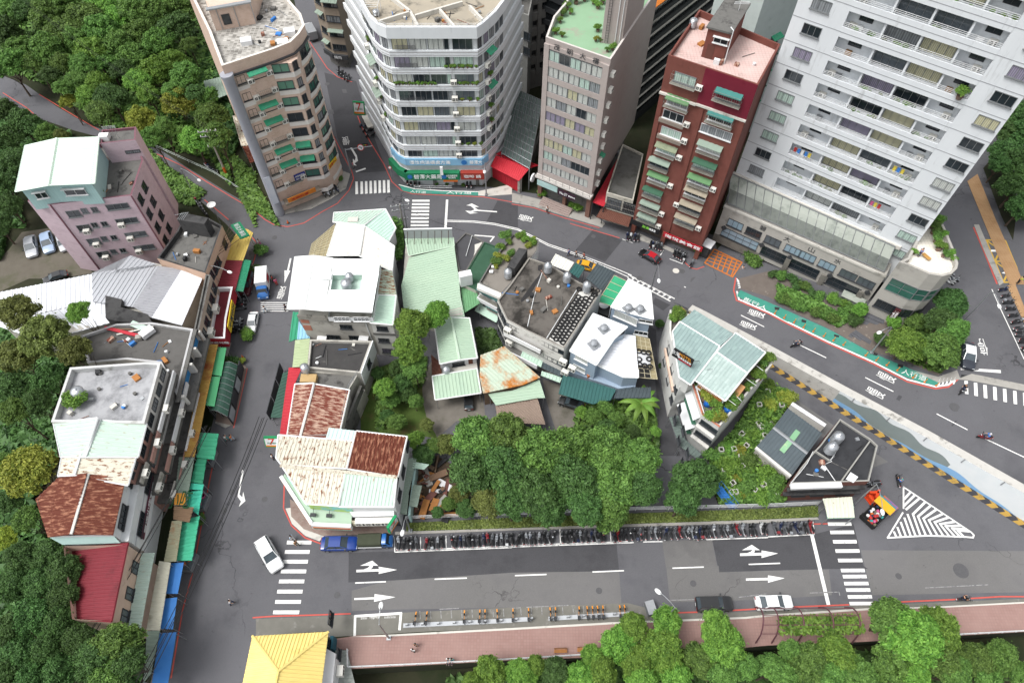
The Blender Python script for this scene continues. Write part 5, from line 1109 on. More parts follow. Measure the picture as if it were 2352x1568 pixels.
tw=[pz(1,780,1130,z0-.7),pz(1,985,1100,z0-.7)]; ht=hs((1,985,1100),(1,930,960),z0-.7); bk=pz(1,935,872,ht); bl=pz(1,700,895,ht)
T=[pz(1,690,988,ht),pz(1,932,962,ht),bk,bl]
b=MB(); b.prism(T,2,ht,top=False); b.build('stair_tower',PINKW,rk); flatroof(rk,T,ht,.4,CONCD,_M['maroon_coping'],.2)
Wt_=Wall(T[0],T[1]); window(rk,Wt_,Wt_.L*.75,ht-2.1,2.2,.6,2,1,FRAMED,CURT[2],sill=False)
b=MB(); q=T[0].lerp(bk,.35); [b.tube([(q.x+i*.5,q.y,ht-.3),(q.x+i*.5,q.y,ht+2.2-i*.3)],.03,4) for i in range(3)]; [b.tube([(q.x-.8,q.y,ht+1.6+.2*i),(q.x+1.2,q.y+.2,ht+1.7+.2*i)],.02,4) for i in range(3)]; b.build('aerial',GALV,rk)
b=MB(); q=pz(1,718,942,ht); b.box((q.x,q.y,ht),(1.4,1.0,.8),.1); b.build('vent_box',WHITE,rk)
ze,zrg=18.7,19.6
mr=Z3(1,ze,130,1315,335,1285,640,1270,675,960,400,970,185,1010); b=MB(); b.prism(inset(mr,.25),z0-.7,ze+.1,top=False); b.build('roof_room_wall',mat('mint_metal_wall','a9c9c8','9dbdbc',.8,.6,stripe=(.4,'97b5b4',.15)),rk)
gable(rk,pz(1,105,1320,ze),pz(1,172,1005,ze),pz(1,335,1276,zrg),pz(1,392,955,zrg),pz(1,652,1262,ze),pz(1,682,945,ze),mat('pale_mint_roof','cfe3d4','c4dacb',.7,.6,'b9cfbf',.5,.62,.1,rough=.55,stretch=(.6,.2,1)),.45,trim=mat('mint_trim','d6e6da'))
q=inset(mr,.25); Wq=Wall(pz(1,150,1318,ze),pz(1,335,1288,ze)); Wq2=Wall(pz(1,335,1288,ze),pz(1,630,1272,ze))
for W_,a,w_ in ((Wq,1.9,1.6),(Wq2,3.0,3.0)): window(rk,W_,a,17.4,w_,1.2,2,1,FRAMEW,GLASS,hood=True,out=-.2)
planter=empty('planter',pz(1,700,1180,z0),'long pinkish roof planter box beside the mint roof room','planter'); b=MB(); Wp=Wall(pz(1,690,1240,z0),pz(1,715,1080,z0)); b.box(None,(Wp.L,.9,.7),M=Wp.M(Wp.L/2,z0-.35)); b.build('box',mat('planter_pink','a98f86'),planter); b=MB(); b.box(None,(Wp.L-.2,.7,.1),M=Wp.M(Wp.L/2,z0+.01)); b.build('earth',SOIL,planter)
for x,y,r in ((690,1245,.8),(660,1345,1.0),(700,1340,.7),(690,1215,.6)): potplant(pz(1,x,y,z0-.7),r,2,'leafy pot plant on the terrace of the pink block',group='plants on the pink block')
# ---- dark roofed peach building
z0=8.2; pl=Z3(13,z0,95,800,370,430,480,180,800,245,990,350,760,1005)
rl,xy=house('shop_building','two storey peach shop building with a sunken grey flat roof and black parapet',pl,z0,PEACH,CONCD,.9,.25,CONCK)
Ws=Wall(pl[5],pl[4])
for (x,y),w_ in (((1025,600),1.3),((935,850),1.4),((895,940),1.4),((850,1030),1.0)): a,z=Ws.hit((13,x,y)); window(rl,Ws,a,z,w_,1.5,2,1,FRAMED,GLASS)
bx=[pz(13,375,270,z0+2.2),pz(13,490,185,z0+2.2),pz(13,800,245,z0+2.2),pz(13,745,330,z0+2.2)]; b=MB(); b.prism(bx,z0-.9,z0+2.2); b.build('roof_room',CONCK,rl)
b=MB(); q=bx[0]; [b.tube([(q.x+.3*i,q.y,z0+2.2),(q.x+.3*i+1,q.y+.6,z0+3.2)],.03,4) for i in range(4)]; b.tube([(q.x,q.y,z0+3.2),(q.x+2,q.y+.6,z0+3.2)],.03,4); b.build('rack',GALV,rl)
sg=empty('shop_sign',pz(13,1190,430,6),'green and white vertical signboard held on a rusty frame off the peach wall','sign')
Wz=Wall(pz(13,1105,360,7.2),pz(13,1270,520,5.5)); S0,S1=pz(13,1105,345,7.4),pz(13,1240,530,5.2); b=MB(); zz=V((1.6,.35,.5)); b.slab([S0,S1,S1+zz,S0+zz],.25); b.build('board',mat('sign_green2','2f8560'),sg)
X=(S1-S0); text(sg,'新店大藥局',frame(S0+X/2+zz/2+V((0,0,.06)),X,zz),1,WHITE,.03,fit=(X.length*.85,.9))
b=MB(); [b.tube([Ws.pt(Ws.L-1.5-i*.8,6.5,0),S0.lerp(S1,i/4)],.05,4) for i in range(5)]; b.build('bracket',mat('rusty_steel','4a3a34'),sg)
fs=[P((13,765,1020),8),P((13,834,1030),8),P((14,662,265),8),P((14,600,228),8)]; rf,xy=house('shop_building','narrow peach and grey shop front between the silver sheds and the red floored terrace',fs,8,mat('peach_grey','a59486','b0a194',.7,.7,'736961',.5,.53,.18),CONCD,.3,.2,CONCD)
Wf5=Wall(fs[2],fs[1])
for i in range(5):
    window(rf,Wf5,Wf5.L*(i+.5)/5,6.2,1.5,1.5,2,1,FRAMED,GLASS)
    if i%2: ac(rf,Wf5,Wf5.L*i/5,5.2,1.3)
# ---- silver sheds
rs,xy=house('warehouse','group of silver corrugated metal sheds behind the peach building',Z3(5,5.0,0,450,630,325,780,318,895,200,1400,325,1250,665,1045,620,790,640,290,770,0,650),5.0,GREYW,flat=False)
def pl4(r,*a): return [pz(r,a[i],a[i+1],a[i+2]) for i in range(0,len(a),3)]
sheet(rs,pl4(5,-60,455,5.4,632,318,5.9,640,514,5.5,-60,655,5.0),(1,2),SILVERW,.7,.08); sheet(rs,pl4(5,-60,660,5.0,640,516,5.5,790,645,5.1,290,782,4.6),(1,2),SILVERW,.7,.08); sheet(rs,pl4(5,640,514,5.45,722,498,5.5,726,625,5.2),(1,2),SILVERW,.7,.08)
sheet(rs,pl4(5,632,312,6.0,785,312,6.2,895,190,6.6,1090,262,6.4),(2,1),SILVER,.7,.09); sheet(rs,pl4(5,632,314,6.0,1090,262,6.4,915,545,5.9,642,512,5.6),(1,2),SILVER,.7,.09)
sheet(rs,pl4(5,1090,262,6.6,1252,285,6.9,1050,622,6.5,915,545,6.1),(0,1),mat('dull_zinc','9c9da2','8d8e93',.7,.7,'7a7b80',.5,.6,.12,rough=.5,metal=.3),.45,.07); sheet(rs,pl4(5,1252,285,6.9,1402,328,6.4,1252,672,6.0,1048,622,6.5),(0,1),SILVERW,.45,.07)
bx=Z3(5,6.6,725,465,840,492,830,545,1010,592,1045,648,985,660,790,640,727,620); b=MB(); b.prism(bx,4,6.6); b.build('roof_room',CONCK,rs)
# ---- long street block: grey terrace, white terrace, tin roofs
z0=8.3; pt=Z3(5,z0,560,740,800,660,1045,650,1330,695,1215,1150,1100,930,870,905,600,930)
rg,xy=house('shop_building','grey terrace roofed house with black mould stains and discarded boards, above the blue shutters',pt,z0,GREYW,mat('mould_terrace','4f4e4c','646260',.5,.7,'2f2e2d',.25,.52,.14,rough=.95,bump=.2),.45,.3,mat('parapet_pale','b5b5b6','a5a5a6',1,.6,'7d7d7b',.6,.55,.15))
Wg=Wall(pt[4],pt[3]); b=MB(); Wg.box(b,-1,Wg.L,5.4,5.9,0,1.4); Wg.box(b,-1,Wg.L,8.0,8.25,0,.5); b.build('ledge',CONCD,rg)
BLS=mat('blue_shutter','2f72a8','3a80b5',1,.6)
for a,w_,m_ in ((2.5,4.4,BLS),(6.2,1.4,GLASS),(9.0,2.4,BLS),(11.5,1.8,GLASS)):
    b=MB(); Wg.box(b,a-w_/2,a+w_/2,6.1,7.5,.01,.06); b.build('shutter' if m_ is BLS else 'window_pane',m_,rg)
for a in (-.2,4.9,7.5,10.4): b=MB(); Wg.box(b,a,a+.35,5.9,8.0,0,.9); b.build('fin_wall',WSTAIN,rg)
rt_=empty('rubble_pile',pz(5,860,720,z0),'heap of red boards, grey sheets and a white cabinet on the grey terrace','rubble')
q=pz(5,850,720,z0-.3)
for dx,dy,lx,ly,lz,a,m_,n_ in ((0,0,6,.5,.12,-.25,REDR,'red_board'),(1.6,.3,5,.25,.1,.3,CONCL,'plank'),(3.6,-.2,1.9,1.2,.7,.9,WHITE,'cabinet'),(2,1,3,.9,.1,-.4,MINT,'metal_sheet'),(-.6,.5,4,.2,.15,-.05,mat('old_wood','6b5443','7a6250',2,.6),'plank'),(2.6,-1,.8,.7,.5,.2,CONC,'block')):
    b=MB(); b.box((q.x+dx,q.y+dy,q.z+lz/2+.1*rnd.random()),(lx,ly,lz),a); b.build(n_,m_,rt_)
z1=12.3; pw=Z3(5,z1,480,960,1010,922,1105,930,992,1345,350,1335)
rw_,xy=house('apartment_building','four storey house with a grey roof terrace ringed by a white parapet',pw,z1,WSTAIN,mat('pale_terrace','96979a','a6a7aa',.4,.7,'66676a',.3,.48,.22,rough=.9),.9,.35,mat('parapet_white','bfc0c0','b0b1b0',1,.6,'85857f',.7,.56,.15))
Ww=Wall(pw[3],pw[2]); 
def stepped(root,W,z,n,m1,wn,d0=.9,a0=0,a1=None):
    a1=a1 or W.L
    for i in range(n):
        zz=z-3.0*i; o=d0*i; b=MB(); W.box(b,a0,a1,zz-3.3,zz-2.7,.0,o+1.0); b.build('balcony_slab',CONCD,root)
        b=MB(); W.box(b,a0,a1,zz-2.7,zz-1.9,o+.78,o+.98); b.build('balcony_front',m1,root)
        for j in range(wn): window(root,W,a0+(a1-a0)*(j+.5)/wn,zz-1.25,(a1-a0)/wn*.75,1.1,3,1,FRAMED,rnd.choice([GLASS,CURT[6],CURT[2]]),sill=False)
        if rnd.random()<.9: ac(root,W,a0+(a1-a0)*(.2+.6*rnd.random()),zz-1.9,1,o+.9)
stepped(rw_,Ww,z1,3,WHITE,4,.55)
tank((5,570,1165),z1-.9,'ribbed steel tank lying near a shrub on the white parapet terrace',.8,2.0)
shrub((5,540,1190),30,2,'leafy green shrub beside the steel tank on the white terrace',z1-.9,1)
z2=12.0; ra=empty('shop_house',pz(5,700,1450,0),'street house with a pale mint corrugated roof streaked by rust, next to the white terrace','building')
ft=Z3(5,z2-.5,380,1345,1005,1352,950,1570,400,1570); b=MB(); b.prism(ft,-.2,z2-.4,top=False); b.build('wall',mat('salmon_render','b08a80','a57f76',.8,.6,'84685f',.5,.58,.15),ra)
gable(ra,pz(5,368,1342,z2-.2),pz(9,420,10,z2-.2),pz(5,690,1320,z2+.4),pz(9,590,10,z2+.4),pz(5,1012,1350,z2-.2),pz(9,955,10,z2-.2),MINTP,.5,trim=FRAMEW)
Wa=Wall(ft[2],ft[1]); stepped(ra,Wa,z2,3,_M['salmon_render'],2,.55)
rb_=empty('shop_house',pz(9,650,80,0),'street house with a brown speckled rusty roof, between mint and dark red roofs','building')
ft=Z3(9,z2-.6,430,10,925,10,880,150,410,140); b=MB(); b.prism(ft,-.2,z2-.5,top=False); b.build('wall',_M['salmon_render'],rb_)
gable(rb_,pz(9,430,-10,z2-.3),pz(9,400,140,z2-.3),pz(9,560,-14,z2+.2),pz(9,515,134,z2+.2),pz(9,945,-10,z2-.3),pz(9,885,205,z2-.3),RUSTW,.4,trim=FRAMEW)
Wa=Wall(ft[2],ft[1]); stepped(rb_,Wa,z2,3,GREYW,2,.55)
z3=11.6; rc_=empty('shop_house',pz(9,600,350,0),'white fronted street house under a dark red rusted corrugated roof with a pale ridge strip','building')
ft=Z3(9,z3-.5,400,150,860,150,780,545,340,555,260,300); b=MB(); b.prism(ft,-.2,z3-.4,top=False); b.build('wall',mat('whitewash','d8dbdc','ccd0d1',.7,.6,'a5a8a6',.5,.6,.15),rc_)
gable(rc_,pz(9,410,140,z3-.1),pz(9,330,562,z3-.3),pz(9,612,128,z3+.7),pz(9,494,542,z3+.7),pz(9,872,138,z3-.1),pz(9,780,547,z3-.1),RUSTD,.42,cap=mat('ridge_white','d3d3cf','c0bfba',2,.6)); sheet(rc_,[pz(9,410,142,z3-.1),pz(9,330,560,z3-.3),pz(9,245,300,z3-.55)],(pz(9,612,128,0)-pz(9,410,140,0))[:2],RUSTD,.42)
Wa=Wall(ft[2],ft[1])
for i,z in enumerate((z3-1.6,z3-4.4)):
    for a in (2.5,7.8): window(rc_,Wa,a,z,3.0,1.1,4,1,FRAMED,GLASS,out=.05+.9*i)
    b=MB(); Wa.box(b,-.2,Wa.L+.2,z-2.4,z-.8,0,.9+.9*i) if i==0 else Wa.box(b,-.2,Wa.L+.2,z-2.4,z+.1,.02,.9); b.build('projecting_wall',_M['whitewash'],rc_)
b=MB(); Wa.box(b,1,9,z3-5.6,z3-4.9,1.0,1.1); b.build('signboard',mat('sign_plum2','5a2a3a'),rc_); wtext(rc_,Wa,'碧潭小吃餐廳',5,z3-5.25,6.5,.5,WHITE,1.12)
gm=empty('gable_lining',pz(9,650,575,9),'mint green painted end panel between the dark red and maroon roofs','panel'); b=MB(); b.slab([pz(9,340,562,z3-.9),pz(9,785,552,z3-.9),pz(9,830,600,z3-1.9),pz(9,430,612,z3-1.9)],.1); b.build('panel',MINTW,gm)
z4=9.6; rd2=empty('shop_house',pz(9,700,850,0),'end house with a maroon corrugated roof and peach wall of three windows','building')
ft=Z3(9,z4-.2,440,625,880,615,770,1140,500,1125); b=MB(); b.prism(ft,-.2,z4-.1,top=False); b.build('wall',mat('peach_tile','c9b09e','d2baa9',.6,.6,'a68d7d',.4,.6,.15,brick=(.5,.16,.012,'b39b8a','c0a795')),rd2)
sheet(rd2,[pz(9,885,602,z4),pz(9,772,1142,z4),pz(9,490,1125,z4-1.4),pz(9,425,625,z4-1.4)],(0,3),MAROON,.4,.06,trim=MAROON)
Wa=Wall(ft[2],ft[1])
for y,x in ((772,930),(952,890),(1105,858)): a,z=Wa.hit((9,x,y)); window(rd2,Wa,a,z,1.4,1.6,2,1,FRAMED,CURT[6])
sheet(rd2,[Wa.pt(-.2,z4-3.6,.1),Wa.pt(Wa.L+.1,z4-3.6,.1),Wa.pt(Wa.L+.1,z4-3.9,1.5),Wa.pt(-.2,z4-3.9,1.5)],(0,3),MINTP,.4,.05,name='awning')
# ---- street awnings on the west side
canopy('shop_awning','yellow stained corrugated awning round the corner of the peach building',13,3.7,(1110,600,1228,390,1340,400,1418,450,1280,832,1048,822),YELROOF,(3,4))
canopy('shop_awning','deep red corrugated awning under a street lamp, beside a green tarpaulin',13,3.7,(1045,824,1278,832,1172,1245,918,1190),MAROON,(0,1))
canopy('tarpaulin','weathered green tarpaulin hanging off the deep red awning',13,3.2,(1285,815,1392,832,1280,1262,1178,1242),CANVG,(0,1),zs=[3.5,3.0,3.0,3.5])
rd3,xy=house('shop_house','red floored roof terrace with white rim and a yellow sign along its street side',[P((13,918,1198),4.6),P((13,1140,1190),4.6),P((14,1050,60),4.6),P((14,1030,335),4.6),P((14,790,332),4.6),P((14,850,20),4.6)],4.6,mat('shop_red','8f2029','9a2833',1,.6,'6f1a22',.5,.57,.15),MAROON,.8,.3,WHITE,z0=2.7)
Wy=Wall(P((14,1030,335),4.6),P((13,1140,1190),4.6)); 
b=MB(); Wy.box(b,2.2,Wy.L-2.5,2.9,4.5,.0,.12); b.build('sign_panel',mat('sign_yellow','d3b42f'),rd3); wtext(rd3,Wy,'平價快炒',Wy.L*.5,3.6,4.5,1.0,FRAMED,.14)
Ws=Wall(P((14,790,332),4.6),P((14,1030,335),4.6)); wtext(rd3,Ws,'歡迎光臨',Ws.L*.5,3.5,3.0,.5,WHITE,.03)
canopy('shop_awning','long ochre and rust brown corrugated awning crossed by cables',14,4.1,(785,418,935,415,840,870,770,1190,700,1565,655,1770,610,1962,465,1962,540,1568,640,1060),OCHRE,(0,1))
canopy('tarpaulin','bright light green tarpaulin, upper of two along the ochre awning',14,3.5,(930,455,1050,462,980,852,850,830),CANVL,(0,1),flat=True)
canopy('tarpaulin','bright light green tarpaulin, lower of two along the ochre awning',14,3.5,(845,852,966,862,885,1272,765,1252),CANVL,(0,1),flat=True)
sh=empty('bus_shelter',P((14,1120,1060)),'long dark green vaulted bus shelter with poster panels on a brick island','bus shelter')
A,B,C,D=P((14,1005,690),2.6),P((14,1205,700),2.6),P((14,1065,1410),2.6),P((14,820,1330),2.6); b=MB(); n=8; m_=10
for i in range(n):
    for k,(t0,t1) in enumerate([(i/n,(i+1)/n)]):
        f=lambda t,s:(A.lerp(B,t)).lerp(D.lerp(C,t),s)+V((0,0,math.sin(math.pi*t)*.8))
        b.slab([f(t0,0),f(t1,0),f(t1,1),f(t0,1)],.06)
b.build('vaulted_roof',mat('shelter_green','2f4a40','38574b',.5,.6,rough=.4),sh); b=MB()
for s in [i/9 for i in range(10)]: b.tube([f_ for f_ in [(A.lerp(B,i/8)).lerp(D.lerp(C,i/8),s)+V((0,0,math.sin(math.pi*i/8)*.8+.05)) for i in range(9)]],.035,4)
b.build('rib',GALV,sh)
Wb=Wall(P((14,1110,1490),1.0),P((14,1265,700),1.0))
for i in range(4):
    b=MB(); a=Wb.L*(i+.5)/4; w_=Wb.L/4*.92; Wb.box(b,a-w_/2,a+w_/2,.3,2.4,0,.12); o=b.build('screen_panel',FRAMED,sh)
    if i%2==0: b=MB(); Wb.box(b,a-w_*.42,a+w_*.42,.5,2.2,.12,.15); b.build('poster',mat('poster_grey','a5a8ab','8f979c',.8,.7),sh)
for p in (A,B,C,D): b=MB(); b.tube([(p.x,p.y,0),(p.x,p.y,2.6)],.06,6); b.build('post',DARKM,sh)
canopy('tarpaulin','wide green tarpaulin stall roof just below the end of the ochre awning',15,3.4,(685,58,945,75,885,432,640,405),CANVG,(0,1),per=1.2,amp=.12)
canopy('tarpaulin','sea green tarpaulin stall roof, second below the ochre awning',15,3.2,(645,415,780,420,725,768,560,738),CANVG,(0,1),per=1.2,amp=.12)
canopy('tarpaulin','narrow turquoise tarpaulin strip between two stall roofs',15,3.3,(565,752,740,772,722,850,545,838),mat('turquoise_tarp','3cae92','48bb9f',.8,.6),(0,1),flat=True)
canopy('tarpaulin','turquoise tarpaulin over the stall with the glass display cart',15,3.2,(530,872,725,852,665,1195,500,1062),mat('turquoise_tarp','3cae92'),(0,1),per=1.3,amp=.1)
canopy('tarpaulin','long wrinkled green tarpaulin streaked with dirt, above the blue ones',9,3.2,(1255,440,1378,415,1325,722,1214,722),mat('dirty_green_tarp','3aa07c','48ad8a',.5,.7,'77866a',.3,.55,.12),(0,1),per=.9,amp=.1)
canopy('shop_awning','grey green corrugated awning behind the sea green stall roof',15,3.9,(400,395,612,390,500,1062,330,1062),GREYGR,(0,1))
canopy('shop_awning','rust brown metal sheet laid over the stall roofs',15,4.1,(330,1070,602,1085,540,1295,320,1250),mat('brown_rust_sheet','6e5845','7d6650',.8,.7,'57402f',.5,.55,.15),(0,1),posts=False)
sg=empty('shop_sign',P((15,410,970),4.6),'orange signboard with painted green and black lettering lying on the grey green awning','sign'); S=Z3(15,4.2,340,890,490,892,482,1052,332,1050); b=MB(); b.slab(S,.12); b.build('board',mat('sign_orange3','c58a35','b87c2e',1,.6),sg)
text(sg,'小吃',frame(S[3].lerp(S[1],.5)+V((0,0,.03)),S[1]-S[0],S[0]-S[3]),1,mat('sign_dkgreen','1f4a2c'),.03,fit=(3,2.6))
canopy('shop_awning','long grey green awning with a broad rust streak, above the blue tarpaulins',9,4.0,(1185,450,1258,440,1216,728,1130,730),mat('rust_streak_roof','87876f','94937c',.7,.7,'8a5a38',.22,.5,.12),(0,1))
canopy('shop_awning','pale cream corrugated awning beside the upper blue tarpaulins',9,4.0,(1098,725,1178,735,1103,1205,1010,1200),mat('cream_roof','b9b7a6','c6c4b4',.7,.7,'94907e',.5,.57,.14),(0,1))
canopy('shop_awning','grey green corrugated awning beside the lowest blue tarpaulin',9,4.0,(1012,1206,1103,1206,1040,1500,985,1568,1000,1460),GREYGR,(0,1))
for i,(xy_,n_) in enumerate((((1182,740,1267,735,1226,950,1146,950),'topmost blue tarpaulin beside the cream awning'),((1132,985,1222,975,1192,1196,1100,1190),'blue tarpaulin with a worn brown patch, middle of three'),((1100,1222,1217,1215,1150,1620,1040,1620),'long lowest blue tarpaulin at the bottom of the street'))):
    canopy('tarpaulin',n_,9,3.2,xy_,CANVB,(0,1),flat=True)
# ================================================================ middle block
TR=mat('white_trim','dfe1e0')
LATT=mat('brown_lattice_roof','8a8063','968c6e',.8,.7,'6f6650',.5,.55,.15,rough=.7)
def lattice(root,pts,n,m_,m=LATT):
    b=MB(); b.slab(pts,.05); b.build('lattice_sheet',m,root); b=MB()
    a,b_,c,d=pts[:4]; up=V((0,0,.06))
    for i in range(n+1): b.tube([a.lerp(b_,i/n)+up,d.lerp(c,i/n)+up],.05,4)
    for i in range(m_+1): b.tube([a.lerp(d,i/m_)+up,b_.lerp(c,i/m_)+up],.05,4)
    b.build('lattice_bar',mat('pale_bar','b5ad93'),root)
# corner house with mint and white roofs
z=7.2; r=empty('shop_house',pz(19,900,300,0),'corner house with pale mint and white rust-seamed metal roofs beside the crossing','building')
ft=Z3(19,z-.4,672,80,930,60,1130,55,1215,210,1150,350,1205,390,1190,600,1085,600,610,480,670,280); b=MB(); b.prism(ft,-.2,z-.3,top=False); b.build('wall',WHITE,r)
sheet(r,[pz(19,660,70,z-.1),pz(19,1135,37,z-.1),pz(19,935,188,z+.5),pz(19,650,156,z+.35)],(1,2),MINTP,.5,trim=TR)
sheet(r,[pz(19,1135,37,z-.1),pz(19,1232,212,z-.4),pz(19,1160,347,z-.3),pz(19,935,188,z+.5)],(0,3),mat('mint_sheet2','b9d2c6','aac5b8',.7,.6,rough=.6),.5,trim=TR)
WR2=rust('white_seamed_roof','d6d4ce',.4,'d2d0ca','9b6a4a')
sheet(r,[pz(19,690,158,z+.4),pz(19,937,190,z+.55),pz(19,888,466,z+.55),pz(19,595,476,z+.2)],(0,1),WR2,1.3,.05,trim=TR); sheet(r,[pz(19,937,190,z+.55),pz(19,1218,380,z+.15),pz(19,1196,612,z+.1),pz(19,888,466,z+.55)],(0,1),WR2,1.3,.05,trim=TR)
b=MB(); b.tube([pz(19,937,190,z+.65),pz(19,892,462,z+.65)],.2,5); b.build('ridge_cap',TR,r)
q=pz(19,835,138,z+.35); b=MB(); b.box((q.x,q.y,q.z+.1),(1.6,1.0,.15),.05); b.build('roof_hatch',CONCL,r)
lattice(r,[pz(19,690,160,5),pz(19,600,470,5),pz(19,428,470,4.2),pz(19,455,360,4.2)],9,4)
# tall white roofed house
z=11.4; r,xy=house('apartment_building','tall grey walled house under a large white roof with two tanks in a recess',Z3(19,9.3,330,1012,1005,1052,1075,520,395,520),9.3,GREYW,flat=False)
up=Z3(19,z,585,988,1006,992,1078,510,655,505); b=MB(); b.prism(up,9.3,z-1.15,top=False); b.build('upper_room_wall',mat('white_metal_wall','d9dcdd','ced1d3',.8,.6,rough=.6,stripe=(.35,'c9cdce',.12)),r)
sheet(r,[pz(19,300,480,z-.1),pz(19,475,467,z+.25),pz(19,390,958,z+.25),pz(19,232,962,z-.1)],(0,1),WROOF,.5,.05,trim=TR); sheet(r,[pz(19,475,467,z+.25),pz(19,650,492,z-.1),pz(19,568,975,z-.1),pz(19,390,958,z+.25)],(0,1),WROOF,.5,.05,trim=TR)
for a in ((655,492,1085,497,1072,642,634,645),(612,780,1047,780,1012,992,570,977),(634,645,648,645,628,780,614,780),(922,642,1072,642,1047,780,905,780)): sheet(r,Z3(19,z+.05,*a),(0,1),WROOF,.5,.04)
rc=Z3(19,z,640,645,925,642,908,780,622,780); b=MB(); n=4; q=ccw(rc)
for i in range(4): j=(i+1)%4; b.poly([V((*q[j].xy,z)),V((*q[i].xy,z)),V((*q[i].xy,z-1.2)),V((*q[j].xy,z-1.2))])
b.poly([V((*p.xy,z-1.2)) for p in q]); b.build('recess',mat('recess_mint','c3d6cd','b5cabf',.8,.7,'8fae98',.5,.58,.15),r)
tank((19,812,700),z-1.2,'steel water tank in the recess of the big white roof, the rear of two',.6,1.6); tank((19,785,770),z-1.2,'steel water tank in the recess of the big white roof, the front of two',.75,1.8)
q=pz(19,585,665,z+.1); b=MB(); b.box((q.x,q.y,q.z+.1),(1.6,1.1,.15)); b.build('roof_hatch',TR,r)
Ws=Wall(xy[0],xy[1]) if xy[0].x<xy[1].x else Wall(Z3(19,9.3,330,1012)[0],Z3(19,9.3,1005,1052)[0])
Ws=Wall(pz(19,330,1012,9.3),pz(19,1005,1052,9.3)); Wu=Wall(pz(19,585,988,z),pz(19,1006,992,z))
b=MB(); Ws.box(b,-.1,Ws.L+.1,8.5,9.45,0,.25); b.build('parapet',mat('mouldy_parapet','85827b','a09d95',.9,.7,'3f3e3b',.9,.52,.12,rough=.95),r)
for x,y in ((722,1018),(905,1025)): a,zz=Wu.hit((19,x,y)); window(r,Wu,a,9.9,2.2,.9,4,2,FRAMEW,GLASS)
for x,y,w_ in ((772,1122,1.8),(655,1215,2.0),(860,1222,2.0)): a,zz=Ws.hit((19,x,y)); window(r,Ws,a,zz,w_,1.0,3,1,FRAMED,GLASS); 
for x in (555,938): a,zz=Ws.hit((19,x,1215)); b=MB(); Ws.box(b,a-.7,a+.7,zz-.1,zz+.25,0,.8); b.build('window_hood',WHITE,r)
b=MB(); b.tube([Ws.pt(Ws.L-1,8.6,.1),Ws.pt(Ws.L-.6,1,.1)],.07,5); b.build('drain_pipe',FRAMEW,r); b=MB(); Ws.box(b,0,1.2,7.4,8.4,0,.06); Ws.box(b,0,1.2,5.6,6.8,0,.06); b.build('tile_panel',mat('salmon_tile','a8705f'),r)
for xy_,m_,l_ in (((280,985,335,990,318,1235,242,1262),CANVG,'green street awning at the foot of the tall white roofed house'),((335,1070,440,1225,320,1240,318,1235),mat('sky_awning','8fbcd0','82aec4',.7,.6),'pale blue metal awning beside the tall white roofed house')):
    canopy('shop_awning',l_,19,4.0,xy_,m_,(0,3),posts=False)
# right wing with rust and mint roof
z=8.6; r,xy=house('building_wing','narrow wing with a half rusted half mint sloping roof against the tall white roofed house',Z3(19,z-.4,1003,1095,1203,1105,1232,830,1200,605,1085,600),z-.4,WSTAIN,flat=False)
sheet(r,[pz(19,1085,590,z+.5),pz(19,1196,608,z),pz(19,1234,832,z),pz(19,1070,826,z+.5)],(0,1),rust('rust_streak_mint','b5c4b2',.52,'a9b8a6','7d4a28'),.4); sheet(r,[pz(19,1070,828,z+.5),pz(19,1234,834,z),pz(19,1205,1106,z),pz(19,992,1092,z+.5)],(0,1),MINT,.4,trim=TR)
W_=Wall(pz(19,1003,1095,z-.4),pz(19,1203,1105,z-.4))
for x,y in ((1105,1137),(1120,1245),(1155,1340)): a,zz=W_.hit((19,x,y)); window(r,W_,min(a,W_.L-1),zz,1.6,1.0,3,2,FRAMED,rnd.choice([GLASS,CURT[3]]))
b=MB(); W_.box(b,-.05,W_.L+.05,5.6,6.0,0,.15); b.build('stain_band',CONCD,r)
# black roofed house
z=6.4; r,xy=house('shop_house','house with a black mould stained flat roof and white metal side wall',Z3(19,z,438,1238,1012,1252,905,1548,412,1500),z,GREYW,mat('black_mould_roof','353435','464544',.9,.7,'85827d',.5,.6,.1,rough=.95),.5,.25,GREYW)
W_=Wall(pz(19,905,1548,z),pz(19,1012,1252,z)); b=MB(); W_.box(b,-.05,W_.L+.05,3.2,z+.05,.0,.15); b.build('side_cladding',_M['white_metal_wall'],r); window(r,W_,2.5,5,1.2,1.4,1,1,FRAMED,GLASS,out=.15)
r,xy=house('shop_house','low flat roofed house with a plywood hatch, between black and rust red roofs',Z3(6,5.6,360,985,706,1002,640,1110,560,1280,330,1270,345,1080),5.6,GREYW,CONCD,.3,.2)
q=pz(6,365,1045,5.6); b=MB(); b.box((q.x,q.y,5.7),(2.2,1.3,.8),.0); b.build('roof_hatch',mat('plywood','b59a6e','a58b60',1,.6),r); railing(r,[pz(6,706,1005,5.6),pz(6,640,1110,5.6),pz(6,592,1350,5.6)],1.0,GALV)
tank((6,345,985),6.0,'steel tank at the corner of the black roof above the red awning',.6,1.5)
canopy('shop_awning','pale green corrugated awning next to the black roofed house',19,4.2,(302,1245,438,1230,412,1492,276,1495),mat('pale_green_awning','aab893','9aa884',.7,.7,'c0c8b0',.5,.6,.12),(0,1))
canopy('shop_awning','long bright red corrugated awning beside the rust red roof',6,3.9,(226,962,320,955,262,1085,215,1425,163,1425,195,1180),REDR,(0,1))
lf=canopy('shop_awning','dark green low canopy with black poster screens beside the red awning',6,2.8,(185,1000,222,985,180,1305,100,1305),mat('shelter_green','2f4a40'),(0,1))
Wb=Wall(P((6,95,1310),1),P((6,185,960),1)); 
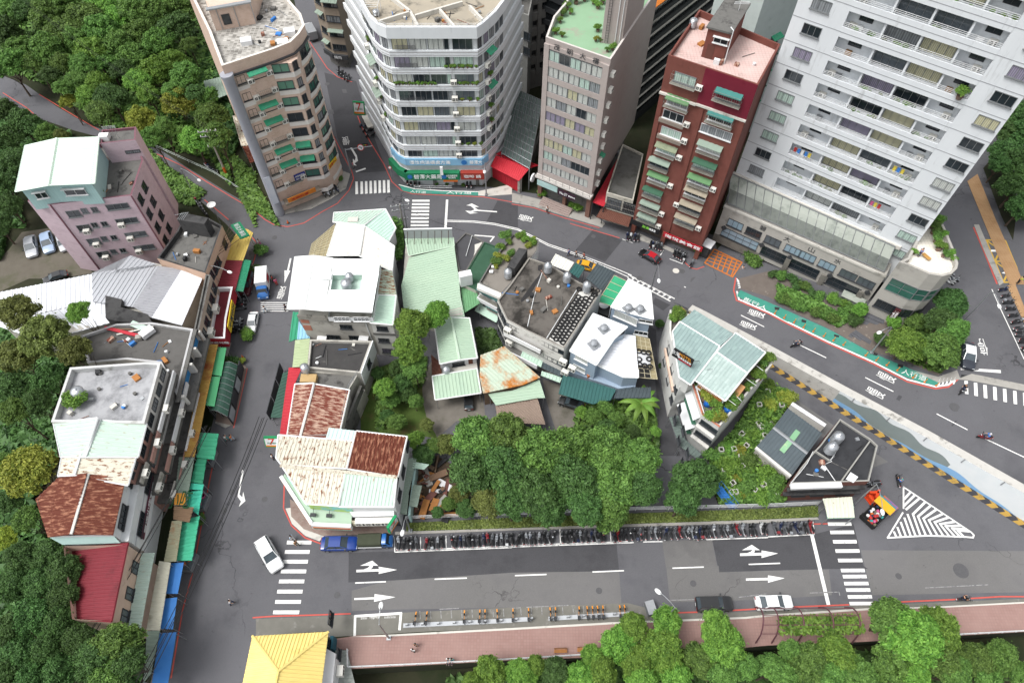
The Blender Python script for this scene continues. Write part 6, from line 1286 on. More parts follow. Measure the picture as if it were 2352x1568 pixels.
for i in range(3): b=MB(); Wb.box(b,Wb.L*i/3+.1,Wb.L*(i+1)/3-.1,.3,2.5,-.15,-.05); b.build('screen_panel',FRAMED,lf)
# rust red roof
z=6.8; r=empty('shop_house',pz(20,520,320,0),'house under a rust red corrugated roof with a broad white ridge strip','building')
ft=Z3(20,z-.4,310,95,790,145,720,480,590,570,250,548); b=MB(); b.prism(ft,-.2,z-.3,top=False); b.build('wall',GREYW,r)
gable(r,pz(20,300,82,z-.1),pz(20,228,553,z-.1),pz(20,478,80,z+.4),pz(20,350,565,z+.4),pz(20,803,136,z-.3),pz(20,695,600,z-.3),RUSTR,.42,cap=mat('ridge_white','d3d3cf'),trim=TR)
st=empty('garden_wall',pz(6,700,1200,0),'narrow weathered concrete passage wall behind the rust red house','wall'); Wg=Wall(pz(20,745,500,4.5),pz(20,885,150,4.5)); b=MB(); b.box(None,(Wg.L+2,.35,4.5),M=Wg.M(Wg.L/2,2.25)); b.build('wall',CONCD,st); Wg=Wall(pz(6,645,1340,3),pz(6,745,1110,3)); b=MB(); b.box(None,(Wg.L,.3,3),M=Wg.M(Wg.L/2,1.5)); b.build('side_wall',GREYW,st)
# corner shop with the rust speckled roof
z=7.4; r=empty('convenience_store',pz(20,700,880,0),'corner store with a cream rust speckled roof and dark rust panels','building')
ft=Z3(20,z-.3,165,570,860,530,1320,585,1220,1205,830,1212,405,1172,205,905,150,770); b=MB(); b.prism(ft,-.2,z-.25,top=False); b.build('wall',WHITE,r)
zr_=z+.9; sheet(r,[pz(20,145,550,z),pz(20,838,606,z),pz(20,776,862,zr_),pz(20,175,826,zr_),pz(20,128,765,z+.65)],(1,2),RUSTW,.5,trim=TR); sheet(r,[pz(20,612,484,z-.3),pz(20,866,513,z-.3),pz(20,842,607,z+.02),pz(20,583,582,z+.02)],(0,3),mat('mint_sheet3','c5dad6','b7cdc9',.7,.6),.5); sheet(r,[pz(20,866,514,z-.25),pz(20,1336,566,z-.25),pz(20,1250,940,zr_),pz(20,780,862,zr_)],(0,3),RUSTD,.45,trim=TR)
sheet(r,[pz(20,176,830,zr_),pz(20,766,890,zr_),pz(20,700,1205,z),pz(20,402,1186,z)],(1,2),RUSTW,.5,trim=TR); sheet(r,[pz(20,766,890,zr_),pz(20,1240,945,zr_),pz(20,1212,1215,z),pz(20,700,1207,z)],(0,3),MINTP,.45,trim=TR)
b=MB(); b.tube([pz(20,165,832,zr_+.08),pz(20,1245,940,zr_+.08)],.22,5); b.build('ridge_cap',RUSTW,r)
We=Wall(pz(20,1220,1205,z-.3),pz(20,1320,585,z-.3)); wins(r,We,[2,5.2,9],[5.6],1.6,1.3,FRAMED,[GLASS])
Wq=Wall(pz(20,405,1172,z-.3),pz(20,830,1212,z-.3)); Wq2=Wall(pz(20,205,905,z-.3),pz(20,405,1172,z-.3)); Wq3=Wall(pz(20,830,1212,z-.3),pz(20,1220,1205,z-.3))
b=MB(); Wq.box(b,.1,Wq.L-.2,5.1,6.4,0,.08); b.build('mural_panel',mat('mural_meadow','9dc26a','b9d27a',.5,.6,'7fc5c9',.3,.52,.1),r); b=MB(); Wq2.box(b,.3,Wq2.L-.3,5.1,6.4,0,.08); b.build('mural_panel',mat('mural_teal','6fb5a5','a5d0c0',.6,.6),r)
cz=4.0; cf=[pz(20,185,940,cz),pz(20,468,1372,cz),pz(20,818,1388,cz)]; ci=[pz(20,205,905,5.1),pz(20,405,1172,5.1),pz(20,830,1212,5.1)]; b=MB()
for i in (0,1): b.slab([ci[i],ci[i+1],cf[i+1],cf[i]],.1)
b.build('canopy_roof',PGREEN,r); b=MB()
for i in (0,1): W_=Wall(cf[i],cf[i+1]); W_.box(b,-.05,W_.L+.05,3.2,4.45,-.1,.35)
b.build('fascia',mat('fascia_white','dcdede'),r)
for i,(m_,zz) in enumerate(((mat('band_green','2b7a4b'),3.35),(mat('band_red','b5342f'),3.6),(mat('band_orange','d07b2c'),3.85))):
    b=MB()
    for k in (0,1): W_=Wall(cf[k],cf[k+1]); W_.box(b,0,W_.L,zz,zz+.16,.35,.37)
    b.build('colour_band',m_,r)
for x,y in ((472,1295),(620,1302)):
    q=pz(20,x,y,4.6); b=MB(); b.box((q.x,q.y,4.9),(.7,.4,.3)); b.build('flood_light',FRAMED,r); b=MB(); b.tube([(q.x,q.y,4.9),(q.x+.3,q.y+2.6,6.9)],.03,4); b.build('lamp_arm',FRAMED,r)
b=MB(); b.slab([pz(20,790,1236,5.6),pz(20,1212,1228,5.6),pz(20,1215,1295,5.2),pz(20,835,1305,5.2)],.12); b.build('white_canopy',WHITE,r)
for i in range(4): ac(r,Wq3,Wq3.L*(i+.5)/4.3,4.4,1.3,.5)
fr=[pz(20,820,1345,4.2),pz(20,1190,1325,4.2),pz(20,1205,1362,3.4),pz(20,838,1388,3.4)]; lattice(r,fr,1,4,mat('pale_plastic','c9cbc8','bcbebb',.8,.6)); b=MB(); Wq3.box(b,.1,Wq3.L-.1,.2,3.0,0,.1); b.build('shop_window',GLASS,r)
b=MB(); Wq.box(b,.2,Wq.L-.2,.2,3.0,0,.06); Wq2.box(b,.2,Wq2.L-.2,.2,3.0,0,.06); b.build('shop_window',GLASS,r)
def seven(label,o,X,Y,w,h):
    """green, white and red light box with its lettering; o is the centre, X to the right, Y up"""
    e=empty('shop_sign',o,label,'sign'); M=frame(o,X,Y); z=V(M.col[2][:3])
    b=MB(); b.box(None,(w,h,.35),M=M@MT((0,0,-.2))); b.build('light_box',mat('sign_green3','1f8a55'),e); b=MB(); b.box(None,(w*.88,h*.82,.02),M=M); b.build('face',WHITE,e)
    text(e,'7',M@MT((0,h*.12,.03)),1,mat('seven_red','c8382c'),.02,fit=(w*.42,h*.6)); text(e,'ELEVEN',M@MT((0,-.02*h,.05)),1,mat('band_green','2b7a4b'),.02,fit=(w*.6,h*.14))
    b=MB(); b.box(None,(w*.88,h*.14,.02),M=M@MT((0,-h*.33,.02))); b.build('stripe',mat('band_orange','d07b2c'),e)
    b=MB(); b.tube([M@V((w/2,h*.2,-.2)),M@V((w/2+.9,h*.2,-.2))],.05,5); b.build('bracket',GALV,e); return e
seven('convenience store light box with a red 7 projecting at the store’s street corner',pz(20,88,622,6.2),V((1,.0,.0)),V((.0,.35,.9)),2.0,1.7)
seven('convenience store light box with a red 7 at the store’s right end',pz(20,1212,1380,5.2),V((.45,.85,0)),V((0,0,1)),1.8,2.0)
seven('convenience store light box with a red 7 in the alley beside the white rounded block',pz(2,708,748,4.5),V((1,-.1,0)),V((0,.25,1)),2.2,2.6)
# side passage sheds
r=empty('lean_to',pz(10,1050,200,0),'grey green lean-to roofs along the store’s right side wall','shed'); 
for a,m_ in (((1025,15,1110,15,1050,270,1000,270),GREYGR),((1085,40,1195,60,1160,95,1080,85),MINT),((1085,200,1145,205,1112,355,1055,345),GREYGR),((1010,270,1055,268,1040,405,995,400),GREYGR)): sheet(r,Z3(10,3.0,*a),(0,1),m_,.35,.05)
b=MB(); Wg=Wall(pz(10,1055,410,2.6),pz(10,1100,60,2.6)); b.box(None,(Wg.L,.3,2.6),M=Wg.M(Wg.L/2,1.3)); b.build('wall',mat('pale_teal_wall','a5c2bf','93b0ad',.8,.6),r)
# pale green long roof
z=5.2; r,xy=house('warehouse','long low building under a wide pale green corrugated roof beside the big tree',Z3(18,z-.4,220,540,870,525,885,630,945,1100,1000,1560)+Z3(6,z-.4,1425,600,1330,610,1020,550,1010,390),z-.4,GREYW,flat=False)
sheet(r,[pz(18,215,535,z),pz(18,872,520,z),pz(18,886,634,z+.3),pz(18,262,784,z+.3)],(0,3),PGREEN,.45,trim=mat('trim_mint','b9cdb9')); sheet(r,[pz(18,262,790,z+.3),pz(18,886,640,z+.3),pz(18,950,1100,z-.1),pz(6,1408,470,z-.1),pz(6,1436,605,z-.3),pz(6,1322,618,z-.3),pz(6,1015,545,z-.1),pz(6,1000,400,z-.1)],(0,1),PGREEN,.45,.06)
hb=empty('hoarding',pz(18,530,490,5),'long grey billboard seen from behind with rusty struts, on the pale green roof','billboard'); Wh=Wall(pz(18,212,525,z+.1),pz(18,862,512,z+.1)); b=MB(); Wh.box(b,0,Wh.L,z+.1,z+2.2,.0,.12); b.build('board',mat('hoarding_grey','a7aaad','9a9da0',.8,.6),hb); b=MB(); [b.tube([Wh.pt(Wh.L*(i+.5)/7,z+1.9,0),Wh.pt(Wh.L*(i+.4)/7,z+.1,1.6)],.05,4) for i in range(7)]; b.build('strut',mat('rusty_steel','4a3a34'),hb); b=MB(); Wh.box(b,-.05,Wh.L+.05,z+2.2,z+2.3,-.05,.2); b.build('top_rail',WHITE,hb)
z=4.8; r,xy=house('cottage','small cottage with a pale green ridged roof and white wall, behind the carport',Z3(6,z-.4,1238,740,1265,930,1515,890,1468,625,1335,625,1230,660),z-.4,WHITE,flat=False)
gable(r,pz(6,1225,640,z-.1),pz(6,1266,937,z-.1),pz(6,1342,616,z+.3),pz(6,1402,908,z+.3),pz(6,1470,620,z-.1),pz(6,1524,896,z-.1),PGREEN,.42,trim=TR,cap=mat('trim_mint','b9cdb9'))
W_=Wall(pz(6,1265,930,z-.4),pz(6,1515,890,z-.4)); window(r,W_,W_.L*.5,3.4,1.8,.9,2,1,FRAMED,GLASS); b=MB(); W_.box(b,W_.L*.78,W_.L*.9,2.6,4.2,0,.05); b.build('door',mat('door_brown2','6b4334'),r)
b=MB(); b.prism(Z3(6,2.9,1278,945,1518,905,1524,960,1282,1000),-.1,2.9); b.build('terrace',CONCL,r)
cpt=canopy('carport','pale green corrugated carport roof over a parked black car',6,3.0,(1213,1020,1522,966,1550,1136,1234,1184),PGREEN,(0,3),cat='carport',zs=[3.5,3.5,2.9,2.9],trim=TR)
tank((6,1313,1000),2.9,'steel tank on the terrace between the cottage and the carport',.6,1.6)
canopy('shed_roof','brown rusty shed roof on the left of the cottage',6,3.0,(1205,870,1265,925,1280,1010,1212,1020),mat('rust_brown_roof','5d3a30'),(0,1),cat='shed')
# black and dark green roofs
z=4.8; r,xy=house('shop_house','low house with a patched black flat roof behind the double white line',Z3(18,z,885,600,1040,445,1130,480,1295,572,1150,800,1045,985,945,970),z,GREYW,mat('tar_roof','3f3f42','4d4d50',.6,.7,'8f8c88',.4,.66,.06,rough=.9),.25,.2,CONCD)
b=MB(); b.prism(Z3(18,z+.0,1165,600,1215,585,1280,560,1190,690,1140,790,1165,700),z-.24,z-.2); b.build('grey_patch',CONCL,r); b=MB(); b.tube([pz(18,1130,485,z),pz(18,1045,768,z)],.05,4); b.build('pipe',FRAMEW,r)
DG=mat('dark_green_flat_roof','2c4a38','385845',.6,.7,'4d6b58',.5,.56,.12,rough=.85)
z=5.0; r,xy=house('shop_house','house with a smooth dark green flat roof and a tall white cabinet on it',Z3(18,z,1298,575,1518,655,1420,835,1205,1215,1180,1240,965,1140,1050,985),z,GREYW,DG,.18,.15,DG)
q=pz(18,1045,1140,z); b=MB(); b.box((q.x,q.y,z+1.1),(1.9,1.1,2.4),.3); b.build('cabinet',WHITE,r)
canopy('shed_roof','bright green corrugated lean-to below the dark green roof',18,4.2,(965,1150,1190,1245,1235,1420,1010,1560),mat('green_corrugated','6d9a72','5c8a62',.7,.7,'8a7f60',.35,.58,.14),(0,3),cat='shed',per=.4)
# concrete building with tyres
z=9.0; r,xy=house('apartment_building','weathered concrete building with old tyres weighing down a white roof strip',Z3(21,z,612,300,800,362,1085,530,1285,602,935,1135,775,1060,600,978,408,872,322,690,440,545),z,WSTAIN,mat('stained_roof_concrete','524e4a','65615c',.35,.7,'2b2926',.22,.48,.14,rough=.95,bump=.2),.35,.2,mat('worn_parapet','8f8b84','7b7771',1,.7))
W_=Wall(pz(21,408,872,z),pz(21,935,1135,z)); W1=Wall(pz(21,322,690,z),pz(21,408,872,z))
for zz,o in ((5.9,.9),(2.9,1.7)): 
    b=MB(); W_.box(b,0,W_.L*.66,zz-.1,zz+.2,0,o); b.build('balcony_slab',CONCD,r); b=MB(); W_.box(b,0,W_.L*.66,zz+.2,zz+1.1,o-.15,o); b.build('balcony_front',WHITE,r)
for zz in (7.8,4.7,1.9):
    for i in range(6): window(r,W_,W_.L*(i+.5)/6,zz,1.8,1.0,2,1,FRAMED,rnd.choice([GLASS,CURT[2]]),sill=False)
    for i in range(2): window(r,W1,W1.L*(i+.5)/2,zz,1.6,1.4,2,1,FRAMED,GLASS)
for a,zz in ((.5,7.4),(9.7,6.6),(11.2,6.1),(10.2,4.2),(.8,4.6)): ac(r,W_,a,zz,1.1,.2)
b=MB(); b.prism(Z3(21,z,1085,600,1258,622,928,1112,800,1040),z-.34,z-.24); b.build('white_strip',mat('strip_white','c9c8c4','b5b4b0',1,.7),r)
b=MB(); b.prism(Z3(21,z,735,395,745,350,700,360,695,400,725,420,700,460,650,520,600,590,535,680,545,700,620,640,690,520,728,450),z-.345,z-.33); b.build('tar_patch',mat('tar_patch','2b2a2b'),r)
b=MB(); b.tube([pz(21,735,440,z-.25),pz(21,660,660,z-.25),pz(21,600,935,z-.25)],.06,4); b.tube([pz(21,1065,580,z-.2),pz(21,775,1045,z-.2)],.07,4); b.build('roof_pipe',FRAMEW,r)
TYRE=None
def tyre(p,z,rad=.36,label=None,group='tyres weighing down the white roof strip',pos=None):
    global TYRE
    if TYRE is None:
        m=MB(); m.smooth=True; vs=[];fs=[]; n=16; k=8
        for i in range(n):
            a=2*math.pi*i/n
            for j in range(k): b_=2*math.pi*j/k; rr=1-.24+.24*math.cos(b_); vs.append((rr*math.cos(a),rr*math.sin(a),.3+.3*math.sin(b_)*.85))
        for i in range(n):
            for j in range(k): fs.append((i*k+j,((i+1)%n)*k+j,((i+1)%n)*k+(j+1)%k,i*k+(j+1)%k))
        m.add(vs,fs); TYRE=m.mesh('tyre',BLACK)
    q=pos or P(p,z); o=bpy.data.objects.new('tyre',TYRE); COL.objects.link(o); o.location=q; o.scale=(rad,rad,rad*(.8+.3*rnd.random())); o.rotation_euler=(0,0,rnd.random()*6); return tag(o,label or 'old black tyre lying on the white roof strip of the concrete building','tyre',group)
a,b_,c,d=(1082,603),(1240,632),(928,1108),(806,1046)
for i in range(17):
    for j in range(4):
        s=(i+.3+(.5 if j%2 else 0)*.8)/17.3; t=(j+.5)/4+rnd.uniform(-.03,.03)
        x=(a[0]*(1-t)+b_[0]*t)*(1-s)+(d[0]*(1-t)+c[0]*t)*s; y=(a[1]*(1-t)+b_[1]*t)*(1-s)+(d[1]*(1-t)+c[1]*t)*s
        if s<.12 and t<.7: continue
        tyre((21,x,y),z-.24,.44+.05*rnd.random())
for x,y in ((1190,590),(1245,612),(1225,650),(1075,595)): tyre((21,x,y),z-.15,.42)
for x,y,l_ in ((785,440,'steel tank at the back edge of the tyre roof, leftmost of three in a row'),(960,530,'steel tank at the back edge of the tyre roof, middle of three in a row'),(1140,615,'steel tank standing at the top of the tyre strip')): tank((21,x,y),z-.3,l_,.62,2.2)
z=7.6; r,xy=house('apartment_building','white balconied annex with an overgrown roof garden beside the tyre roof',Z3(21,z,465,80,705,138,690,235,560,400,430,560,355,640,150,530,270,330),z,WHITE,mat('annex_roof','75706a','827d76',.6,.7,'57534d',.4,.55,.15),.5,.2,CONCD)
W_=Wall(pz(21,150,530,z),pz(21,355,640,z)); b=MB(); b.prism(Z3(21,z+.3,140,535,355,625,360,680,132,580),z-.2,z+.3,bot=True); b.build('parapet_slab',WSTAIN,r)
awning(r,W_,W_.L/2,z-.4,W_.L,.9,.4,TEAL); cage(r,W_,W_.L/2,z-1.9,W_.L-.4,1.7,.6); b=MB(); W_.box(b,0,W_.L,3.9,4.7,0,.7); b.build('balcony_front',WHITE,r); cage(r,W_,W_.L*.7,3.4,2.2,1.2,.6); awning(r,W_,W_.L*.7,4.1,2.4,.8,.3,TEAL); awning(r,W_,W_.L*.5,2.6,W_.L,1.4,.5,MINT); wins(r,W_,[1.5,4],[6.0,3.2],1.6,1.2)
b=MB(); b.prism(Z3(21,z+1.6,520,210,600,225,480,400,412,380),z-.5,z+1.6); b.build('roof_room',CONCK,r)
tank((21,420,490),z-.5,'steel tank beside the overgrown roof garden of the white annex',.62,2.1)
for i,(x,y,rd) in enumerate(((395,110,60),(520,110,40),(570,140,45),(640,170,45),(600,200,35),(420,170,40),(350,220,45),(440,270,40),(330,290,45),(315,350,55),(400,330,40),(300,390,35),(660,140,30),(550,100,35))): shrub((21,x,y),rd*1.15*.249,rnd.choice((1,2,2,3)),'leafy plant in the overgrown roof garden of the white annex',z-.5,i%3,'plants of the overgrown roof garden')
q=pz(21,265,440,z-.5)
for dx in (0,1.0): e=empty('stool',(q.x+dx*.3,q.y+dx,z-.5),'white block stool on the roof of the white annex','stool','white block stools'); b=MB(); b.box((q.x+dx*.3,q.y+dx,z-.2),(.6,.5,.1)); b.build('seat',WHITE,e); b=MB(); b.box((q.x+dx*.3,q.y+dx,z-.38),(.4,.3,.24)); b.build('base',CONCL,e)
# lean-to roofs along the street behind it
for xy_,m_,l_,z_ in (((858,265,1030,345,975,428,800,362),rust('cream_patched_roof','d3d3cc',.3),'cream patched metal awning by the pedestrians',4.2),((1045,345,1130,395,1070,490,985,432),TEAL,'teal metal awning next to the yellow taxi',4.2),((1240,352,1412,432,1290,610,1140,490),mat('slate_rib_roof','3d464a','4a5459',.7,.6,rough=.6),'slate grey ribbed awning between taxi and green roof',5.4)): canopy('shop_awning',l_,21,z_,xy_,m_,(0,3))
r=empty('terrace_roof',pz(21,1370,600,6),'bright green translucent terrace roof with white bars','roof'); g4=[pz(21,1400,465,6.8),pz(21,1520,522,6.8),pz(21,1370,748,6.3),pz(21,1248,705,6.3)]; lattice(r,g4,1,4,mat('green_translucent','2f8f66','3a9c72',.5,.6,rough=.4)); b=MB(); [b.tube([p,(p.x,p.y,3.5)],.06,5) for p in g4]; b.build('post',FRAMEW,r); b=MB(); b.prism(Z3(21,3.6,1248,705,1400,740,1370,850,1215,790),-.1,3.6); b.build('terrace',CONCK,r)
tb=empty('round_table',pz(21,1300,760,3.6),'round white table on the dark terrace under the green roof','table'); b=MB(); b.lathe([(.75,.7),(.75,.76)],c=pz(21,1300,760,3.6),n=20); b.build('table_top',WHITE,tb); b=MB(); b.lathe([(.06,0),(.06,.7)],c=pz(21,1300,760,3.6)); b.build('leg',GALV,tb)
# white metal house group
def vent(p,z,label):
    e=empty('roof_ventilator',P(p,z),label,'ventilator','round roof ventilators'); b=MB(); b.smooth=True; b.lathe([(.32,.1),(.32,.35),(.5,.5),(.52,.75),(.35,.95),(.01,1.0)],c=P(p,z),n=14); b.build('turbine',STEEL,e); b=MB(); q=P(p,z); b.box((q.x,q.y,z+.08),(1.4,1.4,.12),.6); b.build('base_plate',GALV,e)
z=9.6; ft=Z3(7,z-.3,690,540,815,595,830,600,960,620,950,435,805,365); r=empty('metal_house',cen(ft),'tall blue grey metal house with a white roof, its corner by the street lamp','building'); b=MB(); b.prism(ft,-.2,z-.25,top=False); b.build('wall',BLUEG,r)
sheet(r,[pz(7,803,355,z),pz(7,955,432,z),pz(7,973,630,z),pz(7,828,592,z),pz(7,680,545,z)],(0,4),WROOF,.5,.04,trim=TR)
W_=Wall(pz(7,690,540,z-.3),pz(7,815,595,z-.3)); window(r,W_,2.3,8.2,3.6,1.5,2,1,FRAMEW,CURT[0]); W2_=Wall(pz(7,822,598,z-.3),pz(7,960,622,z-.3)); window(r,W2_,2.2,8.4,2.0,.7,2,1,FRAMEW,GLASS); window(r,W2_,2.0,5.4,2.0,.9,3,1,FRAMEW,GLASS)
vent((7,800,560),z,'round steel ventilator on the tall white roof, left of two'); vent((7,880,568),z,'round steel ventilator on the tall white roof, right of two')
z=8.2; ft=Z3(7,z-.3,405,842,580,932,705,760,770,733,790,685,560,598); r=empty('metal_house',cen(ft),'blue grey metal house with a zinc roof and two ventilators, beside the tyre roof','building'); b=MB(); b.prism(ft,-.2,z-.25,top=False); b.build('wall',BLUEG,r)
sheet(r,[pz(7,560,590,z+.2),pz(7,795,682,z+.2),pz(7,705,762,z),pz(7,582,938,z-.1),pz(7,398,840,z-.1)],(0,4),SILVERW,.55,.05,trim=TR); W_=Wall(pz(7,405,842,z-.3),pz(7,580,932,z-.3))
for x,y,w_ in ((478,905,2.0),(462,965,2.0)): a,zz=W_.hit((7,x,y)); window(r,W_,a,zz,w_,1.0,2,1,FRAMEW,CURT[0])
vent((7,632,700),z,'round steel ventilator on the lower zinc roof, upper of two'); vent((7,563,805),z,'round steel ventilator on the lower zinc roof, lower of two')
z=6.2; ft=Z3(7,z-.3,590,950,765,1035,865,1028,850,745,770,730,700,790); r=empty('metal_house',cen(ft),'low fan shaped metal house with silver sheets and a tyre weighted lattice awning','building'); b=MB(); b.prism(ft,-.2,z-.2,top=False); b.build('wall',BLUEG,r)
b=MB(); b.prism(Z3(7,3.6,385,985,560,1045,735,1105,850,1090,865,1030,765,1025,590,945,400,900),-.2,3.6); b.build('lower_wall',BLUEG,r)
sheet(r,[pz(7,735,725,z+.5),pz(7,850,742,z+.4),pz(7,853,800,z+.3),pz(7,690,795,z+.3)],(0,1),SILVERW,.5,.05); sheet(r,[pz(7,690,795,z+.3),pz(7,853,800,z+.3),pz(7,868,972,z),pz(7,590,945,z)],(3,2),SILVERW,.5,.05); sheet(r,[pz(7,590,948,z),pz(7,868,974,z),pz(7,870,1030,z-.2),pz(7,765,1026,z-.2)],(1,2),SILVERW,.6,.05,trim=TR)
la=[pz(7,850,742,z-.3),pz(7,945,765,z-.7),pz(7,1000,1042,z-.9),pz(7,872,1030,z-.5)]; lattice(r,la,3,9); b=MB(); b.slab([pz(7,862,945,z-.4),pz(7,955,955,z-.7),pz(7,955,1035,z-.7),pz(7,872,1030,z-.4)],.08); b.build('black_sheet',BLACK,r); b=MB(); b.slab([pz(7,865,850,z-.2),pz(7,945,862,z-.5),pz(7,955,945,z-.5),pz(7,872,940,z-.2)],.1); b.build('tarpaulin',mat('crumpled_white','d0d2d4','b5b8bc',1.2,.8,rough=.5,bump=.5,bs=3),r)
for x,y in ((872,852),(905,858),(938,862),(875,908),(942,905),(878,945),(912,952),(948,958)): tyre((7,x,y),z-.35,.46,'old tyre holding down the crumpled sheet on the lattice awning','tyres on the lattice awning')
for x in (905,): b=MB(); b.box(pz(7,535,1010,3.8),(.9,.7,.7),.3); b.build('hatch_box',mat('box_terracotta','a86a48'),r)
canopy('carport','large teal sloping carport roof below the blue grey metal house',7,3.2,(352,1012,560,1062,715,1112,675,1200,552,1232,318,1160),TEAL,(0,5),cat='carport',zs=[3.8,3.8,3.8,3.2,3.0,3.0])
canopy('carport','narrow black ribbed canopy at the end of the teal carport',7,3.3,(722,1102,955,1096,956,1170,700,1172),mat('slate_rib_roof','3d464a'),(0,3),cat='carport')
for xy_,m_,l_,z_ in (((72,850,215,905,200,958,55,890),MINT,'mint awning along the foot of the tyre building',3.2),((210,905,350,990,335,1025,200,960),mat('slate_rib_roof','3d464a'),'black ribbed awning at the corner of the tyre building',3.0),((205,985,345,1030,330,1065,198,1015),MINT,'mint awning below the black ribbed awning',2.6)): canopy('shop_awning',l_,7,z_,xy_,m_,(0,3),posts=False)
# rust orange shed
r=empty('shed',pz(21,420,1340,0),'shed under an orange rusted mint corrugated roof beside the carport','building'); ft=Z3(21,3.6,180,1210,385,1135,690,1400,560,1470,200,1545); b=MB(); b.prism(ft,-.1,3.5,top=False); b.build('wall',mat('plank_wall','6d5a4a','7b6856',1,.6),r)
sheet(r,[pz(21,165,1200,4.6),pz(21,388,1118,4.6),pz(21,718,1404,3.9),pz(21,560,1480,3.7),pz(21,190,1562,3.7),pz(21,158,1400,4.1)],(1,2),RUSTO,.5,trim=None)
canopy('shed_roof','pale green patched shed roof below the orange rusted one',7,3.2,(-165,1142,5,1120,188,1042,228,1170,175,1170,-110,1222),PGREEN,(0,1),cat='shed')
canopy('shed_roof','weathered brown plank shed roof at the top edge of the tree clump',7,2.9,(-115,1224,175,1172,230,1352,0,1342,-95,1332),mat('brown_slat_roof','7d6d62','8a7a6e',.8,.7,'5d5048',.5,.55,.15),(0,3),cat='shed',per=.35)
b=MB()
# motel
z=8.6; mp=Z3(22,z,530,88,750,135,1110,330,1440,505,1474,590,1230,880,988,1165,832,1052,742,775,620,800,556,480,525,290); r,xy=house('motel','white walled motel with pale blue green ribbed roofs and a planted roof terrace',mp,z,mat('motel_white','cfcfcc','bfbfbc',.6,.7,'8a8883',.4,.56,.18,rough=.85),mat('terrace_grey','6d6862','7b766f',.6,.7,'524e48',.5,.55,.15),.8,.25,WSTAIN)
up=Z3(22,11,560,292,752,100,1108,312,960,470,722,760,622,700); b=MB(); b.prism(inset(up,.2),z-.9,10.9,top=False); b.build('upper_wall',mat('motel_white2','c9cac8','bcbdba',.6,.7),r)
MR=mat('blue_green_tile_roof','7b8e8d','879a98',.6,.6,'98aaa7',.4,.6,.12,rough=.55,brick=(.5,.9,.03,'7d9290','96aba8'))
sheet(r,[pz(22,755,88,11.2),pz(22,1115,312,11.2),pz(22,990,425,11.3),pz(22,622,198,11.3)],(0,3),MR,.5,.06); sheet(r,[pz(22,622,198,11.3),pz(22,990,425,11.3),pz(22,960,472,11.25),pz(22,722,776,11.1),pz(22,618,704,11.1),pz(22,553,290,11.2)],(0,5),MR,.5,.06,trim=TR)
MR2=mat('pale_tile_roof','a0b0ac','95a6a2',.6,.6,'b3c1bc',.4,.6,.12,rough=.55,brick=(.5,.9,.03,'9fb0ac','bccac6'))
sheet(r,[pz(22,1135,302,10.9),pz(22,1412,482,10.9),pz(22,1245,672,11.2),pz(22,962,476,11.2)],(0,3),MR,.5,.06,trim=TR); sheet(r,[pz(22,962,478,11.2),pz(22,1245,674,11.2),pz(22,1040,930,10.8),pz(22,752,732,10.8)],(0,3),MR2,.5,.06,trim=TR)
er=Z3(22,10.7,778,745,1032,918,1395,490,1135,315); b=MB(); b.prism(inset(er,.3),z-.9,10.6,top=False); b.build('roof_room_wall',mat('orange_wood_wall','a8703f','9b6537',.8,.6),r)
W_=Wall(pz(22,782,752,10.4),pz(22,1030,915,10.4)); window(r,W_,W_.L*.78,9.1,1.9,1.4,5,2,FRAMEW,CURT[0],out=-.2); window(r,W_,W_.L*.3,9.4,2.2,.8,3,1,FRAMEW,CURT[4],out=-.2)
Wl=Wall(pz(22,556,480,z),pz(22,620,800,z)); Wl=Wall(pz(22,525,290,z),pz(22,620,800,z)); Wl2=Wall(pz(22,742,775,z),pz(22,832,1052,z)); Wf=Wall(pz(22,832,1052,z),pz(22,988,1165,z))
b=MB(); Wl.box(b,1,Wl.L-1,5.4,5.9,0,.35); b.build('ledge',mat('peach_tile','c9b09e'),r)
for s in range(6): window(r,Wl,2+s*3.2,7,1.2,1.2,1,1,FRAMED,GLASS); window(r,Wl,2+s*3.2,4,1.2,1.2,1,1,FRAMED,GLASS)
for zz in (7.0,3.9): window(r,Wf,Wf.L*.55,zz,2.6,1.0,2,1,FRAMED,GLASS); b=MB(); Wf.box(b,-.1,Wf.L+.1,zz-1.4,zz-1.1,0,.5); b.build('ledge',WSTAIN,r)
for zz,o in ((7.4,.8),(4.5,1.3)): 
    b=MB(); b.slab([Wl2.pt(.3,zz,0),Wl2.pt(Wl2.L-.2,zz,0),Wl2.pt(Wl2.L-.2,zz-.7,o),Wl2.pt(.3,zz-.7,o)],.12); b.build('white_awning',FRAMEW,r); cage(r,Wl2,Wl2.L*.5,zz-1.4,Wl2.L-.6,1.5,.6,mat('green_grille','3f6b57'))
b=MB(); b.tube([pz(22,742,775,z+.1),pz(22,832,1052,z+.1),pz(22,990,1166,z+.1)],.14,5); b.build('tile_coping',mat('terracotta_coping','b0705a'),r)
b=MB(); [b.tube([pz(22,x,y,z-.8),pz(22,x,y,z+1.6)],.04,4) for x,y in ((1420,610),(1300,750),(1180,900),(1060,1010),(845,1040),(770,790))]; b.tube([pz(22,770,790,z+1.6),pz(22,845,1040,z+1.6)],.05,4); [b.tube([pz(22,x0,y0,z+1.5),pz(22,x1,y1,z+1.5)],.04,4) for x0,y0,x1,y1 in ((1230,720,1330,790),(1310,590,1390,650),(1060,910,1140,970),(1150,890,1190,930))]; b.build('pergola_frame',FRAMEW,r)
b=MB(); b.slab([pz(22,1180,770,10),pz(22,1228,800,10),pz(22,1150,905,9.7),pz(22,1100,870,9.7)],.15); b.build('wooden_panel',mat('panel_wood','b58a5d','a57b50',1,.6),r)
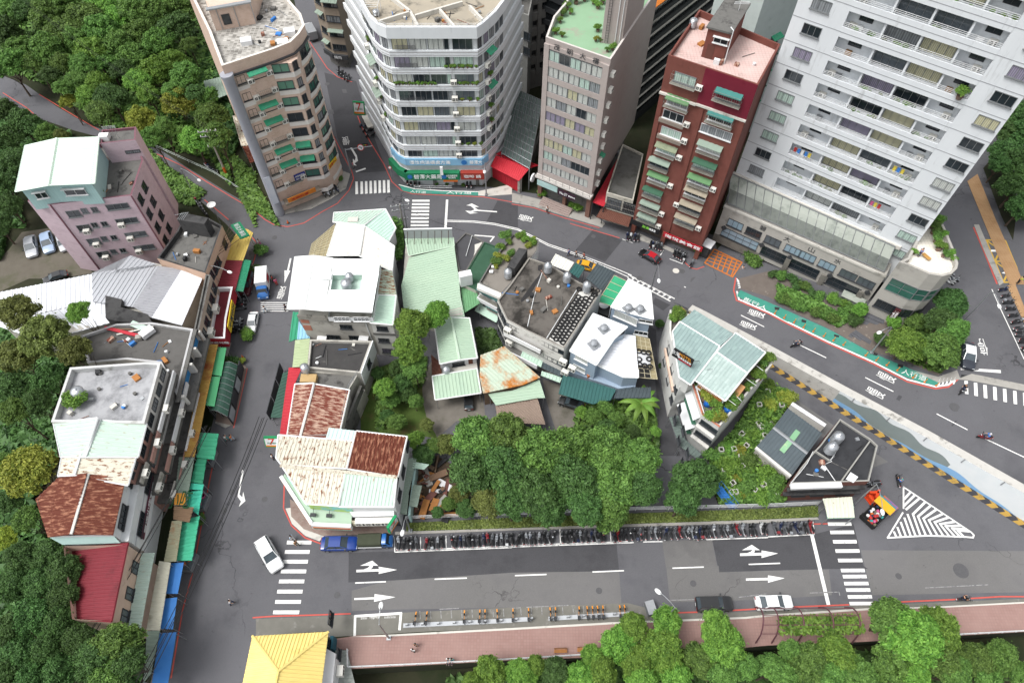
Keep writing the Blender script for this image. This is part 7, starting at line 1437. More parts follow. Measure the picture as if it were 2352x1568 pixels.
for i,(x,y,rr_,li) in enumerate(((560,150,1.3,2),(600,180,1.1,1),(560,190,.9,2),(620,165,1.0,2),(840,930,1.2,3),(800,830,.9,2),(930,1000,1.1,2),(960,1120,1.3,3),(900,1090,1.3,2),(1100,930,1.5,1),(1130,970,1.3,1),(1080,990,1.1,2),(1400,560,1.4,2),(1380,600,1.0,1),(1310,700,1.2,2),(1340,740,1.0,2),(1250,790,.9,1),(1230,830,.8,2))): potplant(pz(22,x,y,z-.8),rr_,li,'pot plant on the roof terrace of the motel',group='pot plants on the motel terrace')
DRUM=mat('drum_blue','1f62b5','2a6fc2',1,.5,rough=.4)
for x,y,rr_ in ((872,965,.55),(1058,1018,.6)): e=empty('water_drum',pz(22,x,y,z-.8),'blue plastic drum on the motel terrace, '+('left' if x<900 else 'right')+' of two','drum'); b=MB(); b.smooth=True; b.lathe([(rr_*.85,0),(rr_,.15),(rr_,.85),(rr_*.85,1.0),(.05,1.02)],c=pz(22,x,y,z-.8),n=14); b.build('barrel',DRUM,e); b=MB(); b.lathe([(rr_*.3,1.02),(rr_*.3,1.08)],c=pz(22,x,y,z-.8),n=10); b.build('cap',WHITE,e)
sg=empty('motel_sign',pz(22,650,520,11.5),'black motel signboard with orange and white lettering on struts above the ribbed roof','sign'); A,Bm=pz(22,552,500,11.6),pz(22,730,612,11.6); Wm=Wall(A,Bm); b=MB(); Wm.box(b,0,Wm.L,11.6,13.3,0,.2); b.build('board',mat('sign_black','1d1d1f'),sg); wtext(sg,Wm,'MOTEL',Wm.L*.62,12.85,Wm.L*.62,.62,mat('sign_amber','c98a2b'),.22); wtext(sg,Wm,'碧潭渡假會館',Wm.L*.62,12.2,Wm.L*.66,.4,WHITE,.22); wtext(sg,Wm,'水灣',Wm.L*.15,12.6,1.2,.9,WHITE,.22); b=MB(); Wm.box(b,Wm.L*.35,Wm.L-.1,11.7,11.95,.2,.22); b.build('red_bar',mat('sign_crimson','a01c28'),sg); b=MB(); [b.tube([Wm.pt(a,12.9,0),Wm.pt(a+.3,11.3,-1.6)],.05,4) for a in (1,3,5)]; b.build('strut',FRAMED,sg)
canopy('lean_to','dark weathered ribbed canopy curving round the alley foot of the motel',22,3.0,(522,1082,608,1062,672,1285,620,1345),mat('mossy_rib_roof','57635f','65716c',.7,.7,'39423d',.5,.52,.15),(0,1),cat='awning'); canopy('lean_to','dark weathered ribbed canopy at the lower corner of the motel',22,3.0,(622,1345,675,1285,822,1420,780,1466),mat('mossy_rib_roof','57635f'),(0,1),cat='awning')
# garden house and black roof
z=4.6; gh=Z3(17,z-.4,520,262,980,592,800,850,580,1150,110,770); r=empty('garden_house',cen(gh),'garden house with a slate ribbed roof and a green skylight strip','building'); b=MB(); b.prism(gh,-.2,z-.35,top=False); b.build('wall',GREYW,r); SLT=mat('slate_tile_roof','4b5459','566065',.7,.6,'6a7478',.5,.62,.1,rough=.6)
sheet(r,[pz(17,520,248,z-.1),pz(17,992,592,z-.1),pz(17,790,870,z+.3),pz(17,322,512,z+.3)],(0,3),SLT,.45,.07); sheet(r,[pz(17,322,512,z+.3),pz(17,790,870,z+.3),pz(17,585,1160,z-.1),pz(17,95,768,z-.1)],(0,3),SLT,.45,.07)
b=MB(); b.tube([pz(17,322,512,z+.42),pz(17,790,870,z+.42)],.22,5); b.build('ridge_cap',GALV,r); SKL=mat('skylight_green','6fa07a','8fb592',.5,.7,'a9b98f',.6,.55,.12,rough=.4)
b=MB(); b.slab([pz(17,632,535,z+.22),pz(17,695,580,z+.22),pz(17,600,712,z+.46),pz(17,535,662,z+.46)],.04); b.slab([pz(17,530,668,z+.46),pz(17,592,718,z+.46),pz(17,470,868,z+.25),pz(17,405,818,z+.25)],.04); b.build('skylight',SKL,r); b=MB(); b.prism(Z3(17,z,95,765,580,1160,555,1190,75,790),z-.5,z-.12,bot=True); b.build('gutter',WSTAIN,r)
gw=empty('garden_wall',pz(17,800,330,0),'long white topped wall between the slate roof and the lower road','wall'); Wg=Wall(pz(17,570,185,2.6),pz(17,1035,490,2.6)); b=MB(); b.box(None,(Wg.L,.5,2.6),M=Wg.M(Wg.L/2,1.3)); b.build('wall',WSTAIN,gw); b=MB(); b.box(None,(Wg.L,.6,.1),M=Wg.M(Wg.L/2,2.65)); b.build('coping',WHITE,gw)
z=6.0; bp=Z3(17,z,1238,392,1662,668,1760,760,1640,1250,555,1285,690,1075,885,835,960,760); TARK=mat('black_tar_roof','2f3033','3a3b3e',.5,.7,'232427',.4,.5,.2,rough=.9); r,xy=house('shop_house','house with a black tarred flat roof, two steel tanks and a weathered brick front',bp,z,BRICKW,TARK,.3,.18,mat('pale_rim','9b9a96','86857f',1,.7))
b=MB(); 
for a,c in (((17,1650,700),(17,1262,1240)),((17,890,830),(17,1095,965))): p0_,p1_=P(a,z),P(c,z); d=p1_-p0_; b.box(((p0_.x+p1_.x)/2,(p0_.y+p1_.y)/2,z-.12),(d.length,.16,.36),math.atan2(d.y,d.x))
b.build('roof_kerb',_M['pale_rim'],r)
b=MB(); b.tube([pz(17,x,y,z-.2) for x,y in ((1185,725),(1232,752),(1130,935),(1105,960),(1125,975),(1020,1022),(1182,1260))],.06,4); b.tube([pz(17,x,y,z+.1) for x,y in ((870,840),(790,1000),(690,1130),(560,1275))],.05,4); b.build('roof_pipe',FRAMEW,r)
b=MB(); b.slab([pz(17,1385,1125,z+.3),pz(17,1490,1192,z+.2),pz(17,1425,1270,z+.1),pz(17,1322,1220,z+.2)],.1); b.build('white_panel',WHITE,r)
tank((17,1150,715),z-.3,'polished steel tank with an open lid on the black tarred roof, rear of two',.72,2.4); tank((17,1065,855),z-.3,'polished steel tank on the black tarred roof, front of two',.72,2.4)
Wb=Wall(pz(17,555,1285,z),pz(17,1640,1250,z)); b=MB(); Wb.box(b,0,Wb.L*.64,5.6,6.1,.0,.7); b.build('white_pipe_ledge',WHITE,r); b=MB()
for zz in (4.6,3.1): Wb.box(b,0,Wb.L,zz-.1,zz+.1,0,.5)
b.build('ledge',CONCK,r)
for s in (2.5,5,8.5,11,13): 
    if s<Wb.L-1: window(r,Wb,s,2.2,1.7,.9,2,1,FRAMED,CURT[6]); window(r,Wb,s,3.85,1.7,.8,2,1,FRAMED,GLASS)
sg=sign('black and rusty metal letters sign on the brick front below the tarred roof',Wb,Wb.L*.4,5.1,4.5,.5,mat('rusty_steel','4a3a34'),'',WHITE,.1,.08,parts=[('碧潭風景區',.3,0,3.2,.35,mat('brass_letters','a88a50'))])
canopy('market_stall','small stall roof half rusty white and half turquoise beside the brick front',12,2.8,(377,295,580,282,588,338,595,428,410,432,392,345),rust('stall_roof','c5c9b8',.4),(1,3),cat='stall',zs=[3.0,3.0,2.9,2.6,2.6,2.9]); b=MB()
o=canopy('market_stall','turquoise striped canvas front of the small stall by the zebra crossing',12,2.6,(395,345,590,338,596,428,410,432),mat('turquoise_canvas','8fd0bb','a9dcc9',1.2,.7,'d5e5df',.6,.55,.1),(0,3),cat='stall')
# yellow pavilion at the bottom
z=5.2; r=empty('pavilion',pz(10,200,1450,0),'pavilion with a bright yellow hipped tile roof at the bottom edge','building'); YT=mat('yellow_tile_roof','dfc878','e6d288',.5,.6,'c9b060',.4,.6,.12,rough=.55); E_=[pz(10,-25,1242,z),pz(10,500,1212,z),pz(10,435,1720,z),pz(10,-120,1720,z)]; ap=pz(10,152,1485,z+2.6); ap2=pz(10,120,1640,z+2.6)
sheet(r,[E_[0],E_[1],ap],((ap-(E_[0]+E_[1])/2)[:2]),YT,.4,.08); sheet(r,[E_[1],E_[2],ap2,ap],(1.0,.02),YT,.4,.08); sheet(r,[E_[0],ap,ap2,E_[3]],(1.0,.02),YT,.4,.08); b=MB(); [b.tube([p,ap],.16,5) for p in E_[:2]]; b.tube([ap,ap2],.16,5); b.build('ridge_cap',YT,r)
b=MB(); b.prism([P(p,z-.2) for p in ((10,0,1262),(10,470,1235),(10,415,1700),(10,-90,1700))],-.2,z-.1,top=False); b.build('wall',WHITE,r); Wp=Wall(pz(10,415,1700,z-.2),pz(10,470,1235,z-.2)); wins(r,Wp,[6,9],[3.2],1.6,2.0,FRAMED,[GLASS]); b=MB(); b.prism(Z3(10,3.4,470,1320,548,1362,525,1620,440,1620),-.2,3.4); b.build('side_room',WHITE,r); Wp2=Wall(pz(10,525,1620,3.4),pz(10,548,1362,3.4)); window(r,Wp2,4,2,1.2,1.6,1,1,FRAMED,GLASS); ac(r,Wp2,2.2,2.0,1.2)
tm=empty('deck',pz(10,600,1480,0),'weathered grey plank deck between the yellow pavilion and the promenade','deck'); sheet(tm,Z3(10,.6,548,1340,628,1340,660,1480,690,1600,520,1600),(1.0,.05),mat('grey_planks','8a8f8a','979c97',.8,.7,'6b706b',.5,.55,.15),.4,.03,name='planks'); b=MB(); b.prism(Z3(10,2.2,512,1240,535,1240,528,1330,505,1330),-.1,2.2); b.build('blue_panel',mat('panel_petrol','2f5d6b'),tm)
# ================================================================ vehicles, street furniture, people
def loft(secs,n=None):
    m=MB(); k=len(secs[0]); vs=[v for s in secs for v in s]
    fs=[(i*k+j,i*k+(j+1)%k,(i+1)*k+(j+1)%k,(i+1)*k+j) for i in range(len(secs)-1) for j in range(k)]+[tuple(range(k-1,-1,-1)),tuple(range((len(secs)-1)*k,len(secs)*k))]
    m.add(vs,[f[::-1] for f in fs]); return m
def rsec(x,w,z0,z1): h=z1-z0; return [V((x,y*w,z0+t*h)) for y,t in ((-.85,0),(-1,.22),(-1,.62),(-.9,.92),(-.6,1),(.6,1),(.9,.92),(1,.62),(1,.22),(.85,0))]
def paint(n,c): return mat('car_'+n,c,rough=.35,coat=.8,spec=.5)
CARP={}
def wheelmesh(r,w):
    m=MB(); m.smooth=True; M=RX90; m.lathe([(r*.7,-w/2),(r,-w/2+.03),(r,w/2-.03),(r*.7,w/2)],n=16,M=M); m.cur=1; m.lathe([(r*.62,-w/2-.01),(r*.62,w/2+.01)],n=12,M=M); return m.mesh('wheel',[BLACK,GALV])
def carparts(kind):
    if kind in CARP: return CARP[kind]
    S={'sedan':([(-2.3,.72,.42,.82),(-2.18,.83,.3,.98),(-1.5,.89,.22,1.02),(-.3,.9,.2,.98),(1.0,.9,.2,.97),(1.9,.86,.24,.86),(2.2,.74,.32,.68)],(-1.8,1.1,.97),(-1.15,.2,1.44)),
       'suv':([(-2.3,.76,.45,.95),(-2.2,.86,.32,1.08),(-1.4,.92,.25,1.1),(0,.92,.22,1.06),(1.1,.92,.22,1.06),(2.0,.88,.28,.98),(2.25,.76,.36,.76)],(-2.2,1.1,1.05),(-1.85,.25,1.66)),
       'mini':([(-2.0,.7,.42,.95),(-1.9,.8,.3,1.02),(-1,.84,.22,1.03),(.8,.84,.22,1.0),(1.7,.8,.26,.9),(1.95,.68,.34,.7)],(-1.85,1.0,1.0),(-1.5,.2,1.5))}[kind]
    b=loft([rsec(*s) for s in S[0]]); b.smooth=True; (x0,x1,zb),(t0,t1,zt)=S[1],S[2]; w0,w1=.8,.64
    g=MB(); q=[V((x0,-w0,zb)),V((x1,-w0*.95,zb-.05)),V((x1,w0*.95,zb-.05)),V((x0,w0,zb)),V((t0,-w1,zt)),V((t1,-w1,zt)),V((t1,w1,zt)),V((t0,w1,zt))]
    g.add(q,[(0,1,5,4),(1,2,6,5),(2,3,7,6),(3,0,4,7)])
    r=MB(); r.smooth=True; tp=[V((t0-.05,-w1-.02,zt)),V((t1+.05,-w1-.02,zt)),V((t1+.05,w1+.02,zt)),V((t0-.05,w1+.02,zt))]; r.slab([p+V((0,0,.05)) for p in tp],.08)
    for a,c in ((0,4),(1,5),(2,6),(3,7)): r.tube([q[a],q[c]],.05,5)
    for s in (0,3): mx=(q[s].lerp(q[s+1 if s==0 else 2],.5),q[s+4].lerp(q[s+5 if s==0 else 6],.5)); r.tube(mx,.04,4)
    L0=S[0][0][0]; L1=S[0][-1][0]; h=MB(); h.box((L1-.12,0,.62),(.22,.34,.16)); t=MB(); t.box((L0+.05,0,.8),(.12,.34,.16)); m=MB(); m.box((x1-.25,0,zb+.08),(.16,.22,.14)); p=MB(); p.box((0,0,0),(.03,.36,.14))
    CARP[kind]=dict(body=b.mesh('body',FRAMEW),window_glass=g.mesh('window_glass',mat('car_glass','333c42','48535a',1,.6,rough=.05,spec=.8)),roof=r.mesh('roof',FRAMEW),headlight=h.mesh('headlight',mat('lamp_glass','c9ced2',rough=.1)),tail_light=t.mesh('tail_light',mat('lamp_red','8e1f1f',rough=.2)),mirror=m.mesh('mirror',FRAMED),number_plate=p.mesh('number_plate',WHITE),wheel=wheelmesh(.33,.22),ext=(L0,L1,abs(S[0][2][1])))
    return CARP[kind]
def child(par,data,name,loc=(0,0,0),m=None,rz=0):
    o=bpy.data.objects.new(name,data); COL.objects.link(o); o.parent=par; o.location=loc; o.rotation_euler=(0,0,rz)
    if m: slotmat(o,0,m)
    return o
def place(name,label,cat,pf,pb,L,ramp=False,z=0.0,zm=.8,group=None):
    f=(lambda p:P(p,zr(*P(p,3).xy)+zm)) if ramp else (lambda p:P(p,z+zm))
    a,b=f(pf),f(pb); d=a-b; c=(a+b)/2; e=empty(name,(c.x,c.y,(zr(c.x,c.y)+.04 if ramp else z+.03)),label,cat,group,math.atan2(d.y,d.x)); s=1.0
    if L: s=max(.85,min(1.2,d.xy.length/L)); e.scale=(s,min(s,1.08),min(s,1.08))
    if ramp: e.rotation_euler[1]=.05*(d.normalized().dot(V((_D.x,_D.y,0)))) *-1
    return e
def car(label,pf,pb,col,kind='sedan',roof=None,ramp=False,z=0.0,group=None):
    k=carparts(kind); L0,L1,w=k['ext']; e=place('car',label,'car',pf,pb,L1-L0,ramp,z,group=group)
    child(e,k['body'],'body',m=col); child(e,k['window_glass'],'window_glass'); child(e,k['roof'],'roof',m=roof or col)
    for s in (-1,1):
        child(e,k['headlight'],'headlight',(0,s*.55,0)); child(e,k['tail_light'],'tail_light',(0,s*.55,0)); child(e,k['mirror'],'mirror',(0,s*(w+.08),0))
        for x in (L0+.85,L1-.85): child(e,k['wheel'],'wheel',(x,s*(w-.08),.33))
    child(e,k['number_plate'],'number_plate',(L0-.01,0,.6)); return e
WC,BLK,SILV=paint('white','dfe1e2'),paint('black','17181a'),paint('silver','a9adb2')
car('white hatchback turning across the corner zebra crossing',(10,150,785),(10,30,575),WC,'suv')
car('shiny blue sedan parked at the corner pavement behind the canvas covered truck',(10,702,600),(10,450,605),paint('blue','163a85'))
car('black estate car parked beside the promenade under the trees',(11,1522,1015),(11,1270,1022),BLK,'suv')
car('white saloon parked right of the black estate beside the promenade',(12,172,1005),(11,1685,1015),WC)
car('white saloon parked at the kerb below the blue delivery truck',(14,1375,235),(14,1430,-30),WC)
car('black car with a red roof stripe passing the red brick block',(16,10,690),(16,262,830),BLK,roof=paint('red','a8202a'))
car('silver saloon in the parking yard, leftmost of three',(5,218,195),(5,205,60),SILV,group=None); car('pale blue saloon in the parking yard, middle of three',(5,338,165),(5,310,35),paint('paleblue','8fa3bd')); car('white silver saloon in the parking yard, rightmost of three',(5,445,150),(5,412,40),SILV)
car('dark car half hidden behind the silver sheds in the yard',(5,330,350),(5,420,320),BLK); car('black hatchback parked under the pale green carport',(6,1462,1120),(6,1465,1235),BLK,'mini'); car('dark car peeping out from under the teal carport roof',(7,370,1190),(7,445,1215),BLK)
car('white roofed car with a dark bonnet waiting at the stop line on the right',(8,1385,965),(8,1375,790),paint('navy3','252a35'),roof=WC,ramp=True)
car('yellow taxi tucked under the street awnings by the concrete building',(7,572,270),(7,470,245),paint('taxi','d39a1f')); car('dark red van parked under the green tarpaulin on the west street',(13,1290,1300),(13,1370,1000),paint('maroon','4a1820'),'suv')
def truck(label,pf,pb,cab,box,boxm,canvas=False):
    e=place('truck',label,'truck',pf,pb,4.8); b=loft([rsec(x,w,z0,z1) for x,w,z0,z1 in ((.95,.82,.3,1.85),(1.5,.84,.28,1.88),(1.95,.83,.28,1.4),(2.35,.8,.3,1.0),(2.4,.7,.4,.8))]); b.smooth=True; b.build('cab',cab,e,(0,0,0))
    g=MB(); g.add([V((1.55,-.72,1.8)),V((2.02,-.76,1.2)),V((2.02,.76,1.2)),V((1.55,.72,1.8))],[(0,1,2,3)]); g.v=[(x+.05,y,z+.04) for x,y,z in g.v]
    for s in (-1,1): g.add([V((1.1,s*.86,1.2)),V((1.8,s*.86,1.2)),V((1.55,s*.84,1.7)),V((1.1,s*.84,1.7))],[(0,1,2,3)])
    g.build('windscreen',GLASS,e,(0,0,0)); b=MB(); b.box((-.8,0,.45),(3.3,1.5,.2)); b.build('chassis',FRAMED,e,(0,0,0)); b=MB()
    if canvas:
        b=loft([[V((x,y*.85,z)) for y,z in ((-1,.6),(-1,1.75),(-.8,1.95),(.8,1.95),(1,1.75),(1,.6))] for x in (-2.4,-1.6,-.8,0,.85)])
    else: b.box((-.75,0,box/2+.6),(3.25,1.75,box))
    b.build('canvas_cover' if canvas else 'cargo_box',boxm,e,(0,0,0))
    if canvas: b=MB(); [b.box((-.78,s*.88,.75),(3.3,.05,.3)) for s in (-1,1)]; b.build('side_board',FRAMEW,e,(0,0,0))
    for s in (-1,1):
        for x in (-1.6,1.55): child(e,carparts('sedan')['wheel'],'wheel',(x,s*.75,.33))
        h=MB(); h.box((2.38,s*.58,.72),(.1,.3,.16)); h.build('headlight',mat('lamp_glass','c9ced2'),e,(0,0,0))
    return e
TB=paint('truckblue','2563a8'); truck('small blue truck with a dark green canvas cover at the start of the scooter row',(10,945,585),(10,708,592),TB,0,mat('canvas_olive','363b2d','43483a',1,.6),True)
e=truck('blue cabbed delivery truck with a tall white box on the west street',(13,1555,1345),(13,1570,1010),TB,1.9,WHITE); b=MB(); b.box((-.6,.885,1.7),(1.4,.02,1.0)); b.build('side_poster',mat('sign_crimson','a01c28'),e,(0,0,0))
truck('white box truck deep in the dark alley',(2,350,180),(2,400,270),WC,1.6,GALV); truck('narrow white flatbed truck beside the convenience store alley sign',(2,740,760),(2,805,880),WC,.4,CONCL)
# ---- scooters
SCP={}
def tor(r,t,n=14,k=6,w=1.0):
    m=MB(); m.smooth=True; vs=[V(((r+t*math.cos(2*math.pi*j/k))*math.cos(2*math.pi*i/n),t*w*math.sin(2*math.pi*j/k),(r+t*math.cos(2*math.pi*j/k))*math.sin(2*math.pi*i/n))) for i in range(n) for j in range(k)]
    m.add(vs,[(i*k+j,((i+1)%n)*k+j,((i+1)%n)*k+(j+1)%k,i*k+(j+1)%k) for i in range(n) for j in range(k)]); return m
def scparts():
    if 'body' in SCP: return SCP
    b=loft([rsec(*s) for s in ((-.92,.1,.55,.72),(-.8,.17,.42,.76),(-.45,.2,.3,.76),(-.12,.19,.28,.72),(-.02,.17,.26,.4),(.25,.17,.26,.36),(.34,.2,.28,.86),(.48,.2,.34,.98),(.58,.12,.5,1.02))]); b.smooth=True; b.tube([(.5,0,.9),(.68,0,.42)],.05,5); b.box((.66,0,.52),(.34,.13,.1))
    s=loft([rsec(*x) for x in ((-.85,.1,.74,.84),(-.6,.15,.74,.86),(-.2,.14,.72,.82),(-.05,.09,.7,.76))]); s.smooth=True
    h=MB(); h.tube([(.42,-.34,1.08),(.48,-.15,1.02),(.5,0,1.0),(.48,.15,1.02),(.42,.34,1.08)],.028,6); [h.tube([(.46,y,1.05),(.5,y*1.15,1.25)],.012,4) for y in (-.2,.2)]; [h.box((.5,y*1.2,1.28),(.03,.13,.09)) for y in (-.2,.2)]
    w=tor(.2,.05); w.lathe([(.1,-.05),(.1,.05)],M=RX90,n=8); l=MB(); l.box((.6,0,.88),(.06,.16,.12)); p=MB(); p.box((-.96,0,.52),(.03,.2,.14)); t=MB(); t.box((-.93,0,.72),(.05,.18,.06))
    q=MB(); q.smooth=True; q.lathe([(.1,0),(.14,.06),(.12,.16),(.02,.21)],n=10); x=MB(); x.box((0,0,.13),(.34,.36,.26)); SCP.update(helmet=q.mesh('helmet',WHITE),top_box=x.mesh('top_box',BLACK))
    SCP.update(body=b.mesh('body',BLACK),seat=s.mesh('seat',mat('seat_black','1f1f21',rough=.6)),handlebar=h.mesh('handlebar',DARKM),wheel=w.mesh('wheel',BLACK),headlight=l.mesh('headlight',mat('lamp_glass','c9ced2')),number_plate=p.mesh('number_plate',WHITE),tail_light=t.mesh('tail_light',mat('lamp_red','8e1f1f'))); return SCP
SCOL=[('black',paint('black','17181a')),('black',paint('black','17181a')),('charcoal',paint('charcoal','2e3033')),('grey',paint('grey','55585c')),('silver',paint('silver2','85898e')),('white',paint('white2','b9bbbc')),('dark red',paint('red2','7a2026')),('dark blue',paint('navy','1c2540'))]
def scooter(pos,ang,label,group,ci=None,ramp=False):
    k=scparts(); n,m=SCOL[ci if ci is not None else rnd.choice((0,0,1,1,2,2,2,3,3,4,4,5,7))]; e=empty('scooter',pos,label.replace('#',n),'scooter',group,ang)
    child(e,k['body'],'body',m=m)
    for a in ('seat','handlebar','headlight','number_plate','tail_light'): child(e,k[a],a)
    child(e,k['wheel'],'wheel',(.68,0,.25)); child(e,k['wheel'],'wheel',(-.62,0,.25)); z=.94+.14*rnd.random(); e.scale=(z,z,z); e.rotation_euler[0]=rnd.gauss(0,.07); z=rnd.random()
    if z<.3: child(e,k['helmet'],'helmet',rnd.choice(((.45,.2,1.05),(-.25,0,.86),(.1,0,.42))),m=rnd.choice(SCOL)[1])
    elif z<.5: child(e,k['top_box'],'top_box',(-.86,0,.86),m=rnd.choice(SCOL)[1])
    return e
xs=[(10,x) for x in (978,1013,1048,1078,1105,1168,1197,1224,1250,1285,1345,1375,1408,1438,1465,1493,1530,1570,1598,1624,1662,1695,1728,1760)]+[(11,x) for x in (33,66,102,130,156,190,222,255,284,348,377,412,440,473,505,546,576,606,637,700,732,760,787,822,850,890,927,960,992,1028,1062,1096,1130,1157,1187,1215,1245,1272,1300,1328,1362,1402,1440,1465,1497,1525,1556,1605,1640,1676,1715,1748)]+[(12,x) for x in (40,95,128,160,200,232,262,300)]
gx=lambda r,x:x if r==10 else x+1766*(r-10)
ords=['first','second','third','fourth','fifth','sixth','seventh','eighth','ninth','tenth']
for i,(r_,x) in enumerate(xs):
    yy=603-(gx(r_,x)-975)*(603-488)/(gx(12,300)-975); p=P((r_,x+rnd.gauss(0,3),yy+rnd.gauss(0,4)),.6); sec=i//10
    ref=('from the canvas truck','after the first ten','after the first twenty','after the first thirty','after the first forty','after the first fifty','after the first sixty','after the first seventy','after the first eighty')[sec]
    scooter((p.x,p.y,.03),R(93)+rnd.gauss(0,.13),'# scooter in the long roadside row, '+ords[i%10]+' '+ref,'scooters in the long roadside row',3 if i%9==4 else 6 if i%13==5 else None)
def srow(r_,a,b,n,face,label,group,z=0,ramp=False,cis=None):
    for i in range(n):
        t=(i+.5)/n; q=(r_,a[0]+(b[0]-a[0])*t,a[1]+(b[1]-a[1])*t); p=PR(q,.04) if ramp else P(q,z+.03); f=P((r_,q[1]+face[0],q[2]+face[1]),p.z); d=f-p
        scooter(p,math.atan2(d.y,d.x)+rnd.gauss(0,.08),label+', '+ords[i]+(' from the top' if abs(b[1]-a[1])>abs(b[0]-a[0]) else ' from the left') if n<=10 else label,group,cis[i] if cis else None)
srow(8,(1600,415),(1775,860),10,(20,-4),'# scooter in the row along the right hand street edge','scooters along the right street',ramp=True); srow(8,(1700,620),(1830,1000),6,(20,-4),'# scooter in the lower part of the right hand street row','scooters along the right street',ramp=True)
srow(8,(1225,385),(1275,350),3,(15,10),'# scooter at the rounded podium end','scooters at the podium',ramp=True,cis=[5,5,4]); srow(16,(120,620),(310,680),5,(15,-60),'# scooter parked behind the red roofed black car','scooters by the red brick block'); srow(16,(450,740),(620,830),5,(20,-60),'# scooter in the bay below the red shop sign','scooters by the red brick block'); srow(7,(775,70),(880,80),4,(5,-40),'# scooter outside the black shop sign','scooters by the red brick block',cis=[7,5,7,2])
scooter(P((16,700,900),.03),R(60),'# scooter standing alone near the orange box marking',None,3)
srow(2,(1030,1255),(1140,1275),4,(5,-40),'# scooter in front of the pharmacy arcade','scooters at the pharmacy',.13); srow(2,(1440,1278),(1490,1280),2,(3,-40),'# scooter at the right end of the pharmacy arcade','scooters at the pharmacy',.13); srow(2,(460,1350),(570,1310),5,(20,30),'# scooter under the curved corner of the tan block','scooters at the tan block',.13)
srow(13,(1265,1330),(1255,1540),4,(40,-8),'# scooter beside the yellow sign terrace','scooters on the west street'); srow(14,(1215,90),(1195,280),4,(40,-8),'# scooter between the yellow sign and the white saloon','scooters on the west street'); srow(14,(1130,110),(1115,260),3,(40,-8),'# scooter close under the yellow sign','scooters on the west street')
srow(13,(670,50),(790,230),5,(30,30),'# scooter in the shade behind the peach building','scooters behind the peach building'); srow(2,(560,500),(650,560),4,(-20,40),'# scooter under the dark curved shop in the alley','scooters in the alley'); srow(2,(735,860),(800,960),3,(-30,5),'# scooter on the alley kerb by the white rounded block','scooters in the alley'); srow(12,(705,190),(730,220),2,(-30,5),'# scooter at the right end of the brick front','scooters at the brick front'); srow(1,(1420,1145),(1510,1210),3,(20,20),'# scooter by the orange striped pole','scooters by the pole')
# ---- people
def skin(vs,es,rs,name,m,sub=1):
    me=bpy.data.meshes.new(name); me.from_pydata(vs,es,[]); o=bpy.data.objects.new(name,me); COL.objects.link(o); mo=o.modifiers.new('s','SKIN'); o.modifiers.new('b','SUBSURF').levels=sub
    for d,r in zip(me.skin_vertices[0].data,rs): d.radius=(r,r) if not isinstance(r,tuple) else r
    me.skin_vertices[0].data[0].use_root=True; bpy.context.view_layer.update()
    n=bpy.data.meshes.new_from_object(o.evaluated_get(bpy.context.evaluated_depsgraph_get())); bpy.data.objects.remove(o); n.name=name; n.materials.clear(); n.materials.append(m); n.polygons.foreach_set('use_smooth',[True]*len(n.polygons)); return n
SKIN=mat('skin','b98a6d','c2947a',3,.5,rough=.6)
def pose(k):
    hz={'ride':.78,'sit':.45}.get(k,.9); J={'pel':(0,0,hz),'sp':(.02,0,hz+.25),'ch':(.03,0,hz+.45),'nk':(.03,0,hz+.58),'hd':(.05,0,hz+.68),'top':(.03,0,hz+.8),'no':(.15,0,hz+.7)}
    for s,n in ((1,'l'),(-1,'r')):
        J['sh'+n]=(.02,s*.19,hz+.5)
        if k=='ride': J['hp'+n]=(.03,s*.1,hz-.02); J['kn'+n]=(.42,s*.14,hz-.08); J['an'+n]=(.35,s*.14,.38); J['to'+n]=(.52,s*.14,.33); J['el'+n]=(.2,s*.27,hz+.28); J['wr'+n]=(.42,s*.27,hz+.3)
        elif k=='sit': J['hp'+n]=(.03,s*.1,hz-.02); J['kn'+n]=(.45,s*.12,hz-.02); J['an'+n]=(.47,s*.12,.08); J['to'+n]=(.63,s*.12,.04); J['el'+n]=(.1,s*.25,hz+.22); J['wr'+n]=(.32,s*.16,hz+.14)
        else:
            f=s*(.22 if k=='walk' else .03); J['hp'+n]=(0,s*.1,hz-.05); J['kn'+n]=(f*.8+.04,s*.11,.48); J['an'+n]=(f-.05*(k=='walk'),s*.11,.08); J['to'+n]=(f+.14,s*.13,.04); J['el'+n]=(-f*.5-.02,s*.25,hz+.24); J['wr'+n]=(-f*.7+.08,s*.25,hz+.02)
    return J
PM={}
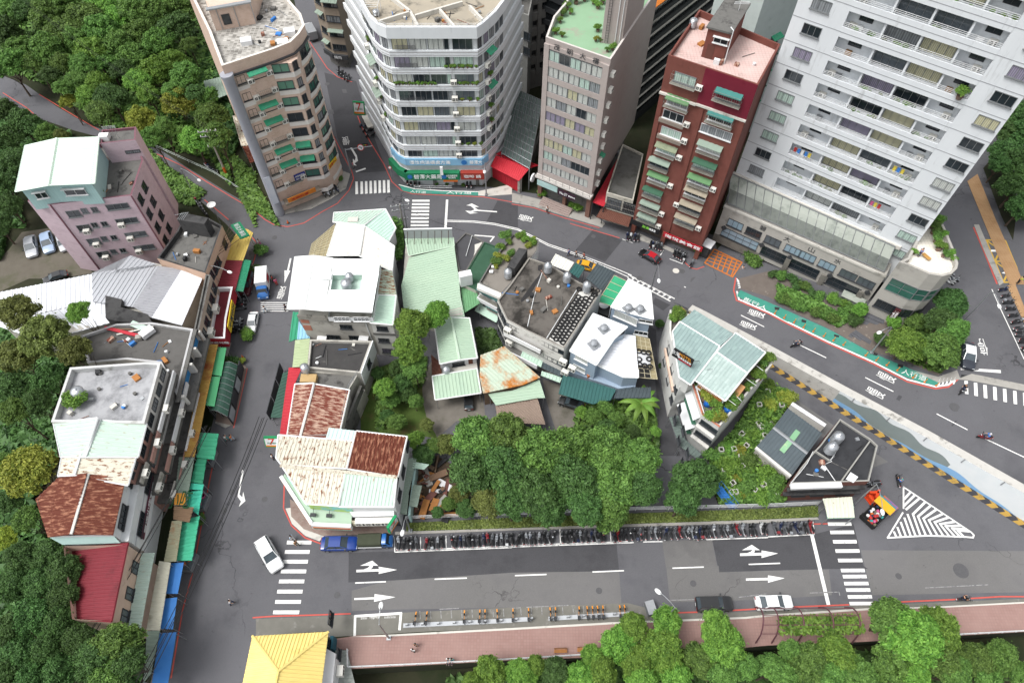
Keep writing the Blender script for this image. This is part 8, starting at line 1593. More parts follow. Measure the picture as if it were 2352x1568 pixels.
def pmesh(k):
    if k in PM: return PM[k]
    J=pose(k); E=[('pel','sp'),('sp','ch'),('ch','nk'),('nk','hd'),('hd','top'),('hd','no')]; r={'pel':.12,'sp':.11,'ch':.13,'nk':.05,'hd':.095,'top':.06,'no':.02}
    for n in 'lr':
        E+=[('ch','sh'+n),('sh'+n,'el'+n),('el'+n,'wr'+n),('pel','hp'+n),('hp'+n,'kn'+n),('kn'+n,'an'+n),('an'+n,'to'+n)]; r.update({'sh'+n:.06,'el'+n:.042,'wr'+n:.03,'hp'+n:.085,'kn'+n:.058,'an'+n:.04,'to'+n:.03})
        w=V(J['wr'+n]); d=(w-V(J['el'+n])).normalized(); J['pa'+n]=tuple(w+d*.07); E.append(('wr'+n,'pa'+n)); r['pa'+n]=.03; sd=1 if n=='l' else -1
        for i in range(5):
            nm='f%d'%i+n; ln=(.05,.08,.09,.085,.065)[i]; J[nm]=tuple(V(J['pa'+n])+d*ln*(1 if i else .2)+V(((i-2)*.018,-sd*.02*(i==0)-sd*.012,-.01*i)) ); E.append(('pa'+n,nm)); r[nm]=.009
    def mk(keys,add,name,m,es=None):
        ks=[q for q in J if q in keys]; ix={q:i for i,q in enumerate(ks)}; return skin([J[q] for q in ks],[(ix[a],ix[b]) for a,b in E if a in ix and b in ix],[r[q]+add for q in ks],name,m)
    body=mk(set(J),0,'body',SKIN); sh=mk({'sp','ch','shl','shr','ell','elr','pel'},.022,'shirt',FRAMEW); tr=mk({'pel','hpl','hpr','knl','knr','anl','anr'},.02,'trousers',DARKM)
    h=MB(); h.smooth=True; q=V(J['hd']); h.lathe([(.09,-.05),(.112,.02),(.108,.08),(.07,.13),(.01,.15)],c=q+V((-.025,0,.02)),n=10); ey=MB(); [ey.box((q.x+.1,s*.035,q.z+.02),(.02,.02,.012)) for s in (-1,1)]; s_=MB(); [s_.box((V(J['an'+n])+V((.06,0,-.03))),(.24,.1,.08)) for n in 'lr']
    PM[k]=dict(body=body,shirt=sh,trousers=tr,hair=h.mesh('hair',mat('hair_black','1a1614')),eyes=ey.mesh('eyes',BLACK),shoes=s_.mesh('shoes',DARKM)); return PM[k]
CC={n:mat('cloth_'+n,c) for n,c in dict(white='d5d5d5',blue='3f78c0',red='a83434',navy='2a3550',pink='b5547e',teal='3f8f8c',grey='77797c',black='202124',tan='8a6a4a',orange='c0662f',sky='9fb9cc',lime='b5d02f',khaki='6a6450').items()}
def person(pos,label,shirt,tro,k='walk',ang=0,hat=None,scale=1.0):
    d=pmesh(k); e=empty('person',pos,label,'person',None,R(ang)); e.scale=(scale,)*3
    for n,m in (('body',None),('shirt',CC[shirt]),('trousers',CC[tro]),('hair',CC[hat] if hat else None),('eyes',None),('shoes',None)): child(e,d[n],'helmet' if hat and n=='hair' else n,m=m)
    return e
for p,l,s,t,k,a in (((6,68,580),'person in white carrying a pale bag on the striped crossing','white','sky','walk',0),((6,212,570),'person in dark clothes at the end of the striped crossing under the white roof','navy','black','walk',170),((6,122,372),'person in a red shirt behind the delivery truck','red','black','stand',200),((6,146,395),'person in a pink top behind the delivery truck','pink','red','stand',120),((5,1567,1462),'person in a white shirt and teal shorts strolling on the west street','white','teal','walk',0),((5,1606,1462),'person in an orange top walking beside the one in white on the west street','orange','sky','walk',0),((9,1605,1020),'lone person in a white shirt striding over the lower left road','white','navy','walk',20),((10,258,580),'person in pale blue at the top of the corner zebra crossing','sky','white','walk',150),((10,286,615),'person in brown on the top bar of the corner zebra crossing','tan','khaki','walk',330),((10,1108,1312),'person in black and white standing on the promenade, upper of two','grey','black','stand',250),((10,1090,1352),'person in white standing on the promenade, lower of two','white','black','stand',70),((2,672,1160),'person with a pink bag waiting by the alley signal mast','pink','grey','stand',0),((3,242,1465),'person in white stepping off the kerb by the narrow tower','white','black','walk',270),((7,388,190),'person in a blue shirt walking on the road above the concrete building','blue','navy','walk',200),((7,440,200),'person in grey walking between two others above the concrete building','grey','black','walk',190),((7,492,215),'person in a red shirt with a white bag near the yellow taxi','red','black','walk',180),((16,1390,990),'person in white at the right corner of the orange box marking','white','grey','stand',260),((20,105,775),'person in white and blue at the wall of the corner store','white','navy','stand',10),((13,1520,630),'person in white beside the round bush on the west street','white','pink','walk',330)): person(P(p,.03),l,s,t,k,a)
for x,l,s in ((1330,'person in white sitting on the promenade edge, left of two','white'),(1353,'person in teal sitting on the promenade edge, right of two','teal')): person(P((10,x,1408),.25),l,s,'navy','sit',260)
person(P((8,1035,195),14.1),'person in a blue shirt bending on the white tiled terrace','blue','navy','stand',200); person(PR((8,1712,385),.1),'person in black with a lime safety vest beside the yellow box','lime','black','stand',180)
for p,f,l,s,h,r in (((8,185,815),(-1,.3),'rider in a grey shirt on a black scooter heading up the ramp','grey','black',1),((8,1325,1125),(-.6,.9),'rider in black on a dark scooter turning at the right zebra crossing','black','black',1),((8,1475,1450),(-1,-.2),'rider in a blue shirt and white helmet on a dark red scooter','blue','white',1),((12,888,180),(-.2,-1),'rider with a yellow helmet and blue shirt near the hatched triangle','blue','teal',0),((12,1335,992),(1,0),'rider in black passing the promenade at the far right','black','black',0)):
    q=PR(p,.04) if r else P(p,.03); g=P((p[0],p[1]+f[0]*40,p[2]+f[1]*40),q.z)-q; a=math.atan2(g.y,g.x); scooter(q,a,'# scooter ridden by the '+'person in '+s+' near '+('the hatched triangle' if p[0]==12 and p[1]<1000 else 'the far right promenade' if p[0]==12 else 'the ramp start' if p[1]<300 else 'the right crossing' if p[1]<1400 else 'the right edge'),None,6 if 'red' in l else 0); person((q.x-math.cos(a)*.3,q.y-math.sin(a)*.3,q.z),'person, '+l,s,'navy','ride',math.degrees(a),h)
# ---- hire bicycles and docks
BK={}
def bike(pos,ang,label):
    if not BK:
        f=MB(); [f.tube(q,.03,5) for q in ([(-.45,0,.33),(-.1,0,.3),(.35,0,.7),(.42,0,.85)],[(-.1,0,.3),(-.2,0,.85)],[(-.45,0,.33),(-.17,0,.62)],[(.35,0,.7),(.52,0,.33)])]; fd=MB(); fd.box((-.46,0,.66),(.55,.12,.06)); fd.box((-.74,0,.5),(.06,.12,.3)); w=tor(.31,.03); [w.tube([(0,0,0),(.3*math.cos(i),0,.3*math.sin(i))],.008,3) for i in range(6)]
        s=MB(); s.box((-.22,0,.9),(.26,.17,.08)); h=MB(); h.tube([(.35,-.28,1.0),(.4,0,.98),(.35,.28,1.0)],.022,5); h.tube([(.4,0,.98),(.42,0,.85)],.022,5); k=MB(); 
        for z in (.75,.88,1.0): k.tube([(.45,-.17,z),(.8,-.17,z),(.8,.17,z),(.45,.17,z),(.45,-.17,z)],.014,4)
        k.box((.62,0,.74),(.34,.34,.02)); O=mat('bike_orange','d98a1c',rough=.4)
        BK.update(frame=f.mesh('frame',O),mudguard=fd.mesh('mudguard',O),wheel=w.mesh('wheel',BLACK),saddle=s.mesh('saddle',BLACK),handlebar=h.mesh('handlebar',DARKM),basket=k.mesh('basket',FRAMED))
    e=empty('bicycle',pos,label,'bicycle','orange hire bicycles',ang)
    for n in ('frame','mudguard','saddle','handlebar','basket'): child(e,BK[n],n)
    child(e,BK['wheel'],'wheel',(-.47,0,.34)); child(e,BK['wheel'],'wheel',(.52,0,.34))
for i,(r_,x) in enumerate([(10,1100),(10,1176),(10,1438),(10,1543),(10,1580),(10,1665),(11,7),(11,115),(11,265),(11,299),(11,462),(11,520),(11,557),(11,593),(11,628),(11,745),(11,778)]):
    yy=1122-(gx(r_,x)-1100)*.033; p=P((r_,x,yy),.5); bike((p.x,p.y,.05),R(-88)+rnd.gauss(0,.05),'orange hire bicycle in the dock row, '+ords[i%10]+(' from the left end' if i<10 else ' after the first ten'))
DK=mat('dock_white','b3b6ba','a3a7ab',1,.6)
for i,(a,b_) in enumerate((((10,1016,1170),(10,1766,1135)),((11,2,1132),(11,132,1125)),((11,252,1122),(11,820,1088)))):
    A,B=P(a,.1),P(b_,.1); W_=Wall(A,B); e=empty('bicycle_dock',W_.pt(W_.L/2,.05),'white bicycle dock beam with locking posts, '+('left section','short middle section','right section')[i],'bicycle dock','bicycle docks'); b=MB(); b.box(None,(W_.L,.5,.14),M=W_.M(W_.L/2,.1)); b.build('beam',DK,e)
    for j in range(int(W_.L/1.9)+1): b=MB(); W_.box(b,.3+j*1.9,.62+j*1.9,.1,.85,-.1,.1); b.build('locking_post',GALV,e)
# ---- lamps, poles, signals
LW=mat('lamp_white','dcdedd')
def lamp(base,head,label,h=8.0,ramp=False,m=GALV,z=0):
    b0=PR(base) if ramp else P(base,z); zt=b0.z+h; hd=P(head,zt); e=empty('street_lamp',b0,label,'street lamp'); b=MB(); b.tube([b0,b0+V((0,0,h*.55)),b0+V((0,0,h-.3))],[.13,.1,.07],8); b.box(b0+V((0,0,.15)),(.5,.5,.3)); b.build('pole',m,e); st=b0+V((0,0,h-.3)); b=MB(); b.tube([st,st.lerp(hd,.3)+V((0,0,.35)),st.lerp(hd,.7)+V((0,0,.35)),hd],.05,6); b.build('arm',m,e)
    d=(hd-st); d.z=0; a=math.atan2(d.y,d.x); b=MB(); b.smooth=True; b.lathe([(.02,-.12),(.2,-.08),(.26,0),(.2,.1),(.02,.14)],M=MT(hd)@Matrix.Rotation(a,4,'Z')@Matrix.Diagonal((1.7,1,1,1)),n=12); b.build('lamp_head',LW,e); return e
for a in (((10,918,1258),(10,862,1032),'street lamp rising from the promenade kerb over the bicycle bay lettering'),((11,1035,1150),(11,1008,935),'street lamp beside the tree clump on the promenade'),((16,128,1310),(16,260,1110),'street lamp at the corner of the tall white metal house'),((13,1052,1330),(13,1095,990),'street lamp standing through the deep red awning'),((18,246,440),(18,235,5),'slender street lamp by the pale green roof hoarding'),((2,1585,1345),(2,1573,1182),'street lamp at the right end of the pharmacy walkway'),((12,572,350),(12,790,388),'grey street lamp bending over the scrap cart'),((10,1066,522),(10,1010,530),'street lamp at the start of the scooter row beside the pink bundle'),((1,1320,1310),(1,1370,1240),'small street lamp beside the pink block on the lane')): lamp(*a,h=5.5 if 'scooter' in a[2] or 'small' in a[2] else 8)
lamp((8,708,862),(8,766,720),'street lamp on the podium steps above the green walkway',7,True); lamp((8,1335,655),(8,1592,540),'street lamp by the dark tree reaching over the right street',8,True)
def upole(base,h,label,bands=False,tr=True):
    b0=P(base); e=empty('utility_pole',b0,label,'utility pole'); b=MB(); b.tube([b0,b0+V((0,0,h))],[.2,.13],8); b.build('pole',CONC,e)
    for k,(zz,w_) in enumerate(((h-.4,1.6),(h-1.4,1.5),(h-3.6,1.0))):
        b=MB(); b.box(b0+V((0,0,zz)),(w_*2,.14,.14),.2); b.build('crossarm',GALV,e)
        for s in (-1,-.4,.4,1): b=MB(); b.lathe([(.07,0),(.1,.1),(.05,.3)],c=b0+V((s*w_*.9,s*.18*w_,zz+.07)),n=8); b.build('insulator',LW,e)
    if tr: b=MB(); b.smooth=True; b.lathe([(.4,0),(.42,.1),(.42,1.1),(.3,1.25)],c=b0+V((-.6,-.3,h-5.2)),n=12); b.build('transformer',mat('transformer_grey','9aa9b0'),e)
    if bands: b=MB(); b.lathe([(.24,.3),(.24,1.9)],c=b0,n=8); b.build('warning_band',mat('cone_orange','c8602a'),e)
    return e
upole((1,1560,1205),hs((1,1560,1205),(1,1432,890)),'concrete utility pole with an orange band by the bright trees on the lane',True,False); upole((18,200,435),hs((18,200,435),(18,95,60)),'utility pole with a grey transformer beside the mint roofed corner house')
def cable(a,za,b,zb,label,n=1,sag=1.0,r=.045):
    A,B=P(a,za),P(b,zb); d=(B-A); pr=V((-d.y,d.x,0)).normalized()
    for i in range(n):
        m=MB(); o=pr*.35*i+V((0,0,.25*(i%2))); m.tube([A.lerp(B,t/10)+o-V((0,0,sag*4*(t/10)*(1-t/10)*(1+.15*i))) for t in range(11)],r,4,False); o_=m.build('overhead_cable',mat('cable_black','252526'),None,A.lerp(B,.5)); tag(o_,label,'cable','overhead cables on the west street')
cable((9,425,1575),9,(15,830,-20),8.5,'dark overhead cable crossing the maroon roof and the west side awnings',3); cable((9,1010,1575),9,(20,45,400),8,'dark overhead cable running up the lower left road to the store sign',4); cable((1,150,0),12,(1,1432,890),9,'thin overhead line sagging over the hillside trees',2,1.5,.03); cable((18,95,60),9,(18,1030,430),6,'thin cable from the transformer pole to the black roof',1,.5,.03)
sm=empty('traffic_signal',P((2,655,1195)),'traffic signal mast with a round no left turn sign at the mouth of the alley','traffic signal'); b0=P((2,655,1195)); b=MB(); b.tube([b0,b0+V((0,0,5.8))],[.12,.09],8); b.build('pole',GALV,sm); t=P((2,800,1005),5.6); b=MB(); b.tube([b0+V((0,0,5.6)),t],.06,6); b.build('arm',GALV,sm); s=P((2,720,1008),5.6); M=frame(s+V((0,-.15,-.1)),(1,0,0),(0,.25,.95)); b=MB(); b.lathe([(.62,0),(.62,.05)],M=M,n=20); b.build('sign_disc',mat('sign_red','a8352c'),sm); b=MB(); b.lathe([(.48,.05),(.48,.07)],M=M,n=20); b.build('sign_face',WHITE,sm); text(sm,'↰',M@MT((0,0,.09)),1,BLACK,.02,name='symbol',fit=(.5,.55)); q=P((2,752,995),5.6); b=MB(); b.box(q,(1.0,.3,.36)); b.build('signal_box',BLACK,sm)
for i,c in enumerate(('3f9f5a','b59a3a','a83434')): b=MB(); b.lathe([(.12,0),(.12,.03)],M=MT(q+V((-.3+.3*i,-.15,0)))@RX90,n=10); b.build('signal_lens',mat('lens'+str(i),c),sm)
rs=empty('road_sign',P((2,935,1225)),'round no entry style sign on a post outside the pharmacy corner','sign'); b0=P((2,935,1225)); b=MB(); b.tube([b0,b0+V((0,0,2.9))],.05,6); b.build('post',GALV,rs); b=MB(); b.lathe([(.35,0),(.35,.05)],M=frame(b0+V((0,-.1,2.6)),(1,0,0),(0,.2,1)),n=16); b.build('disc',mat('sign_red','a8352c'),rs); b=MB(); b.lathe([(.24,.05),(.24,.07)],M=frame(b0+V((0,-.1,2.6)),(1,0,0),(0,.2,1)),n=14); b.build('face',WHITE,rs)
# ---- posts, rails, benches and small things
OP=mat('cone_orange','c8602a'); PO=mat('post_orange','c98a2c')
for i,(x,y) in enumerate(((45,592),(110,622),(178,652),(243,687),(310,715),(382,748),(448,778),(517,808),(670,880),(743,914),(815,947),(887,983),(995,1033),(1075,1063),(1155,1088))):
    q=PR((8,x,y),.06); e=empty('delineator_post',q,'orange delineator post on the edge of the green walkway, '+(ords[i]+' from the left' if i<10 else ords[14-i]+' from the right'),'post','orange posts along the green walkway'); b=MB(); b.lathe([(.16,0),(.16,.05),(.06,.06)],c=q,n=8); b.build('base',OP,e); b=MB(); b.tube([q,q+V((0,0,.9))],.06,6); b.build('post',PO,e)
for p in ((14,1280,600),(2,220,1535),(11,417,425)): q=P(p,.1); e=empty('traffic_cone',q,'orange traffic cone '+('by the bus shelter' if p[0]==14 else 'at the tan block kerb' if p[0]==2 else 'on the grass verge'),'cone'); b=MB(); b.box(q+V((0,0,.03)),(.4,.4,.06)); b.build('base',BLACK,e); b=MB(); b.lathe([(.17,.06),(.04,.7),(.01,.71)],c=q,n=10); b.build('body',OP,e)
def fence(name,label,pts,h,m,posts=2.0,bars=2,cat='railing',r=.04):
    e=empty(name,V(pts[len(pts)//2]),label,cat); b=MB()
    for a,c in zip(pts,pts[1:]):
        for k in range(bars): b.tube([a+V((0,0,h*(k+1)/bars)),c+V((0,0,h*(k+1)/bars))],r,4)
    b.build('rail',m,e); q=MB(); q.tube([(0,0,0),(0,0,h)],r,5); pm=q.mesh('post',m); k=0
    for a,c in zip(pts,pts[1:]):
        n=max(1,int((c-a).length/posts))
        for j in range(n):
            k+=1
            if k<95: put(pm,'post',e,a.lerp(c,j/n))
    return e
fence('fence','white topped wire fence between the tree clump and the grass verge',[P((10,1040,440),.1),P((10,1766,412),.1),P((11,850,378),.1),P((11,1766,355),.1),P((12,340,340),.1)],1.3,FRAMEW,2.2,3,'fence')
fence('railing','white railing along the river side of the promenade, left of the trees',[P((10,638,1340),.18),P((10,640,1462),.18),P((10,1210,1436),.18),P((11,0,1406),.18),P((11,600,1370),.18)],1.0,FRAMEW,1.6); fence('railing','white railing along the river side of the promenade, right of the big tree',[P((12,1180,1245),.18),P((12,1330,1236),.18),P((12,1800,1210),.18)],1.0,FRAMEW,1.6)
fence('railing','green roadside barrier at the hill lane edge',[P((1,1080,1020),.05),P((1,1300,1120),.05),P((1,1480,1200),.05),P((1,1650,1310),.05)],.8,mat('rail_pale','b5bfb8'),2.5)
fence('railing','metal railing along the pharmacy walkway',[P((2,1090,1298),.13),P((2,1200,1304),.13),P((2,1350,1304),.13)],.8,FRAMEW,2)
WD=mat('bench_wood','a8733f','96653a',3,.6)
for i,(x0,x1,y0,y1) in enumerate(((290,380,1327,1358),(450,540,1318,1350))):
    A,B,C,D=[P((11,x,y),.6) for x,y in ((x0,y1),(x1,y1-2),(x1,y0-2),(x0,y0))]; e=empty('park_bench',A.lerp(C,.5)*1.0-V((0,0,.42)),'brown slatted bench on the promenade, '+('left' if i==0 else 'right')+' of two','bench'); b=MB(); [b.slab([A.lerp(D,t),B.lerp(C,t),B.lerp(C,t+.16),A.lerp(D,t+.16)],.06) for t in (0,.2,.4,.6)]; b.build('seat',WD,e); b=MB(); [b.slab([A.lerp(D,.85)+V((0,0,z)),B.lerp(C,.85)+V((0,0,z)),B.lerp(C,.9)+V((0,0,z+.14)),A.lerp(D,.9)+V((0,0,z+.14))],.05) for z in (.15,.35)]; b.build('backrest',WD,e)
    for s in (A.lerp(B,.08),A.lerp(B,.92)): b=MB(); c=s.lerp(s+(D-A),.5); b.box((c.x,c.y,.38),(.08,.5,.42)); b.build('leg',FRAMED,e)
pg=empty('pergola',P((12,300,1150),.2),'maroon steel arched pergola with vines over the promenade','pergola'); MP=mat('pergola_maroon','5f3f45')
for x0,x1 in ((-90,-85),(0,25),(160,200),(350,405),(530,580)):
    A,B=P((12,x0,1045),.2),P((12,x1,1290),.2); b=MB(); b.tube([A.lerp(B,t/8)+V((0,0,3.2*math.sin(math.pi*min(1,max(0,t/8))) **.5 if 0<t<8 else 0)) for t in range(9)],.09,6); b.build('arch',MP,pg)
for t in (.15,.4,.65,.85):
    A=[P((12,x0,1045),.2).lerp(P((12,x1,1290),.2),t)+V((0,0,3.2*math.sin(math.pi*t)**.5)) for x0,x1 in ((-90,-85),(0,25),(160,200),(350,405),(530,580))]; b=MB(); b.tube(A,.05,5); b.build('purlin',MP,pg)
q=P((12,720,420)); sk=empty('scrap_cart',q,'black skip cart heaped with scrap under a yellow canopy by the zebra crossing','cart'); M=MT(q)@Matrix.Rotation(R(38),4,'Z'); b=MB()
for c,d in (((0,0,.35),(3.4,2.0,.12)),((0,-1,.75),(3.4,.1,.8)),((0,1,.75),(3.4,.1,.8)),((-1.7,0,.75),(.1,2,.8)),((1.7,0,.75),(.1,2,.8))): b.box(None,d,M=M@MT(c))
b.build('skip',BLACK,sk)
for s in (-1,1):
    for t in (-1,1): o=child(sk,CARP['sedan']['wheel'],'wheel',(0,0,0)); o.matrix_local=Matrix.Rotation(R(38),4,'Z')@MT((s*1.1,t*1.05,.33))
for i in range(34): b=MB(); b.lathe([(.05,0),(.2,.08),(.22,.3),(.05,.42)],M=M@MT((rnd.uniform(-1.5,1.1),rnd.uniform(-.8,.8),.5+.4*rnd.random()))@Matrix.Rotation(rnd.random(),4,'X'),n=7); b.build('scrap_bundle',rnd.choice([CC[c] for c in ('pink','white','grey','orange','teal','navy','red','khaki')]),sk)
b=MB(); b.slab([M@V(p) for p in ((.7,-1.2,2.0),(2.0,-1.2,1.9),(2.0,1.3,1.9),(.7,1.3,2.0))],.08); b.build('canopy',mat('canopy_yellow','d3a52a','c79a28',1,.6),sk); b=MB(); b.slab([M@V(p) for p in ((2.02,-1.2,1.88),(2.4,-1.2,1.6),(2.4,1.3,1.6),(2.02,1.3,1.88))],.06); b.build('canopy_edge',mat('canopy_teal','2f9aa0'),sk); b=MB(); [b.tube([M@V((x,y,1)),M@V((x,y,1.9))],.04,5) for x in (.8,1.9) for y in (-1.1,1.2)]; b.build('post',GALV,sk)
q=P((12,808,355)); bb=empty('handcart',q,'blue flat cart with orange rust stripes beside the scrap cart','cart'); M=MT(q)@Matrix.Rotation(R(38),4,'Z'); b=MB(); b.box(None,(1.6,2.2,.12),M=M@MT((0,0,.8))); b.build('tray',mat('cart_blue','2f5fb0','a8622f',.7,.3),bb); b=MB(); [b.box(None,(.1,.1,.8),M=M@MT((x,y,.4))) for x in (-.6,.6) for y in (-.9,.9)]; b.build('leg',FRAMED,bb)
for i,(x,y) in enumerate(((715,270),(735,280),(700,318))): q=P((12,x,y)); e=empty('road_barrier',q,'bright orange plastic barrier by the scrap cart','barrier','orange barriers by the scrap cart',i); b=MB(); b.slab([q+V(p) for p in ((-.8,-.25,.2),(.8,-.25,.2),(.8,.25,.2),(-.8,.25,.2))],.2); b.box(q+V((0,0,.6)),(1.4,.25,.9)); b.build('body',mat('barrier_orange','d8481f','c23f1a',2,.5),e); b=MB(); b.box(q+V((0,0,.95)),(1.2,.3,.14)); b.build('band',mat('barrier_orange2','e0602f'),e)
for p,lab,m_ in (((15,745,1040),'glass display cart of goods at the edge of the turquoise stall',CC['pink']),((15,840,440),'small goods cart under the wide green stall roof',CC['red']),((9,1318,745),'small goods cart by the upper blue tarpaulin',CC['orange'])):
    q=P(p); e=empty('stall_cart',q,lab,'cart'); b=MB(); b.box(q+V((0,0,.55)),(1.5,2.2,.9),-.1); b.build('counter',GALV,e); b=MB(); b.box(q+V((0,0,1.25)),(1.4,2.1,.5),-.1); b.build('glass_case',CURT[6],e); b=MB(); [b.box(q+V((rnd.uniform(-.5,.5),rnd.uniform(-.8,.8),1.55)),(.35,.4,.15),rnd.random()) for _ in range(8)]; b.build('goods',m_,e)
q=P((11,948,1060)); e=empty('cabinet',q,'rounded grey metal kiosk cabinet beside the promenade trees','cabinet'); b=MB(); b.box(q+V((0,0,.6)),(1.0,1.5,1.2),.25); b.build('body',FRAMEG,e); b=MB(); b.box(q+V((0,0,1.23)),(1.1,1.6,.08),.25); b.build('lid',GALV,e)
mg=empty('satellite_dish',P((1,1460,1420),5.5),'white round dish on a post beside the hill lane','dish'); q=P((1,1460,1420),4.2); b=MB(); b.tube([(q.x,q.y,0),q],.06,6); b.build('post',GALV,mg); b=MB(); b.smooth=True; b.lathe([(.15,.0),(.55,.12),(.75,.4),(.7,.42),(.5,.18)],c=q,n=16); b.build('reflector',LW,mg)
# ================================================================ vegetation
def T(r_,x,y,rad,li,label,h=None,group=None,zb=0.0,v=None,flat=1.0):
    k=.3337 if r_ in range(1,9) else .333 if r_<13 else .574219/_RG[r_][2]
    return tree((r_,x,y),rad*k,li,label,h,v,group,zb,flat=flat)
hill='trees on the wooded hillside'; hl=['dark leafy tree on the wooded hillside above the lane','mid green tree on the wooded hillside above the lane','bright green tree on the wooded hillside above the lane','yellow green tree on the wooded hillside above the lane']
for x,y,rd,li in ((60,90,120,0),(30,230,125,0),(200,60,120,0),(330,120,120,0),(140,330,100,1),(240,430,100,1),(60,440,115,0),(330,330,110,0),(460,60,120,1),(440,230,120,0),(580,120,125,1),(560,300,115,0),(700,60,115,1),(690,200,125,1),(640,350,115,1),(830,150,125,1),(800,300,115,0),(940,60,125,1),(960,230,115,0),(930,390,115,1),(1080,110,115,0),(1090,290,115,0),(1200,180,115,0),(1230,60,105,0),(1300,300,60,0),(1060,500,115,2),(1280,500,100,1),(950,550,90,2),(1020,640,80,1),(850,480,95,0),(740,430,95,0),(560,440,85,0),(430,450,85,1),(520,550,75,0),(660,560,85,1),(760,660,115,0),(600,660,80,1),(420,600,60,1),(340,520,75,0),(690,770,95,0),(1450,800,115,1),(1500,930,95,0),(1200,620,80,1),(1120,880,80,0),(1050,940,75,1),(1340,640,70,0),(1430,660,70,0)): li=li if li>2 or rnd.random()<.45 else li+1; T(1,x,y,rd*1.12,li,hl[li],6+rnd.random()*2.5,hill)
for x,y,rd,li,l in ((1190,430,105,2,'bright green rounded tree touching the back of the hillside, nearest the tan block rear'),(1220,700,125,3,'yellow green tree on the hillside above the utility pole'),(980,830,125,3,'yellow green tree standing just behind the pink block stair tower'),(1340,960,125,2,'bright green tree beside the utility pole on the lane'),(470,700,65,3,'low yellow bush tree on the bank of the hill lane')): T(1,x,y,rd,li,l,5.5)
wl='dark tree on the slope left of the parking yard'
for x,y,rd,li in ((30,760,110,0),(150,850,115,0),(60,960,125,0),(230,890,95,0),(330,920,80,1),(420,930,55,4),(70,1110,115,0),(30,1270,105,0),(60,1410,105,0),(-20,1540,110,0)): T(1,x,y,rd,li,wl,5,'dark trees left of the parking yard')
for r_,x,y,rd,li,l,h in ((5,130,560,150,4,'olive tree at the left end of the silver sheds',10),(5,300,740,180,4,'large olive tree spreading over the grey terrace edge',12),(5,520,840,120,4,'olive tree crown overlapping the grey terrace corner',12),(5,545,575,95,2,'light green branchy crown above the silver sheds',12),(5,120,880,150,4,'olive tree left of the white parapet terrace',10),(5,320,1040,120,0,'dark olive tree beside the white parapet terrace',9),(5,80,1080,130,0,'dark tree at the left edge beside the white terrace',9),(5,260,1200,110,0,'dark green tree between olive trees and yellow flowering tree',9),(5,90,1260,120,1,'mid green tree at the left edge above the yellow flowering tree',9),(9,210,90,215,3,'large tree tipped with yellow leaves beside the rusty roofs',11),(9,30,90,130,1,'mid green tree at the left edge beside the yellow tipped tree',9),(9,180,440,110,1,'pale green tree beside the dark red rusted roof',9),(9,30,560,85,5,'lime yellow tree at the left edge',9),(9,60,300,100,0,'dark tree between the yellow tipped and the lime tree',8)): T(r_,x,y,rd,li,l,h)
for x,y,rd,li in ((330,680,120,0),(430,790,110,0),(150,690,125,0),(80,880,140,0),(270,880,125,0),(430,970,125,0),(200,1110,150,0),(400,1140,125,0),(60,1180,125,0),(120,1380,145,0),(320,1340,135,0),(520,1260,120,0),(640,1400,140,0),(430,1500,150,0),(230,1540,140,0),(30,1500,130,0)): T(9,x,y,rd,li,'dark tree in the wood at the lower left corner',9,'dark trees of the lower left wood')
for x,y,rd,l in ((800,1290,170,'big dark leaved tree below the maroon roof'),(880,1440,140,'dark leaved tree beside the lowest blue tarpaulin'),(740,1550,150,'dark leaved tree at the bottom edge near the cables')): T(9,x,y,rd,1 if rd>145 else 0,l,9)
for r_,x,y,rd,li,l,h in ((6,1070,660,130,2,'bright yellow green tree between the mint wing and the pale green roof',9),(6,1240,590,110,2,'bright tree crown covering the corner of the pale green roof',8),(6,1060,830,120,2,'bright tree crown below the mint wing',8),(6,1090,950,95,1,'mid green tree left of the cottage terrace',6),(6,885,1100,88,2,'round green tree in the garden behind the rust red roof',5),(6,1010,1060,80,0,'dark green tree in the middle of the garden',4),(6,1090,1190,60,1,'small grey green garden tree beside the yard',3),(6,1090,1450,75,2,'bright green bush tree behind the store roof',4),(6,900,1290,55,0,'low dark tree by the garden wall',2.5),(6,1300,1480,90,4,'olive green bush at the lower edge of the yard',3)): T(r_,x,y,rd,li,l,h)
cl='dark green broad tree in the clump behind the scooter row'
for u,v_,rd,li in ((1095,1010,62,1),(1165,1000,58,1),(1085,1085,62,0),(1160,1075,66,0),(1235,1040,70,1),(1225,1125,66,0),(1305,1030,66,1),(1325,1105,70,0),(1395,1030,66,1),(1405,1105,66,1),(1465,1050,52,1),(1475,1115,44,0),(1250,1160,54,0),(1175,1150,48,0),(1350,1160,50,0),(1120,1150,40,4)): tree((u,v_),rd,li,cl,6.5+rnd.random(),None,'tree clump behind the scooter row')
for u,v_,rd,li,l in ((1395,1165,48,1,'bulging tree of the clump overhanging the white fence'),(1592,1105,62,0,'dark tree between the tree clump and the blue stair'),(1565,1150,48,0,'dark low tree left of the garden house plot by the fence'),(1110,1135,22,3,'yellowish bush tree at the left end of the clump')): tree((u,v_),rd,li,l,5.5 if rd>30 else 2)
for x,y,rd,li,l in ((480,1270,50,2,'light green shrub tree left of the teal carport yard'),(640,1235,65,1,'green tree in front of the teal carport'),(560,1300,75,1,'mid green tree below the teal carport yard'),(720,1310,70,1,'green tree left of the banana plant'),(990,1400,48,2,'pale feathery tree on the alley edge below the banana plant'),(650,1370,70,0,'dark shrub tree in front of the tree clump top'),(830,1400,60,0,'dark tree just below the banana plant'),(1020,660,35,0,'dark bush in the alley beside the motel wall'),(1030,950,25,0,'small dark bush at the foot of the motel wall')): T(7,x,y,rd,li,l,3.5 if rd>40 else 1.2)
